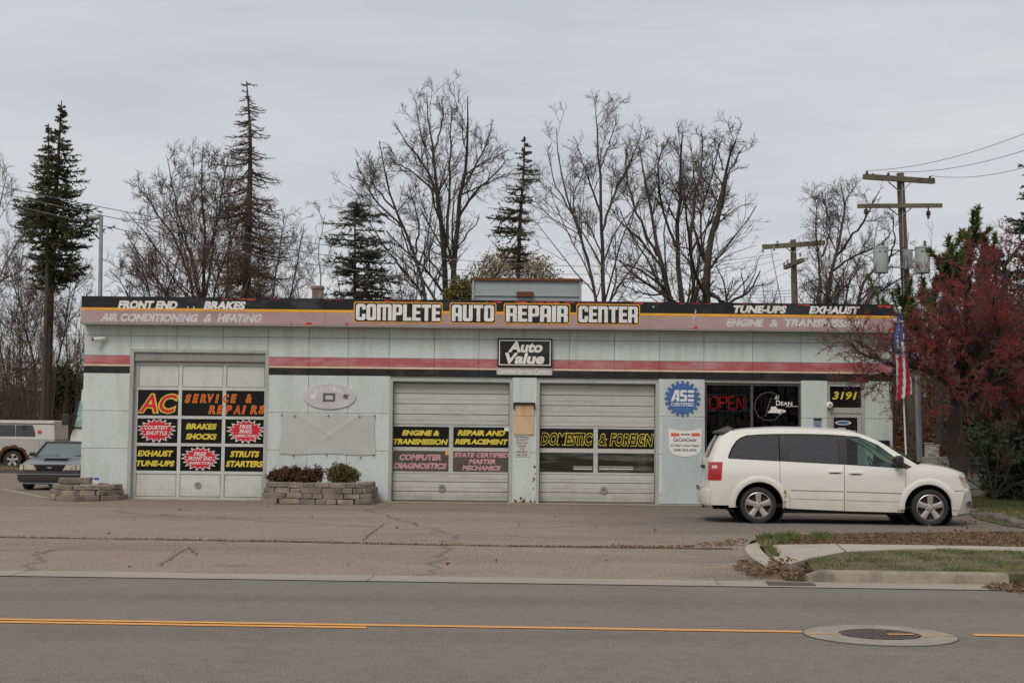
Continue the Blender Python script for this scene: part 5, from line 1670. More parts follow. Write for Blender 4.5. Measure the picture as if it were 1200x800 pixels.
# black window band and glass
m_ = MB()
band = [(wr[0][0], bz(wr[0][0]) - .0)] + wr[1:] + list(reversed(lowr[:-1])) + [V_(1069, 551.5)]
wb = lambda x: bz(x) + .012
SD.pair('pillar', M_vblack, van, [(V_(912, 0)[0], wb(V_(912, 0)[0])), (V_(912, 0)[0], V_(912, 507.8)[1]), (V_(921.8, 0)[0], V_(921.8, 508.1)[1]), (V_(921.8, 0)[0], wb(V_(921.8, 0)[0]))], off=-.004)
SD.pair('pillar', M_vblack, van, [(V_(980.6, 0)[0], wb(V_(980.6, 0)[0])), (V_(980.6, 0)[0], V_(980.6, 510.6)[1]), (V_(989.8, 0)[0], V_(989.8, 511.6)[1]), (V_(989.8, 0)[0], wb(V_(989.8, 0)[0]))], off=-.004)
def vglass(pts, m, nm='side_window', off=-.010):
    return SD.pair(nm, m, van, pts, off=off, thick=0)
vglass([(wr[0][0] + .03, wb(wr[0][0]))] + [(p[0] + .02, p[1] - .012) for p in wr[1:-1]] + [(V_(911, 0)[0], wr[-1][1] - .012), (V_(911, 0)[0], wb(V_(911, 0)[0]))], M_tint)
vglass([(V_(922, 0)[0], wb(V_(922, 0)[0])), V_(922, 509), V_(945, 509.8), V_(968, 511), V_(980.2, 512), (V_(980.2, 0)[0], wb(V_(980.2, 0)[0]))], M_tint)
fgl = [(V_(990, 0)[0], wb(V_(990, 0)[0])), V_(990, 513), V_(1004, 514.2), V_(1015, 518.5), V_(1026, 524.4), V_(1047.5, 541), (V_(1054, 0)[0], wb(V_(1054, 0)[0]))]
vglass(fgl, M_gfront)
SD.pair('quarter_trim', M_vblack, van, [(V_(1054.2, 0)[0], wb(V_(1054, 0)[0])), V_(1048, 540.5), V_(1050, 542), V_(1068, 551.5)], off=-.006)
SD.pair('window_trim', M_vblack, van, [(wr[0][0], bz(wr[0][0]) + .012), (V_(1068, 0)[0], bz(V_(1068, 0)[0]) + .012), (V_(1068, 0)[0], bz(V_(1068, 0)[0]) - .004), (wr[0][0], bz(wr[0][0]) - .004)], off=-.002, thick=.012)
SD.pair('window_trim', M_vblack, van, list(reversed([(x, z + .002) for x, z in lowr])) + [(x, z - .022) for x, z in lowr], off=-.005, thick=.012)
# sill underside
q = MB(); SD.add(q, [(.44, .30), (FX - .46, .25), (FX - .48, .19), (.46, .21)], off=-.05, thick=.05)
q.box(-.85, -.80, .30, FX + .55, .80, .36); q.box(-.5, -.86, .2, .46 - .9, .86, .3)
for cx_ in (.02, FX - .03):
    q.lathe([(.47, -.90), (.47, -.55)], (cx_, 0, .33), 'y', 24); q.lathe([(.47, .90), (.47, .55)], (cx_, 0, .33), 'y', 24)
    q.lathe([(0, -.55), (.47, -.55)], (cx_, 0, .33), 'y', 24); q.lathe([(0, .55), (.47, .55)], (cx_, 0, .33), 'y', 24)
q.box(.49, -.93, .28, FX - .5, .93, .34)
q.box(-.7, -.90, .45, -.46, .90, .95)
q.tube([(-.95, .4, .26), (-.3, .4, .24), (.8, .2, .22)], .03, 8)
q.box(.5, -.84, .20, 2.6, .84, .3); q.box(-.8, -.5, .24, -.45, .5, .36)  # floor box lowered and widened to deepen the shade under the van
q.build('underbody', M_under, van)
# roof skin
edge = [(x, vy(x, z), z) for x, z in roof]
cen = [(x, z + .055 * math.sin(math.pi * min(1, max(0, (i + 2) / (len(roof) - 6))) * .5 + .3)) for i, (x, z) in enumerate(roof)]
ir = [i for i, p in enumerate(roof) if p[0] < V_(1003, 0)[0]]
edge_r = [edge[i] for i in ir]; cen_r = [cen[i] for i in ir]
patch(edge_r, cen_r, 2.4).build('roof', M_vwhite, van, smooth=True)
# windscreen
iw = [i for i, p in enumerate(roof) if p[0] >= edge_r[-1][0] - .001]
we = [edge[i] for i in iw]; n = len(we)
wc = [(cen_r[-1][0] + (we[-1][0] + .22 - cen_r[-1][0]) * (i / (n - 1)), cen_r[-1][1] + (we[-1][2] + .03 - cen_r[-1][1]) * (i / (n - 1)) ** 1.15) for i in range(n)]
patch(we, wc, 2.2).build('windscreen', M_gfront, van, smooth=True)
# bonnet
he = [(p.x, vy(p.x, p.y), p.y) for p in wing_top[3:]]
n = len(he)
hc = [(wc[-1][0] + (V_(1128, 0)[0] + .06 - wc[-1][0]) * (i / (n - 1)), wc[-1][1] - .0 + (V_(0, 562)[1] * 0 + .98 - wc[-1][1]) * (i / (n - 1)) ** 1.6) for i in range(n)]
he[0] = we[-1]
patch(he, hc, 2.6).build('bonnet', M_vwhite, van, smooth=True)
# nose and front bumper
nose_x = FX + .86
fe = [he[-1], (V_(1117.5, 0)[0], .92, .80), (V_(1123, 0)[0], .915, .66), (V_(1123, 0)[0], .92, .60), (V_(1118, 0)[0], .935, .56), (V_(1116, 0)[0], .93, .40), (V_(1114, 0)[0], .92, .22), (V_(1112, 0)[0], .88, .18)]
fc = [hc[-1], (nose_x - .06, .85), (nose_x - .01, .72), (nose_x + .0, .64), (nose_x + .03, .56), (nose_x + .05, .42), (nose_x + .0, .24), (nose_x - .1, .18)]
patch(fe, fc, 3.4, n=28).build('front_bumper', M_vwhite, van, smooth=True)
# rear: tailgate, glass, bumper
re_ = [(p[0], vy(*p) - .0, p[1]) for p in rear_edge]
def rc(px, py): return V_(px, py)
rce = [(-.97, .40), (-.98, .63), (-.95, .80), (-.945, 1.03), (-.91, 1.22), (-.80, 1.47), (-.68, 1.66), (-.56, 1.755)]
pr = patch(re_, rce, 4.5, n=26)
pr.build('tailgate', M_vwhite, van, smooth=True)
ge = [(a[0] - .012, a[1] - .10, a[2]) for a in re_[4:7]]; gc = [(c_[0] - .014, c_[1]) for c_ in rce[4:7]]
patch(ge, gc, 4.5, n=26).build('rear_window', M_tint, van, smooth=True)
spe = [(re_[6][0] - .05, re_[6][1] - .07, re_[6][2] + .0), (re_[6][0] - .02, re_[6][1] - .05, re_[6][2] + .045), (re_[7][0] + .05, re_[7][1] - .04, re_[7][2] + .028)]
spc = [(-.76, 1.665), (-.75, 1.70), (-.5, 1.80)]
patch(spe, spc, 4, n=20).build('spoiler', M_vblack, van, smooth=True)
be = [(-.86, .935, .62), (-.885, .94, .60), (-.89, .935, .45), (-.87, .92, .33), (-.82, .89, .28)]
bc = [(-.94, .66), (-1.06, .645), (-1.07, .50), (-1.04, .34), (-.95, .28)]
patch(be, bc, 4.5, n=28).build('rear_bumper', M_vwhite, van, smooth=True)
patch([(-.88, .80, .625), (-.892, .80, .585)], [(-1.065, .668), (-1.078, .60)], 5, n=16).build('step_pad', mat('grey_rubber', (0.14, 0.14, 0.15), rough=.7), van)
SD.pair('bumper_side', M_vwhite, van, [(-.89, .62), (-.40, .60), (-.425, .33), (-.89, .33)], off=.004, thick=.015)
SD.pair('bumper_side', M_vwhite, van, [V_(1110.5, 578.2), V_(1124, 578.2), (V_(1122, 0)[0], .50), (V_(1119, 0)[0], .35), (V_(1115, 0)[0], .20), (3.53, .20), (3.508, .42)], thick=.02)
q = MB(); q.box(-.95, -.32, 1.00, -.985, .32, 1.06); q.build('handle', M_vblack, van)
# tail lights wrap the corner
for sgn, nm in ((-1, 'near'), (1, 'far')):
    pts = VP((831.2, 539), (844.7, 539.2), (843, 560.5), (830.2, 560))
    bm_ = SD.bm(pts); m_ = MB(); bm_.verts.index_update()
    V3 = [(v.co.x, sgn * (vy(v.co.x, v.co.z) + .012), v.co.z) for v in bm_.verts]
    fs_ = [[v.index for v in f.verts] for f in bm_.faces]; bm_.free()
    m_.add(V3, fs_)
    n = 4
    o3 = [(p[0], sgn * (vy(*p) + .012), p[1]) for p in pts]; i3 = [(p[0], sgn * (vy(*p) - .02), p[1]) for p in pts]
    m_.add(o3 + i3, [(i, (i + 1) % n, (i + 1) % n + n, i + n) for i in range(n)])
    xw = pts[0][0]
    m_.add([(pts[0][0], sgn * (vy(*pts[0]) + .012), pts[0][1]), (pts[3][0], sgn * (vy(*pts[3]) + .012), pts[3][1]), (pts[3][0] - .045, sgn * .86, pts[3][1]), (pts[0][0] - .045, sgn * .84, pts[0][1])], [(0, 1, 2, 3)])
    tl = m_.build('tail_light', M_tail, van)
    p2 = VP((832.5, 543), (838.5, 543), (838.2, 546.5), (832.2, 546.5)); m_ = MB()
    m_.add([(p[0], sgn * (vy(*p) + .016), p[1]) for p in p2], [(0, 1, 2, 3)]); m_.build('reversing_lens', M_tailw, tl)
    # headlight
    hp = VP((1116.5, 560.8), (1121, 561.2), (1126.5, 563.5), (1130.8, 572.7), (1123.2, 572.9))
    def hy(x, z): return vy(min(x, V_(1120, 0)[0]), z) - .0 - 3.0 * max(0, x - V_(1120, 0)[0]) ** 1.6 + .012
    m_ = MB(); m_.add([(p[0], sgn * hy(*p), p[1]) for p in hp] + [(hp[2][0] + .02, sgn * .72, hp[2][1]), (hp[3][0] + .04, sgn * .70, hp[3][1])], [(0, 1, 2, 3, 4), (2, 5, 6, 3)])
    hl = m_.build('headlight', M_lens, van)
    ap_ = VP((1118.2, 562.3), (1121.5, 563.8), (1127, 571.5), (1122.5, 571.8)); m_ = MB(); m_.add([(p[0], sgn * (hy(*p) + .008), p[1]) for p in ap_], [(0, 1, 2, 3)]); m_.build('indicator', M_amber, hl)
    fp = VP((1128.2, 590.5), (1135.2, 590.8), (1133.5, 597), (1130, 598.5)); m_ = MB(); m_.add([(p[0] + .01, sgn * (.83 - 1.5 * (p[0] - fp[0][0])), p[1]) for p in fp], [(0, 1, 2, 3)]); m_.build('fog_recess', M_vblack, van)
    # mirror
    m_ = MB(); m_.cbox(-.075, -.11, -.115, .075, .11, .10, c=.035)
    mr = m_.build('mirror', M_vblack, van, loc=(V_(1047.5, 0)[0], sgn * (vy(2.6, 1.1) + .12), V_(1047.5, 542)[1]), smooth=True)
    MB().box(-.02, -.06 if sgn > 0 else .0, -.08, .03, .0 if sgn > 0 else .12, -.05).build('mirror_arm', M_vblack, mr)
WY = vw - .145
for x in (0, FX):
    wheel('wheel', van, (x, -WY, .335), .335, .22, .245)
    wheel('wheel', van, (x, WY, .335), .335, .22, .245, side=1)
# rust by the rear arch and door foot
q = MB()
for k in range(26):
    x, z = (.02 + .45 + abs(RND.gauss(0, .02)), RND.uniform(.3, .62)) if k < 17 else (V_(1051, 0)[0] + RND.uniform(-.05, .06), RND.uniform(.235, .30))
    r_ = RND.uniform(.007, .019); y = -(vy(x, z) + .021 + k * .0001) if k < 17 else -(vy(x, z) + .013 + k * .0001)
    q.add([(x + r_ * RND.uniform(.5, 1.2) * math.cos(t), y, z + 1.3 * r_ * RND.uniform(.5, 1.2) * math.sin(t)) for t in np.linspace(0, 6.28, 8)[:-1]], [tuple(range(7))])
o = q.build('rust_patches', mat('brown_rust', (0.20, 0.10, 0.035), rough=.95, var=.5, scale=20), van); o['kind'] = 'stuff'
# interior
for x in (1.85, .95):
    for sy in (-.42, .42):
        q = MB(); q.cbox(x - .25, sy - .25, .55, x + .3, sy + .25, .78, c=.05); q.cbox(x - .38, sy - .25, .75, x - .22, sy + .25, 1.32, c=.05); q.cbox(x - .37, sy - .13, 1.34, x - .26, sy + .13, 1.52, c=.04); q.build('seat', M_seat, van, smooth=True)
q = MB(); q.cbox(2.45, -.82, .8, 3.0, .82, 1.12, c=.06); q.build('dashboard', M_seat, van)
q = MB(); ring_ = [(0, .185 * math.cos(t), .185 * math.sin(t)) for t in np.linspace(0, 6.283, 25)]
q.tube(ring_, .014, 8, cap=False); q.tube([(0, -.18, 0), (0, .18, 0)], .018, 6); q.tube([(.0, 0, 0), (.3, 0, -.1)], .03, 6)
o = q.build('steering_wheel', M_vblack, van, loc=(2.32, .38, 1.08)); o.rotation_euler = (0, math.radians(-25), 0)
q = MB(); q.tube([(3.15, -.62, wc[-1][1] - .02), (2.95, -.3, wc[-1][1] + .04)], .008, 6); q.build('antenna', M_vblack, van)

# ---- grey hatchback coupe at the corner, nose to the lot
M_grey_p = paint('grey_paint', (0.15, 0.15, 0.165), rough=.3, metal=.3)
M_dkp = mat('dark_bumper', (0.028, 0.024, 0.026), rough=.5, var=.2)
M_lampy = mat('yellowed_lens', (0.55, 0.53, 0.38), rough=.12, coat=1.0, scale=8, color2=(0.35, 0.34, 0.25), c2pos=(.4, .6))
cp = gr(57, 575)
car = thing('parked_car', 'dark grey coupe with yellowed rectangular headlights facing out beside the building corner', 'car', (at(57, 560, 38.6).x, 38.6, 0), math.radians(3))
# local: -y is the nose; x across. outline stations (y, half width, z)
def cy_(x, z):                       # half width at (length, height)
    w_ = .86 - .05 * max(0, (.6 - z)) - .0
    if z > .78: w_ -= (z - .78) * .55
    if x < .4: w_ -= .10 * ((.4 - x) / .4) ** 2
    return w_
def bodyloft(stations, m_, nm, parent, n=14, cap=(True, True)):
    """stations: (y, half width, z low, z high, crown)"""
    q = MB(); K = None
    for (y, hw, z0, z1, cr) in stations:
        P = [(-hw * .94, z0), (-hw, z0 + (z1 - z0) * .3), (-hw * .995, z0 + (z1 - z0) * .7), (-hw * .955, z1 - .03), (-hw * .90, z1)]
        for t in np.linspace(-.8, .8, 9): P.append((hw * t * 1.0, z1 + cr * (1 - (t) ** 2)))
        P += [(-a, b) for a, b in [(-hw * .90, z1), (-hw * .955, z1 - .03), (-hw * .995, z0 + (z1 - z0) * .7), (-hw, z0 + (z1 - z0) * .3), (-hw * .94, z0)]]
        K = len(P)
        q.v += [(a, y, b) for a, b in P]
    for i in range(len(stations) - 1):
        for j in range(K):
            k2 = (j + 1) % K
            q.f.append((i * K + j, (i + 1) * K + j, (i + 1) * K + k2, i * K + k2)); q.m.append(0)
    if cap[0]: q.f.append(tuple(range(K))); q.m.append(0)
    if cap[1]: q.f.append(tuple((len(stations) - 1) * K + j for j in reversed(range(K)))); q.m.append(0)
    return q.build(nm, m_, parent, smooth=True)
bodyloft([(.10, .82, .42, .66, .02), (.25, .85, .30, .71, .03), (.7, .87, .24, .80, .04), (1.3, .88, .22, .88, .04), (1.8, .88, .22, .92, .03), (3.2, .88, .24, .95, .02), (4.2, .86, .30, .97, .02), (4.5, .80, .36, .93, .02)], M_grey_p, 'body', car)
bodyloft([(-.02, .78, .24, .50, .0), (.02, .84, .22, .53, .0), (.14, .865, .22, .545, .0), (.5, .875, .24, .53, .0)], M_dkp, 'front_bumper', car)
q = MB(); q.cbox(-.86, -.045, .41, .86, .3, .45, c=.012); q.cbox(-.70, -.035, .165, .70, .12, .215, c=.015); q.build('bumper_strip', M_grey_p, car)
# headlights, grille, bowtie badge
for sgn in (-1, 1):
    q = MB(); xa, xb = sgn * .80, sgn * .40
    q.add([(xa, .06, .545), (xb - sgn * .05, .035, .545), (xb + sgn * .035, .045, .685), (xa + sgn * .0, .075, .70)] + [(xa, .2, .545), (xb, .2, .545), (xb, .2, .685), (xa, .2, .70)], [(0, 1, 2, 3), (0, 3, 7, 4), (3, 2, 6, 7), (1, 5, 6, 2)])
    hl = q.build('headlight', M_lampy, car)
    q = MB(); q.box(sgn * .69, .028, .545, sgn * .70, .08, .69); q.box(sgn * .395, .028, .55, sgn * .80, .045, .553); q.build('divider', M_dkp, hl)
q = MB()
for k in range(4): q.cbox(-.36, .03, .560 + k * .033, .36, .09, .570 + k * .033, c=.002)
q.box(-.37, .07, .545, .37, .1, .69); q.build('grille', M_dkp, car)
q = MB(); q.poly([(-.07, .60), (-.07, .625), (-.03, .625), (-.03, .64), (.03, .64), (.03, .625), (.07, .625), (.07, .60), (.03, .60), (.03, .585), (-.03, .585), (-.03, .60)], y=.026); q.build('badge', M_chrome, car)
MB().cbox(-.55, .06, .685, .55, .3, .705, c=.005).build('bonnet_edge', M_grey_p, car)
q = MB(); q.cbox(-.32, .55, .845, .32, 1.05, .87, c=.02); q.build('bonnet_bulge', M_grey_p, car, smooth=True)
# greenhouse
gh = [(1.42, .72, .90, .915, .0), (2.05, .66, .90, 1.27, .02), (2.5, .65, .90, 1.31, .02), (3.2, .64, .90, 1.27, .02), (4.2, .68, .90, .98, .0)]
bodyloft([gh[1], gh[2], gh[3], gh[4]], M_grey_p, 'cabin', car)
M_wsg = mat('windscreen_grey', (0.10, 0.13, 0.135), rough=.05, spec=.9, var=.1)
q = MB(); q.add([(-.74, 1.36, .895), (.74, 1.36, .895), (.61, 2.04, 1.285), (-.61, 2.04, 1.285)] , [(0, 1, 2, 3)]); q.build('windscreen', M_wsg, car)
q = MB()
for sgn in (-1, 1): q.tube([(sgn * .76, 1.33, .90), (sgn * .63, 2.03, 1.29)], .028, 6)
q.tube([(-.62, 2.03, 1.295), (.62, 2.03, 1.295)], .025, 6); q.build('windscreen_frame', M_dkp, car)
q = MB(); q.tube([(-.6, 1.36, .905), (-.1, 1.40, .935)], .012, 6); q.tube([(0.0, 1.36, .905), (.55, 1.40, .935)], .012, 6); q.box(-.7, 1.28, .89, .7, 1.37, .903); q.build('wiper', M_dkp, car)
for x in (-.76, .76):
    for y in (.85, 3.3):
        w_ = MB(); w_.lathe([(0, -.1), (.20, -.1), (.21, -.11), (.29, -.105), (.305, -.07), (.305, .07), (.29, .105), (.2, .1)], (0, 0, 0), 'x', 28); wo = w_.build('wheel', M_tyre, car, loc=(x, y, .305), smooth=True)
q = MB(); q.box(-.8, .3, .22, .8, 4.2, .5); q.build('underbody', M_under, car)
for sgn in (-1, 1): MB().cbox(sgn * .92 - .09, 1.62, .90, sgn * .92 + .09, 1.72, 1.01, c=.03).build('mirror', M_dkp, car, smooth=True)

# ---- pickup with a cap over its bed, far left
M_silver = paint('silver_paint', (0.42, 0.40, 0.37), rough=.35, dirt=(.30, .27, .23))
M_capw = mat('cap_white', (0.60, 0.57, 0.54), rough=.5)
PY = 58.0
def PK(px, py): p = at(px, py, PY); return (p.x, p.z)
org = (at(63, 540, PY).x, PY, .06)
trk = thing('pickup_truck', 'pale silver pickup with white bed cap and rusty rear wheel arch behind the grey coupe', 'truck', org)
def lp(pts): return [(PK(*p)[0] - org[0], PK(*p)[1] - org[2]) for p in pts]
wc_ = lp([(14.5, 540)])[0]; R_ = .385
ar = [(wc_[0] + .56 * math.cos(math.radians(a)), .40 + .50 * math.sin(math.radians(a))) for a in np.linspace(0, 180, 13)]
zb_, zt_ = .50, lp([(20, 514.5)])[0][1]
q = MB(); outl = [(0, zb_ + .05), (0, zt_), (-5.6, zt_), (-5.6, zb_), (ar[-1][0], zb_)] + list(reversed(ar)) + [(ar[0][0], zb_)]
q.prism(outl, 0, 1.9); q.build('body', M_silver, trk)
q = MB(); z2_ = lp([(40, 499.5)])[0][1]
q.prism([(-.02, zt_ + .01), (-.05, z2_ + .22), (-.1, z2_ + .25), (-2.75, z2_ + .25), (-2.75, zt_ + .01)], .04, 1.86); cp_ = q.build('bed_cap', M_capw, trk)
MB().box(-2.75, .02, z2_ + .10, -.04, .05, z2_ + .13).build('rail', M_dkp, cp_)
for a, b in ((-2.4, -1.62), (-1.6, -.8)):
    q = MB(); wz0, wz1 = zt_ + .12, z2_ + .06; e_ = .12 if b > -1 else .02
    q.prism([(a, wz0), (b - e_ * .2, wz0), (b, wz0 + .1), (b - e_, wz1), (a, wz1)], .025, .05); q.build('side_window', M_tint, cp_)
q = MB(); q.prism([(-2.8, zt_), (-2.85, 1.86), (-3.1, 1.92), (-4.3, 1.90), (-5.0, zt_)], .10, 1.8); cb = q.build('cab', M_silver, trk)
MB().prism([(-2.95, zt_ + .05), (-2.98, 1.80), (-4.2, 1.78), (-4.75, zt_ + .05)], .085, .11).build('side_window', M_tint, cb)
q = MB(); q.prism([(-5.55, zb_), (-5.55, zt_ - .05), (-6.5, zt_ - .15), (-6.75, zt_ - .35), (-6.75, zb_)], .03, 1.87); q.build('bonnet', M_silver, trk)
q = MB()
for i_, a in enumerate(np.linspace(-4, 184, 46)):
    r1_ = .52 + .05 + .07 * abs(math.sin(i_ * .37)) * RND.uniform(.5, 1.2)
    for r_ in (.50, r1_):
        q.v.append((wc_[0] + r_ * 1.10 * math.cos(math.radians(a)), -.006, .40 + r_ * math.sin(math.radians(a))))
for i_ in range(45): q.f.append((2 * i_, 2 * i_ + 1, 2 * i_ + 3, 2 * i_ + 2)); q.m.append(0)
o = q.build('rust_patches', mat('arch_rust', (0.13, 0.05, 0.02), rough=1, scale=10, color2=(.035, .02, .012)), trk); o['kind'] = 'stuff'
q = MB(); q.box(-5.5, .3, .30, -.1, 1.6, .55); q.prism([(p[0], p[1] + .0) for p in ar] + [(ar[-1][0], .5), (ar[0][0], .5)], .35, .8); q.build('underbody', M_under, trk)
for x in (wc_[0], -5.7):
    for y, s_ in ((.09, -1), (1.81, 1)): wheel('wheel', trk, (x, y, R_), R_, .24, .25, side=s_)
q = MB(); q.cbox(0, .1, .42, .16, 1.8, .60, c=.02); q.build('rear_bumper', M_dkp, trk)
q = MB(); a = lp([(43, 507)])[0]; b = lp([(48, 504)])[0]; q.poly([(a[0], a[1] - .0), (b[0], a[1] - .01), (b[0] + .02, b[1]), (a[0] + .05, b[1] - .01)], y=-.006); q.build('badge', M_fred, trk)
MB().box(-.62, -.004, zb_ + .1, -.61, .0, zt_).build('seam', M_groove, trk)

# ---- white step van mostly hidden behind the corner
SY_ = 47.0
org = Vector((at(84, 530, SY_).x, SY_, 0))
stv = thing('step_van', 'white step van with greenish windscreen peeking out behind the building corner', 'van', org)
def sl_(px, py): p = at(px, py, SY_); return (p.x - org.x, p.z)
M_svw = mat('step_van_white', (0.70, 0.70, 0.68), rough=.4, var=.05)
nose = [sl_(82.5, 512), sl_(84.5, 505), sl_(87, 502.5)]; 
top_ = sl_(96, 456)
q = MB(); q.prism([(nose[0][0], .5), nose[0], nose[1], nose[2], (nose[2][0] + .02, nose[2][1]), (top_[0] - .02, sl_(0, 468)[1]), (top_[0] + .0, top_[1]), (6, top_[1] + .15), (6, .5)], 0, 2.2); q.build('body', M_svw, stv)
M_wg = mat('green_windscreen', (0.24, 0.40, 0.35), rough=.06, spec=.9, scale=6, color2=(.45, .58, .52))
q = MB(); a_, b_ = sl_(88, 500.5), sl_(94.5, 470)
q.prism([(a_[0] - .05, a_[1] + .02), (b_[0] - .05, b_[1]), (b_[0] + .6, b_[1]), (a_[0] + .8, a_[1] + .02)], -.02, 2.15); q.build('windscreen', M_wg, stv)
q = MB(); q.tube([(a_[0] - .07, -.03, a_[1]), (b_[0] - .07, -.03, b_[1])], .04, 6); q.tube([(a_[0] - .07, -.03, a_[1]), (a_[0] + .8, -.03, a_[1])], .03, 6); q.build('window_frame', M_dkp, stv)
c_ = sl_(80.5, 491.5)
q = MB(); q.cbox(c_[0] - .13, -.35, c_[1] - .18, c_[0] + .12, -.27, c_[1] + .18, c=.03); mr = q.build('mirror', M_dkp, stv)
MB().tube([(c_[0], -.3, c_[1] + .1), (a_[0] + .1, -.02, c_[1] + .15)], .015, 6).build('mirror_arm', M_dkp, mr)
for x in (.9, 4.6):
    for y in (.15, 2.05):
        w_ = MB(); w_.lathe([(0, -.1), (.22, -.1), (.25, -.12), (.40, -.11), (.42, -.07), (.42, .07), (.40, .11), (.2, .12)], (0, 0, 0), 'y', 28); w_.build('wheel', M_tyre, stv, loc=(x, y, .42), smooth=True)
# ------------------------------------------------------------------ trees
M_bark = mat('bark', (0.062, 0.049, 0.039), rough=.95, scale=3, var=.3)
M_bark_b = mat('bark_brown', (0.085, 0.058, 0.042), rough=.95, scale=3, var=.3)
M_twig = mat('twig', (0.095, 0.075, 0.062), rough=.95, scale=1.0, var=.25)
M_twigr = mat('twig_reddish', (0.115, 0.075, 0.060), rough=.95, scale=1.0, var=.25)
M_twiggrey = mat('twig_grey', (0.17, 0.15, 0.135), rough=.95, scale=1.0, var=.25)
M_bark_pale = mat('bark_pale', (0.17, 0.145, 0.12), rough=.95, scale=3, var=.3)
def leafmat(n, a, b, sc=1.2):
    return mat(n, a, rough=.75, scale=sc, color2=b, c2pos=(.35, .65), spec=.25)
M_spruce = leafmat('spruce_needles', (0.040, 0.056, 0.024), (0.115, 0.120, 0.048))
M_spruceb = leafmat('blue_spruce_needles', (0.034, 0.060, 0.040), (0.080, 0.112, 0.070))
M_larch = leafmat('dead_needles', (0.075, 0.065, 0.045), (0.120, 0.100, 0.072))
M_pine = leafmat('pine_needles', (0.050, 0.075, 0.022), (0.115, 0.140, 0.042), 2.5)
M_pined = leafmat('grey_pine_needles', (0.050, 0.060, 0.038), (0.105, 0.115, 0.075), 1.5)
M_berry = leafmat('red_berries', (0.20, 0.018, 0.017), (0.34, 0.045, 0.034), 3)
M_olive = leafmat('olive_leaves', (0.105, 0.105, 0.028), (0.19, 0.17, 0.06), 2)
M_beige = leafmat('beige_catkins', (0.24, 0.20, 0.11), (0.33, 0.28, 0.17), 2)
M_brushb = leafmat('brown_leaves', (0.10, 0.052, 0.026), (0.22, 0.105, 0.045), 1.0)
M_brushd = leafmat('dark_thicket', (0.040, 0.033, 0.024), (0.085, 0.062, 0.040), .6)
M_shr = leafmat('shrub_red_leaves', (0.075, 0.028, 0.022), (0.13, 0.070, 0.030), 4)
M_shg = leafmat('shrub_green_leaves', (0.085, 0.050, 0.025), (0.115, 0.12, 0.035), 7)

def px_stem(pts, Y, rbase, rtip, depth=None, m=14, rng=NR, wob=.12):
    """main limb through survey points at distance Y; wanders in depth"""
    s = Y / 1667
    dz = np.cumsum(rng.normal(size=len(pts)) * (depth if depth is not None else .5))
    dz -= dz[0]
    P = [tuple(at(p[0], p[1], Y + dz[i])) for i, p in enumerate(pts)]
    R = np.linspace(rbase, rtip, len(pts)) if not isinstance(rbase, (list, tuple)) else rbase
    Q, r = resample(P, R, m)
    Q[1:-1] += rng.normal(size=(m - 2, 3)) * wob * s * 6
    return Q, r

def bare_tree(name, label, Y, stems, base, twigs=(9, 6, 5), lf=(.50, .48, .5), ang=(44, 44, 42), bark=None, twig=None, t0=.28, up=.12, minr=.007, seed=1, group=None, wig=.10, depth=.7, cat='tree', rs=.47):
    twigs = (twigs[0] - 2, twigs[1], twigs[2])
    rng = np.random.default_rng(seed)
    b = at(base[0], base[1], Y); b.z = max(0, b.z) if cat != 'tree' else 0
    t = thing(name, label, cat, b, group=group)
    stems_ = [px_stem(s_[0], Y, [r * rs for r in s_[1]] if isinstance(s_[1], list) else s_[1] * rs, s_[2] * (.7 if s_[2] < .05 else rs), depth, rng=rng) for s_ in stems]
    P = np.stack([s_[0] for s_ in stems_]); R = np.stack([s_[1] for s_ in stems_])
    g = Geo(); g.add(*np_tubes(P, R, 8))
    L1, R1 = spawn(P, R, twigs[0], lf[0], ang[0], 10, t0=t0, up=up, wig=wig, rng=rng, rr=.5, minr=minr * 1.3, thin=True, fall=1.0)
    g.add(*np_tubes(L1, R1, 5))
    g.build('trunk', bark or M_bark, t, b, smooth=True)
    c = Geo()
    L2, R2 = spawn(L1, R1, twigs[1] - 1, lf[1], ang[1], 7, t0=.12, up=up * .8, wig=wig * 1.1, rng=rng, rr=.6, minr=minr * 1.0, thin=True)
    c.add(*np_tubes(L2, R2, 4))
    L3, R3 = spawn(L2, R2, max(3, twigs[2] - 2), lf[2], ang[2], 5, t0=.1, up=up * .7, wig=wig * 1.2, rng=rng, rr=.7, minr=minr * .8, lmin=.3, thin=True)
    c.add(*np_tubes(L3, R3, 3))
    L4, R4 = spawn(L3, R3, 5, .62, 38, 3, t0=.1, up=up * .6, wig=wig, rng=rng, rr=.8, minr=minr * .62, lmin=.22, thin=True)
    c.add(*np_tubes(L4, R4, 3))
    L5, R5 = spawn(P[:, 5:], R[:, 5:], 9, .10, 45, 5, t0=.1, up=up, wig=wig, rng=rng, rr=.22, minr=minr)
    c.add(*np_tubes(L5, R5, 3))
    L6, R6 = spawn(L5, R5, 3, .45, 40, 3, t0=.2, up=up, wig=wig, rng=rng, rr=.7, minr=minr * .65)
    c.add(*np_tubes(L6, R6, 3))
    c.build('crown', twig or M_twig, t, b)
    return t

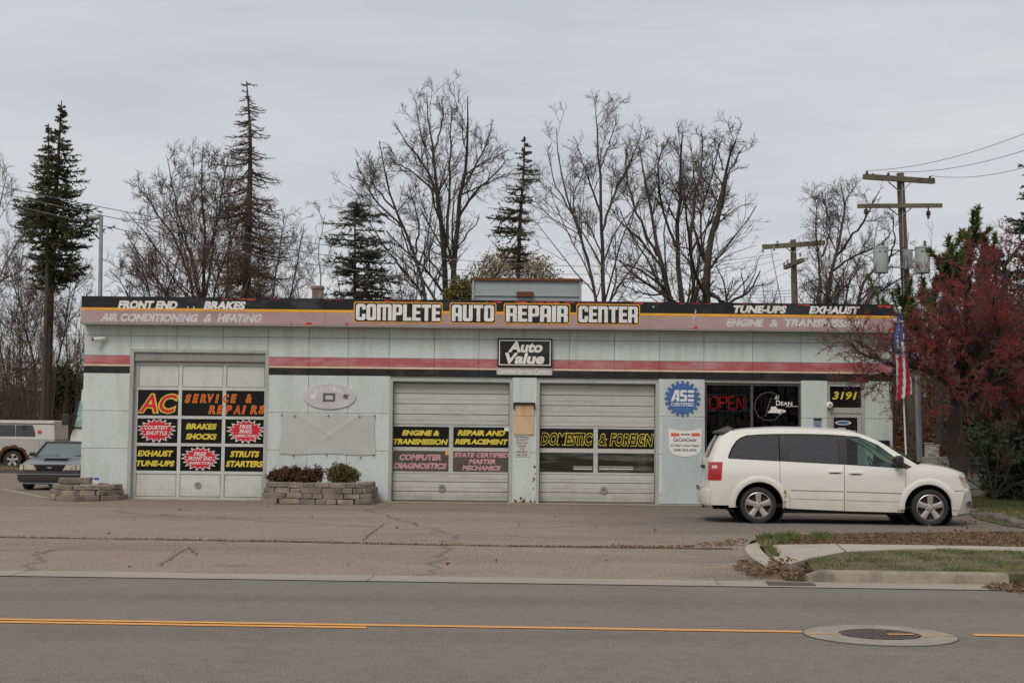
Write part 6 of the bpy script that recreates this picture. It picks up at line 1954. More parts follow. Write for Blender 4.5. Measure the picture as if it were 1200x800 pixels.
def conifer(name, label, Y, base, top, profile, nwhorl, needle, Y2=None, seed=2, r0=.25, droop=.25, density=1.0, bark=None, leafsize=.22, gap=.0, bare_below=None, sub=10, trunk_pts=None, group=None, sparse=1.0, upturn=.3, thick=.5):
    """profile: [(photo y, half width px left, half width px right)] of the crown"""
    rng = np.random.default_rng(seed)
    s = Y / 1667
    b = at(base[0], base[1], Y); b.z = 0
    t = thing(name, label, 'tree', b, group=group)
    pts = trunk_pts or [base, top]
    P0 = [tuple(b)] + [tuple(at(p[0], p[1], Y)) for p in pts[1:]]
    P, R = resample(P0, np.linspace(r0, .02, len(P0)), 24)
    g = Geo(); g.add(*np_tubes(P[None], R[None], 10))
    ys = [p[0] for p in profile]
    B, BR, W = [], [], []
    for i in range(nwhorl):
        f = (i + rng.uniform(0, .8)) / nwhorl
        py = ys[0] + (ys[-1] - ys[0]) * f
        hwl = np.interp(py, ys, [p[1] for p in profile]) * s
        hwr = np.interp(py, ys, [p[2] for p in profile]) * s
        z = at(base[0], py, Y).z
        xk = np.interp(z, P[:, 2], P[:, 0])
        k = rng.integers(4, 8)
        for a in rng.uniform(0, 2 * np.pi, k):
            if rng.random() < gap: continue
            hw = hwr if math.cos(a) > 0 else hwl
            ln = max(.10, hw * rng.uniform(.6, 1.25))
            m = 7
            u = np.linspace(0, 1, m)
            x = xk + np.cos(a) * ln * u; y = Y + np.sin(a) * ln * u
            zz = z + ln * (-droop * u * 1.2 + droop * upturn * 3 * u ** 2.4) + rng.normal() * .05
            B.append(np.stack([x, y, zz], 1)); BR.append(np.linspace(.02 + .012 * ln, .006, m)); W.append(ln)
    B = np.array(B); BR = np.array(BR); W = np.array(W)
    g.add(*np_tubes(B, BR, 4))
    # side shoots lie in the branch's plane
    S, SR = spawn(B, BR, sub, .36, 55, 4, t0=.12, up=-.02, wig=.08, rng=rng, rr=.5, minr=.006, flat=.6)
    g.add(*np_tubes(S, SR, 3))
    g.build('trunk', bark or M_bark, t, b, smooth=True)
    # needles: small faces along the shoots
    pts_ = []; dirs = []; szs = []
    for A, cnt in ((B, int(22 * density)), (S, int(7 * density))):
        Lb = np.linalg.norm(np.diff(A, axis=1), axis=2).sum(1)
        ref = 1.6 if A is B else .5
        szs.append(np.repeat(np.clip(Lb / ref, .35, 1.0), cnt))
        n, m, _ = A.shape
        f = rng.random((n, cnt)) ** .8 * (m - 1) * .999
        i = f.astype(int); w = (f - i)[..., None]; ar = np.arange(n)[:, None]
        p = A[ar, i] * (1 - w) + A[ar, i + 1] * w
        d = A[ar, i + 1] - A[ar, i]; d /= np.linalg.norm(d, axis=2, keepdims=True) + 1e-9
        d = d * 1.0 + rng.normal(size=d.shape) * .55; d[..., 2] -= .05
        pts_.append(p.reshape(-1, 3)); dirs.append(d.reshape(-1, 3))
    C = np.concatenate(pts_); D = np.concatenate(dirs)
    keep = rng.random(len(C)) < sparse
    V, F = cards(C[keep], leafsize * np.concatenate(szs)[keep], thick, rng=rng, D=D[keep], tri=True)
    V = V - np.array(b)[None]
    place('crown', np_mesh('crown', V, [F], needle), (0, 0, 0), 0, t)
    return t

# tall dense spruce at the left, two leaders
conifer('spruce_tree', 'tall dense green spruce with bare lower trunk at the far left', 62, (54, 500), (72, 119),
        [(121, 2, 2), (135, 7, 7), (160, 14, 13), (200, 26, 26), (240, 42, 42), (262, 36, 50), (285, 34, 44), (310, 30, 38), (340, 16, 24)], 38, M_spruce, seed=5, r0=.24, droop=.26, density=1.7, leafsize=.21, gap=.05, thick=.36, trunk_pts=[(54, 500), (57, 380), (62, 280), (68, 190), (72, 118)], bark=M_bark, sub=12, upturn=.35)
conifer('spruce_tree', 'shorter twin spruce leader rising just left of the tallest left spruce', 61, (50, 500), (57, 145),
        [(147, 2, 2), (165, 7, 6), (200, 18, 12), (235, 34, 16), (262, 34, 14), (290, 22, 14), (318, 12, 8)], 24, M_spruce, seed=6, r0=.12, droop=.22, density=1.4, leafsize=.20, gap=.05, thick=.36, trunk_pts=[(50, 500), (54, 380), (56, 280), (57, 200), (57, 145)], bark=M_bark, sub=9)
# dead lower limbs on that spruce
bare_tree('bare_tree', 'leafless tangle of fine branches around the trunk of the left spruce', 63, [
    ([(48, 505), (40, 430), (22, 350), (5, 300)], .10, .02), ([(60, 505), (66, 430), (84, 360), (92, 310)], .09, .02), ([(30, 505), (24, 420), (20, 340), (28, 290)], .08, .02),
    ([(75, 505), (80, 430), (76, 370), (86, 320)], .07, .02), ([(12, 505), (6, 430), (-12, 370), (-22, 330)], .08, .02)], (45, 505), twigs=(18, 8, 6), seed=21, twig=M_twigr, minr=.008)
bare_tree('bare_tree', 'pale leafless tree cut by the left edge of the frame', 66, [
    ([(-40, 505), (-36, 400), (-20, 300), (0, 240), (8, 205)], .22, .02), ([(-38, 420), (-10, 350), (14, 290), (38, 262)], .12, .02), ([(-36, 400), (-50, 300), (-45, 230)], .12, .02), ([(-30, 370), (-4, 330), (20, 320), (40, 300)], .1, .02)],
    (-40, 505), twigs=(15, 8, 6), seed=22, twig=M_twiggrey, bark=M_bark_pale, minr=.009)
# multi stemmed bare crowd behind the left bay
bare_tree('bare_tree', 'broad leafless tree with spreading stems left of the dead spire tree', 60, [
    ([(236, 505), (238, 350), (240, 290), (236, 230), (238, 170)], .22, .02), ([(238, 400), (225, 330), (200, 270), (172, 230), (158, 215)], .16, .02), ([(238, 380), (228, 310), (205, 240), (196, 185)], .14, .02),
    ([(240, 350), (252, 270), (262, 210), (268, 180)], .13, .02), ([(230, 410), (200, 350), (165, 300), (146, 270)], .13, .02), ([(243, 400), (255, 320), (280, 260), (290, 225)], .12, .02)],
    (236, 505), twigs=(16, 8, 7), seed=23, twig=M_twig, minr=.0085, t0=.2)
bare_tree('bare_tree', 'low reddish leafless thicket tree over the left end of the roof', 57, [
    ([(180, 505), (182, 370), (170, 320), (150, 285)], .10, .02), ([(180, 505), (190, 350), (210, 310), (215, 270)], .10, .02), ([(160, 505), (160, 370), (146, 335), (130, 318)], .08, .02), ([(205, 505), (212, 370), (228, 320), (238, 290)], .08, .02)],
    (180, 505), twigs=(16, 8, 6), seed=24, twig=M_twigr, minr=.008, t0=.4)
bare_tree('bare_tree', 'leafless tree filling the gap right of the dead spire tree', 64, [
    ([(318, 505), (318, 360), (326, 300), (334, 250)], .12, .02), ([(316, 420), (302, 330), (306, 270), (300, 235)], .10, .02), ([(320, 420), (342, 340), (352, 290), (356, 268)], .09, .02)],
    (318, 505), twigs=(15, 8, 6), seed=25, twig=M_twiggrey, minr=.008, t0=.3)
bare_tree('bare_tree', 'thin pale leafless tree standing behind the roof chimney', 70, [
    ([(378, 505), (376, 350), (372, 290), (380, 255)], .10, .02), ([(390, 505), (400, 360), (394, 310)], .09, .02), ([(360, 505), (352, 370), (346, 310)], .09, .02)],
    (378, 505), twigs=(11, 7, 5), seed=26, twig=M_twiggrey, bark=M_bark_pale, minr=.009, t0=.4)
# dead spire
conifer('dead_spruce', 'tall nearly dead spire tree with sparse drooping limbs, highest at the left', 58, (288, 505), (290, 95),
        [(97, 4, 5), (108, 16, 18), (125, 14, 20), (150, 26, 24), (170, 28, 32), (195, 52, 34), (215, 44, 40), (240, 54, 60), (275, 48, 66), (310, 52, 62), (345, 50, 58)], 44, M_larch, seed=9, r0=.22, droop=.34, density=.7, leafsize=.12, gap=.38, sparse=.8, trunk_pts=[(288, 505), (288, 350), (292, 240), (294, 160), (289, 95)], bark=M_bark_b, sub=14, thick=.35)
bare_tree('bare_tree', 'dense brown leafless stems just left of the dead spire tree', 57, [
    ([(262, 505), (264, 360), (270, 280), (262, 215)], .16, .02), ([(268, 505), (276, 380), (292, 320), (318, 280)], .12, .02), ([(268, 505), (262, 360), (244, 300), (232, 250)], .10, .02)],
    (264, 505), twigs=(17, 9, 7), seed=27, twig=M_twigr, minr=.008, t0=.3, up=.1)
# dark pine
conifer('pine_tree', 'dark grey green pine with layered broad limbs behind the chimney', 60, (416, 505), (416, 236),
        [(238, 14, 16), (246, 38, 34), (258, 24, 40), (272, 40, 30), (290, 30, 44), (312, 42, 40), (330, 36, 52), (352, 34, 50)], 20, M_pined, seed=12, r0=.18, droop=.0, density=1.7, leafsize=.21, gap=.22, thick=.3, bark=M_bark, sub=9, upturn=.6)
# the big central bare tree: two leaders and many limbs
bare_tree('bare_tree', 'very tall twin trunked leafless tree rising above the roof hood', 62, [
    ([(521, 505), (523, 340), (519, 270), (512, 220), (506, 170), (500, 110)], .34, .02), ([(528, 505), (531, 330), (534, 260), (545, 200), (552, 150), (548, 112)], .32, .02),
    ([(513, 225), (495, 190), (478, 170), (466, 150)], .13, .02), ([(514, 230), (490, 205), (470, 195), (458, 190)], .11, .02), ([(508, 180), (520, 140), (518, 115)], .10, .02), ([(524, 290), (526, 230), (528, 170), (530, 125)], .16, .02),
    ([(534, 262), (556, 225), (580, 205), (596, 185)], .15, .02), ([(540, 225), (560, 190), (572, 165), (578, 140)], .12, .02), ([(530, 300), (548, 275), (562, 255)], .10, .02), ([(522, 330), (500, 300), (482, 290), (470, 270)], .10, .02), ([(519, 270), (505, 225), (500, 190), (493, 150)], .10, .02)],
    (524, 505), twigs=(11, 7, 5), seed=31, twig=M_twig, minr=.0085, t0=.22, wig=.10)
bare_tree('bare_tree', 'slimmer leaning leafless tree left of the tall twin trunked one', 60, [
    ([(508, 505), (502, 350), (488, 300), (470, 265), (455, 230), (448, 180), (444, 165)], .20, .02), ([(486, 300), (492, 260), (478, 215)], .09, .02), ([(470, 265), (440, 235), (424, 205), (418, 190)], .10, .02), ([(462, 245), (434, 215), (432, 180)], .09, .02), ([(500, 345), (475, 330), (470, 300)], .08, .02)],
    (508, 505), twigs=(11, 7, 5), seed=32, twig=M_twig, minr=.0085, t0=.3)
bare_tree('bare_tree', 'low pale leafless brush behind the fascia left of the roof hood', 68, [
    ([(470, 505), (472, 350), (462, 310)], .08, .02), ([(488, 505), (486, 350), (492, 320)], .08, .02), ([(505, 505), (508, 350), (512, 318)], .08, .02), ([(545, 505), (548, 350), (556, 320)], .08, .02), ([(450, 505), (448, 350), (444, 325)], .08, .02)],
    (480, 505), twigs=(12, 6, 5), seed=33, twig=M_twigr, minr=.009, t0=.5)
# slender green spruce
conifer('spruce_tree', 'slender open green spruce standing behind the roof hood', 64, (606, 505), (615, 160),
        [(162, 2, 2), (180, 10, 12), (200, 16, 18), (230, 22, 18), (250, 32, 16), (275, 38, 18), (300, 26, 14), (315, 12, 8)], 30, M_spruce, seed=14, r0=.15, droop=.10, density=1.5, leafsize=.19, gap=.18, thick=.34, trunk_pts=[(606, 505), (607, 340), (609, 260), (614, 200), (615, 160)], bark=M_bark_b, sub=10, upturn=.5)
def leafy(name, label, Y, base, blobs, m, n, size, seed, bark=None, cat='tree', group=None, tri=False, minr=.008, ntw=14):
    """blobs: (px, py, rx px, ry px)"""
    rng = np.random.default_rng(seed); s = Y / 1667
    b = at(base[0], base[1], Y)
    b.z = max(0, b.z) if b.z < 1 and cat != 'tree' else 0
    t = thing(name, label, cat, b, group=group)
    g = Geo(); C = []
    for (px, py, rx, ry) in blobs:
        e = at(px, py, Y)
        P, R = resample([tuple(b), tuple((np.array(b) + np.array(e)) / 2 + rng.normal(size=3) * .1), tuple(e)], [.03 + s * rx * .04, .02 + s * rx * .02, .01], 8)
        g.add(*np_tubes(P[None], R[None], 5))
        S, SR = spawn(P[None], R[None], ntw, 0, 60, 4, t0=.3, up=.2, wig=.2, rng=rng, minr=minr, lmin=s * (rx + ry) * .5)
        g.add(*np_tubes(S, SR, 4))
        k = int(n * rx * ry / sum(q[2] * q[3] for q in blobs))
        d = rng.normal(size=(k, 3)); d /= np.linalg.norm(d, axis=1, keepdims=True)
        rad = rng.random(k) ** .42
        clump = 1 + .22 * np.sin(d[:, 0] * 7 + seed) * np.cos(d[:, 2] * 6 + 1) + .12 * rng.normal(size=k)
        C.append(np.array(e)[None] + d * (rad * clump)[:, None] * np.array([rx * s, rx * s, ry * s])[None])
    g.build('stem', bark or M_bark, t, b, smooth=True)
    C = np.concatenate(C); C = C[C[:, 2] > b.z + .02]
    V, F = cards(C, size, .6, rng=rng, tri=tri)
    place('foliage', np_mesh('foliage', V - np.array(b)[None], [F], m), (0, 0, 0), 0, t)
    return t
leafy('budding_tree', 'round beige yellow budding tree behind the roof hood', 72, (610, 505), [(600, 310, 38, 20), (575, 318, 22, 16), (630, 316, 22, 18), (648, 330, 14, 12), (560, 335, 14, 14)], M_beige, 5200, .13, 41, bark=M_twiggrey, ntw=40)
leafy('evergreen_bush', 'yellow green bush peeping over the fascia left of the roof hood', 56, (538, 505), [(540, 338, 12, 14), (528, 346, 10, 10), (548, 345, 8, 12)], M_olive, 2600, .12, 42)
# thin bare trees to the right of the hood
bare_tree('bare_tree', 'slender leafless tree with upright forks just right of the roof hood', 60, [
    ([(702, 505), (700, 350), (685, 290), (665, 240), (655, 190), (652, 150)], .17, .02), ([(694, 330), (678, 260), (648, 215), (642, 170)], .10, .02), ([(684, 290), (670, 230), (690, 190)], .08, .02)],
    (702, 505), twigs=(12, 7, 5), seed=34, twig=M_twiggrey, minr=.008, t0=.25)
bare_tree('bare_tree', 'tall narrow leafless tree whose top is highest right of the hood', 61, [
    ([(705, 505), (707, 350), (706, 260), (702, 200), (700, 150), (698, 130)], .24, .02), ([(706, 270), (722, 220), (745, 180), (752, 150)], .13, .02), ([(705, 255), (690, 210), (672, 160)], .11, .02), ([(706, 300), (690, 265), (676, 240)], .08, .02), ([(703, 200), (715, 165), (722, 140)], .08, .02)],
    (705, 505), twigs=(12, 7, 5), seed=35, twig=M_twiggrey, minr=.008, t0=.25)
# big dark bare tree group
bare_tree('bare_tree', 'massive dark leafless tree with several crooked trunks right of centre', 56, [
    ([(800, 505), (788, 350), (772, 300), (762, 250), (755, 200), (748, 165)], .26, .02), ([(802, 505), (800, 345), (790, 280), (800, 220), (796, 170), (800, 155)], .28, .02), ([(806, 505), (816, 350), (808, 290), (812, 230), (826, 190), (824, 160)], .2, .02),
    ([(788, 350), (765, 325), (735, 310), (710, 300)], .13, .02), ([(780, 320), (750, 280), (728, 262), (712, 240)], .13, .02), ([(770, 300), (742, 240), (732, 200), (735, 170)], .12, .02), ([(792, 290), (775, 240), (770, 190), (778, 165)], .12, .02), ([(806, 300), (832, 262), (845, 225)], .11, .02), ([(785, 345), (755, 345), (720, 330)], .10, .02)],
    (801, 505), twigs=(12, 7, 6), seed=36, twig=M_twig, minr=.0085, t0=.2, wig=.13)
bare_tree('bare_tree', 'crooked dark leafless tree with a broken stub, rightmost of the central group', 55, [
    ([(830, 505), (829, 340), (826, 300), (838, 262), (850, 230), (848, 195), (862, 165)], [.36, .33, .28, .2, .16, .12, .05, ][:7], .02), ([(828, 310), (812, 270), (815, 220), (812, 180)], .14, .02), ([(846, 245), (852, 205), (866, 180), (874, 170)], .10, .02), ([(826, 300), (818, 255), (835, 205), (845, 165)], .10, .02), ([(832, 345), (842, 348), (851, 358)], .2, .12), ([(848, 200), (840, 175), (848, 158)], .07, .02)],
    (830, 505), twigs=(11, 7, 5), seed=37, twig=M_twig, minr=.0085, t0=.3, wig=.14)
bare_tree('bare_tree', 'leafless tree with curving limbs between the two utility poles', 52, [
    ([(975, 505), (966, 360), (970, 330), (985, 280), (992, 240), (985, 215)], .22, .02), ([(962, 505), (958, 350), (962, 310), (955, 275), (958, 235)], .14, .02), ([(980, 300), (1010, 262), (1022, 240), (1030, 225)], .10, .02), ([(972, 320), (1000, 300), (1030, 290), (1045, 270)], .10, .02), ([(964, 300), (975, 262), (962, 225)], .09, .02)],
    (970, 505), twigs=(12, 7, 6), seed=38, twig=M_twig, minr=.0075, t0=.2, wig=.14)
bare_tree('bare_tree', 'low twisting leafless tree behind the right end of the fascia', 50, [
    ([(1002, 505), (1004, 345), (1018, 315), (1045, 300), (1060, 290)], .16, .02), ([(1010, 505), (1012, 350), (1040, 335), (1068, 320)], .13, .02), ([(1002, 505), (990, 350), (996, 320), (1010, 300)], .10, .02), ([(1000, 505), (985, 360), (965, 345), (950, 330)], .10, .02), ([(1040, 310), (1050, 280), (1046, 250)], .08, .02)],
    (1004, 505), twigs=(12, 7, 6), seed=39, twig=M_twig, minr=.0075, t0=.25, up=.08, wig=.16)
bare_tree('bare_tree', 'faint thin leafless saplings near the small pole behind the fascia', 75, [
    ([(900, 505), (898, 350), (893, 330)], .06, .02), ([(880, 505), (876, 350), (884, 335)], .06, .02), ([(1080, 505), (1085, 350), (1078, 310)], .06, .02)], (900, 505), twigs=(9, 6, 4), seed=40, twig=M_twiggrey, minr=.008, t0=.5)
# right-hand evergreens -----------------------------------------------------------------
def tuft_pine(name, label, Y, base, limbs, seed, m, size, tuft=90, tip=1.0):
    rng = np.random.default_rng(seed); s = Y / 1667
    b = at(base[0], base[1], Y); b.z = 0
    t = thing(name, label, 'tree', b)
    g = Geo(); C, D = [], []
    for pts in limbs:
        P, R = px_stem(pts, Y, .10, .02, .5, rng=rng, m=12)
        g.add(*np_tubes(P[None], R[None], 6))
        S, SR = spawn(P[None], R[None], 11, 0, 50, 5, t0=.35, up=.5, wig=.1, rng=rng, minr=.012, lmin=.75)
        g.add(*np_tubes(S, SR, 4))
        for A in list(S) + [P[-5:]]:
            u = rng.random(tuft) ** .7 * (len(A) - 1) * .999
            i = u.astype(int); w = (u - i)[:, None]
            p = A[i] * (1 - w) + A[i + 1] * w
            d = A[i + 1] - A[i]; d /= np.linalg.norm(d, axis=1, keepdims=True)
            C.append(p); D.append(d * .8 + rng.normal(size=d.shape) * .7)
    g.build('trunk', M_bark, t, b, smooth=True)
    V, F = cards(np.concatenate(C), size, .28, rng=rng, D=np.concatenate(D), tri=True)
    place('crown', np_mesh('crown', V - np.array(b)[None], [F], m), (0, 0, 0), 0, t)
    return t
tuft_pine('pine_tree', 'bright green tufted pine behind the right end of the roof and red crab apple', 44, (1100, 520), [
    [(1100, 520), (1105, 400), (1112, 330), (1118, 288)], [(1104, 420), (1122, 340), (1138, 290), (1147, 255)], [(1100, 430), (1096, 380), (1090, 355), (1086, 345)], [(1104, 400), (1128, 330), (1132, 290)], [(1100, 440), (1080, 400), (1066, 378), (1058, 368)],
    [(1105, 380), (1112, 335), (1108, 312)], [(1110, 420), (1150, 350), (1160, 300)], [(1100, 460), (1085, 400), (1070, 380)], [(1100, 440), (1130, 400), (1135, 350)]], 51, M_pine, .20, tuft=150)
tuft_pine('pine_tree', 'low green pine tips just above the red trimmed corner of the fascia', 42, (1040, 520), [
    [(1040, 520), (1036, 400), (1030, 360), (1028, 342)], [(1045, 520), (1050, 400), (1056, 370), (1060, 350)]], 52, M_pine, .16, tuft=110)
conifer('spruce_tree', 'blue green spruce entering at the upper right edge of the frame', 40, (1232, 560), (1216, 120),
        [(122, 2, 2), (160, 12, 14), (200, 22, 22), (240, 22, 30), (260, 34, 40), (300, 38, 50), (350, 48, 60), (400, 50, 70)], 34, M_spruceb, seed=53, r0=.22, droop=.12, density=1.6, leafsize=.17, sub=11, upturn=.5)
conifer('spruce_tree', 'dark low spruce sweeping to the ground behind the bare bush at right', 38.5, (1180, 575), (1185, 395),
        [(400, 10, 12), (430, 26, 36), (470, 40, 60), (510, 50, 70), (550, 46, 74), (580, 34, 74)], 26, M_spruceb, seed=54, r0=.16, droop=.18, density=2.2, leafsize=.15, sub=13, upturn=.25)
conifer('evergreen_tree', 'dense dark evergreen closing the view directly behind the crab apple', 41, (1165, 560), (1168, 290),
        [(292, 4, 6), (330, 26, 30), (380, 44, 46), (430, 54, 60), (480, 54, 64), (540, 44, 60)], 30, M_spruceb, seed=55, r0=.2, droop=.1, density=2.2, leafsize=.2, sub=11, upturn=.5)
# crab apple: arching limbs, grey twigs, thousands of red berries
rng = np.random.default_rng(61)
CY = 32.4
cb = at(1117, 560, CY); cb.z = 0.03
crab = thing('crab_apple_tree', 'spreading crab apple tree covered in small red berries at the right edge', 'tree', cb)
limbs = [([(1113, 592), (1116, 540), (1124, 480), (1136, 430)], .27, .12, 32.4),
    ([(1124, 480), (1110, 440), (1076, 430), (1040, 427), (1015, 416), (998, 402)], .10, .015, 30.8), ([(1040, 427), (1020, 410), (1002, 398)], .05, .015, 30.8), ([(1076, 430), (1050, 436), (1025, 442), (1005, 440)], .06, .015, 31.6),
    ([(1124, 480), (1110, 430), (1095, 405), (1080, 385), (1072, 370)], .10, .02, 32.0), ([(1130, 450), (1120, 400), (1110, 350), (1115, 310)], .11, .02, 32.0), ([(1134, 440), (1150, 380), (1150, 320), (1140, 285)], .11, .02, 33.0),
    ([(1136, 430), (1170, 370), (1185, 310), (1195, 262)], .12, .02, 32.4), ([(1136, 440), (1180, 400), (1220, 340), (1240, 280)], .12, .02, 32.8), ([(1130, 452), (1180, 450), (1230, 440), (1290, 430)], .11, .02, 31.2), ([(1134, 440), (1190, 420), (1250, 380), (1300, 340)], .10, .02, 31.6),
    ([(1128, 460), (1160, 440), (1195, 400), (1215, 350)], .09, .02, 29.9), ([(1128, 462), (1150, 450), (1170, 400), (1165, 350)], .09, .02, 29.8), ([(1126, 466), (1110, 445), (1095, 420), (1085, 405)], .08, .02, 30.6), ([(1126, 466), (1140, 455), (1130, 400), (1120, 370)], .09, .02, 34.2), ([(1126, 466), (1160, 450), (1200, 455), (1240, 470)], .08, .02, 33.6), ([(1126, 466), (1140, 420), (1160, 350), (1172, 300)], .08, .02, 31.0), ([(1126, 466), (1160, 430), (1200, 370), (1222, 315)], .08, .02, 30.6), ([(1130, 450), (1130, 400), (1132, 350), (1140, 318)], .08, .02, 30.4), ([(1126, 466), (1150, 460), (1180, 440), (1205, 425)], .08, .02, 29.6), ([(1076, 430), (1060, 410), (1050, 395)], .05, .015, 31.4)]
g = Geo(); SP, SRr = [], []
for i, (pts, ra, rb, yy_) in enumerate(limbs):
    P0 = []
    for j, p in enumerate(pts):
        f_ = j / (len(pts) - 1) if i else 0
        P0.append(tuple(at(p[0], p[1], 32.4 + (yy_ - 32.4) * (f_ if i != 2 else 1))))
    if i == 0: P0[0] = tuple(cb)
    P, R = resample(P0, np.linspace(ra, rb, len(P0)), 14)
    P[1:-1] += rng.normal(size=(12, 3)) * .05
    SP.append(P); SRr.append(R)
SP, SRr = np.array(SP), np.array(SRr)
g.add(*np_tubes(SP, SRr, 8))
A1, B1 = spawn(SP[1:], SRr[1:] * .7, 12, .42, 42, 10, t0=.12, up=-.02, wig=.13, rng=rng, rr=.4, minr=.006, lmin=.6)
g.add(*np_tubes(A1, B1, 5))
g.build('trunk', mat('crab_bark', (0.035, 0.029, 0.026), rough=.9, var=.3, scale=4), crab, cb, smooth=True)
A2, B2 = spawn(A1, B1, 8, .62, 40, 8, t0=.1, up=-.01, wig=.14, rng=rng, rr=.6, minr=.0042, thin=True, lmin=.35)
A3, B3 = spawn(A2, B2, 6, .40, 42, 5, t0=.1, up=0, wig=.16, rng=rng, rr=.7, minr=.0030, lmin=.12, thin=True)
c = Geo(); c.add(*np_tubes(A2, B2, 4)); c.add(*np_tubes(A3, B3, 3))
c.build('crown', mat('crab_twig', (0.105, 0.080, 0.068), rough=.9, var=.3, scale=2), crab, cb)
def berries(A, cnt, r, jit):
    n, m, _ = A.shape
    f = rng.random((n, cnt)) * (m - 1) * .999
    i = f.astype(int); w = (f - i)[..., None]; ar = np.arange(n)[:, None]
    p = (A[ar, i] * (1 - w) + A[ar, i + 1] * w).reshape(-1, 3)
    return p + rng.normal(size=p.shape) * jit
C = np.concatenate([berries(A3, 5, .01, .014), berries(A2, 6, .01, .02)])
C = C[(C[:, 0] > 8.6) | (rng.random(len(C)) < .45)]
def octa(C, r):
    n = len(C); rr = (r * rng.uniform(.7, 1.35, n))[:, None]
    O = np.array([[1, 0, 0], [0, 1, 0], [-1, 0, 0], [0, -1, 0], [0, 0, 1], [0, 0, -1]], float)
    V = (C[:, None, :] + O[None] * rr[:, :, None]).reshape(-1, 3)
    Fb = np.array([[0, 1, 4], [1, 2, 4], [2, 3, 4], [3, 0, 4], [1, 0, 5], [2, 1, 5], [3, 2, 5], [0, 3, 5]])
    return V, (np.arange(n)[:, None, None] * 6 + Fb[None]).reshape(-1, 3)
V, F = octa(C, .0105)
place('berries', np_mesh('berries', V - np.array(cb)[None], [F], M_berry), (0, 0, 0), 0, crab)['kind'] = 'stuff'
# bare bush at the right
bare_tree('bare_bush', 'bare many stemmed brown bush on the lawn in front of the dark spruce', 36.5, [
    ([(1163, 583), (1150, 560), (1128, 530), (1108, 505)], .045, .012), ([(1164, 583), (1158, 550), (1146, 510), (1140, 480)], .045, .012), ([(1165, 583), (1168, 545), (1172, 505), (1178, 480)], .045, .012),
    ([(1166, 583), (1180, 555), (1198, 525), (1210, 505)], .045, .012), ([(1163, 583), (1140, 565), (1120, 548), (1104, 540)], .04, .012), ([(1166, 583), (1188, 568), (1206, 560)], .04, .012)],
    (1164, 583), twigs=(7, 4, 3), seed=62, twig=M_twigr, minr=.005, t0=.3, depth=.25, cat='bush')
# shrubs in the planter
leafy('shrub', 'dark red brown shrub at the left end of the planter', 33.0, (334, 570), [(334, 557, 14, 10), (322, 558, 9, 8), (346, 555, 9, 10)], M_shr, 4200, .05, 71, cat='shrub', ntw=26, minr=.005, tri=True)
leafy('shrub', 'mixed russet and green shrub in the middle of the planter', 32.8, (362, 571), [(362, 558, 13, 10), (372, 556, 7, 11), (354, 562, 8, 8)], M_shr, 3000, .05, 72, cat='shrub', ntw=26, minr=.005, tri=True)
leafy('shrub', 'green leafed shrub at the right end of the planter', 33.0, (402, 571), [(396, 556, 14, 11), (412, 558, 10, 10), (402, 552, 10, 9)], M_shg, 4600, .05, 73, cat='shrub', ntw=30, minr=.005, tri=True)

# thickets -------------------------------------------------------------------------------
def thicket(name, label, X0, X1, Y0, Y1, h, nst, nlf, seed, ml, ms, lsz=.16, hvar=.35):
    rng = np.random.default_rng(seed)
    n = nst
    b = np.column_stack([rng.uniform(X0, X1, n), rng.uniform(Y0, Y1, n), np.zeros(n)])
    m = 5; H = h * rng.uniform(1 - hvar, 1 + hvar, n)
    P = np.repeat(b[:, None], m, 1)
    for j in range(1, m): P[:, j] = P[:, j - 1] + np.column_stack([rng.normal(size=n) * .12 * H / 4, rng.normal(size=n) * .12 * H / 4, H / (m - 1)])
    R = np.linspace(1, .3, m)[None] * rng.uniform(.015, .045, n)[:, None]
    g = Geo(); g.add(*np_tubes(P, R, 4))
    Q, S = spawn(P, R, 7, .38, 38, 4, t0=.25, up=.25, wig=.15, rng=rng, minr=.009)
    g.add(*np_tubes(Q, S, 3))
    Q2, S2 = spawn(Q, S, 3, .5, 42, 3, t0=.25, up=.2, wig=.15, rng=rng, minr=.008)
    g.add(*np_tubes(Q2, S2, 3))
    o = place(name, g.mesh(name, ms), (0, 0, 0)); tag(o, label, 'brush', kind='stuff')
    C = np.column_stack([rng.uniform(X0, X1, nlf), rng.uniform(Y0, Y1, nlf), h * .72 * rng.random(nlf) ** 1.25])
    C[:, 2] *= .65 + .45 * np.sin(C[:, 0] * .9) * np.cos(C[:, 0] * .37 + 1)
    C = C[C[:, 2] > 0]
    V, F = cards(C, lsz, .6, rng=rng, tri=True)
    o2 = place(name + '_leaves', np_mesh(name, V, [F], ml), (0, 0, 0)); tag(o2, label, 'brush', kind='stuff')
thicket('left_thicket', 'rust brown undergrowth behind the pickup at the left', -40, -15.5, 66, 80, 4.4, 620, 46000, 81, M_brushb, M_twigr)
thicket('dark_wood', 'dark tangled wood beyond the undergrowth at the left', -60, -12, 84, 110, 8.0, 800, 70000, 82, M_brushd, M_twig, lsz=.36)
thicket('right_thicket', 'brown leafless thicket behind the right end of the building', 12.2, 34, 47, 62, 5.6, 620, 52000, 83, M_brushb, M_twigr)
thicket('right_dark_wood', 'dark wood far behind the crab apple', 10, 60, 66, 95, 8, 420, 42000, 84, M_brushd, M_twig, lsz=.32)
thicket('far_wood', 'far leafless wood hidden behind the building', -14, 14, 86, 110, 5.5, 300, 12000, 85, M_brushd, M_twig, lsz=.35)
# dark evergreen low in the left thicket
leafy('evergreen_bush', 'dark green evergreen bush low in the left thicket', 70, (74, 500), [(72, 452, 16, 26), (86, 468, 12, 22), (62, 474, 12, 18)], M_spruce, 5000, .2, 43)
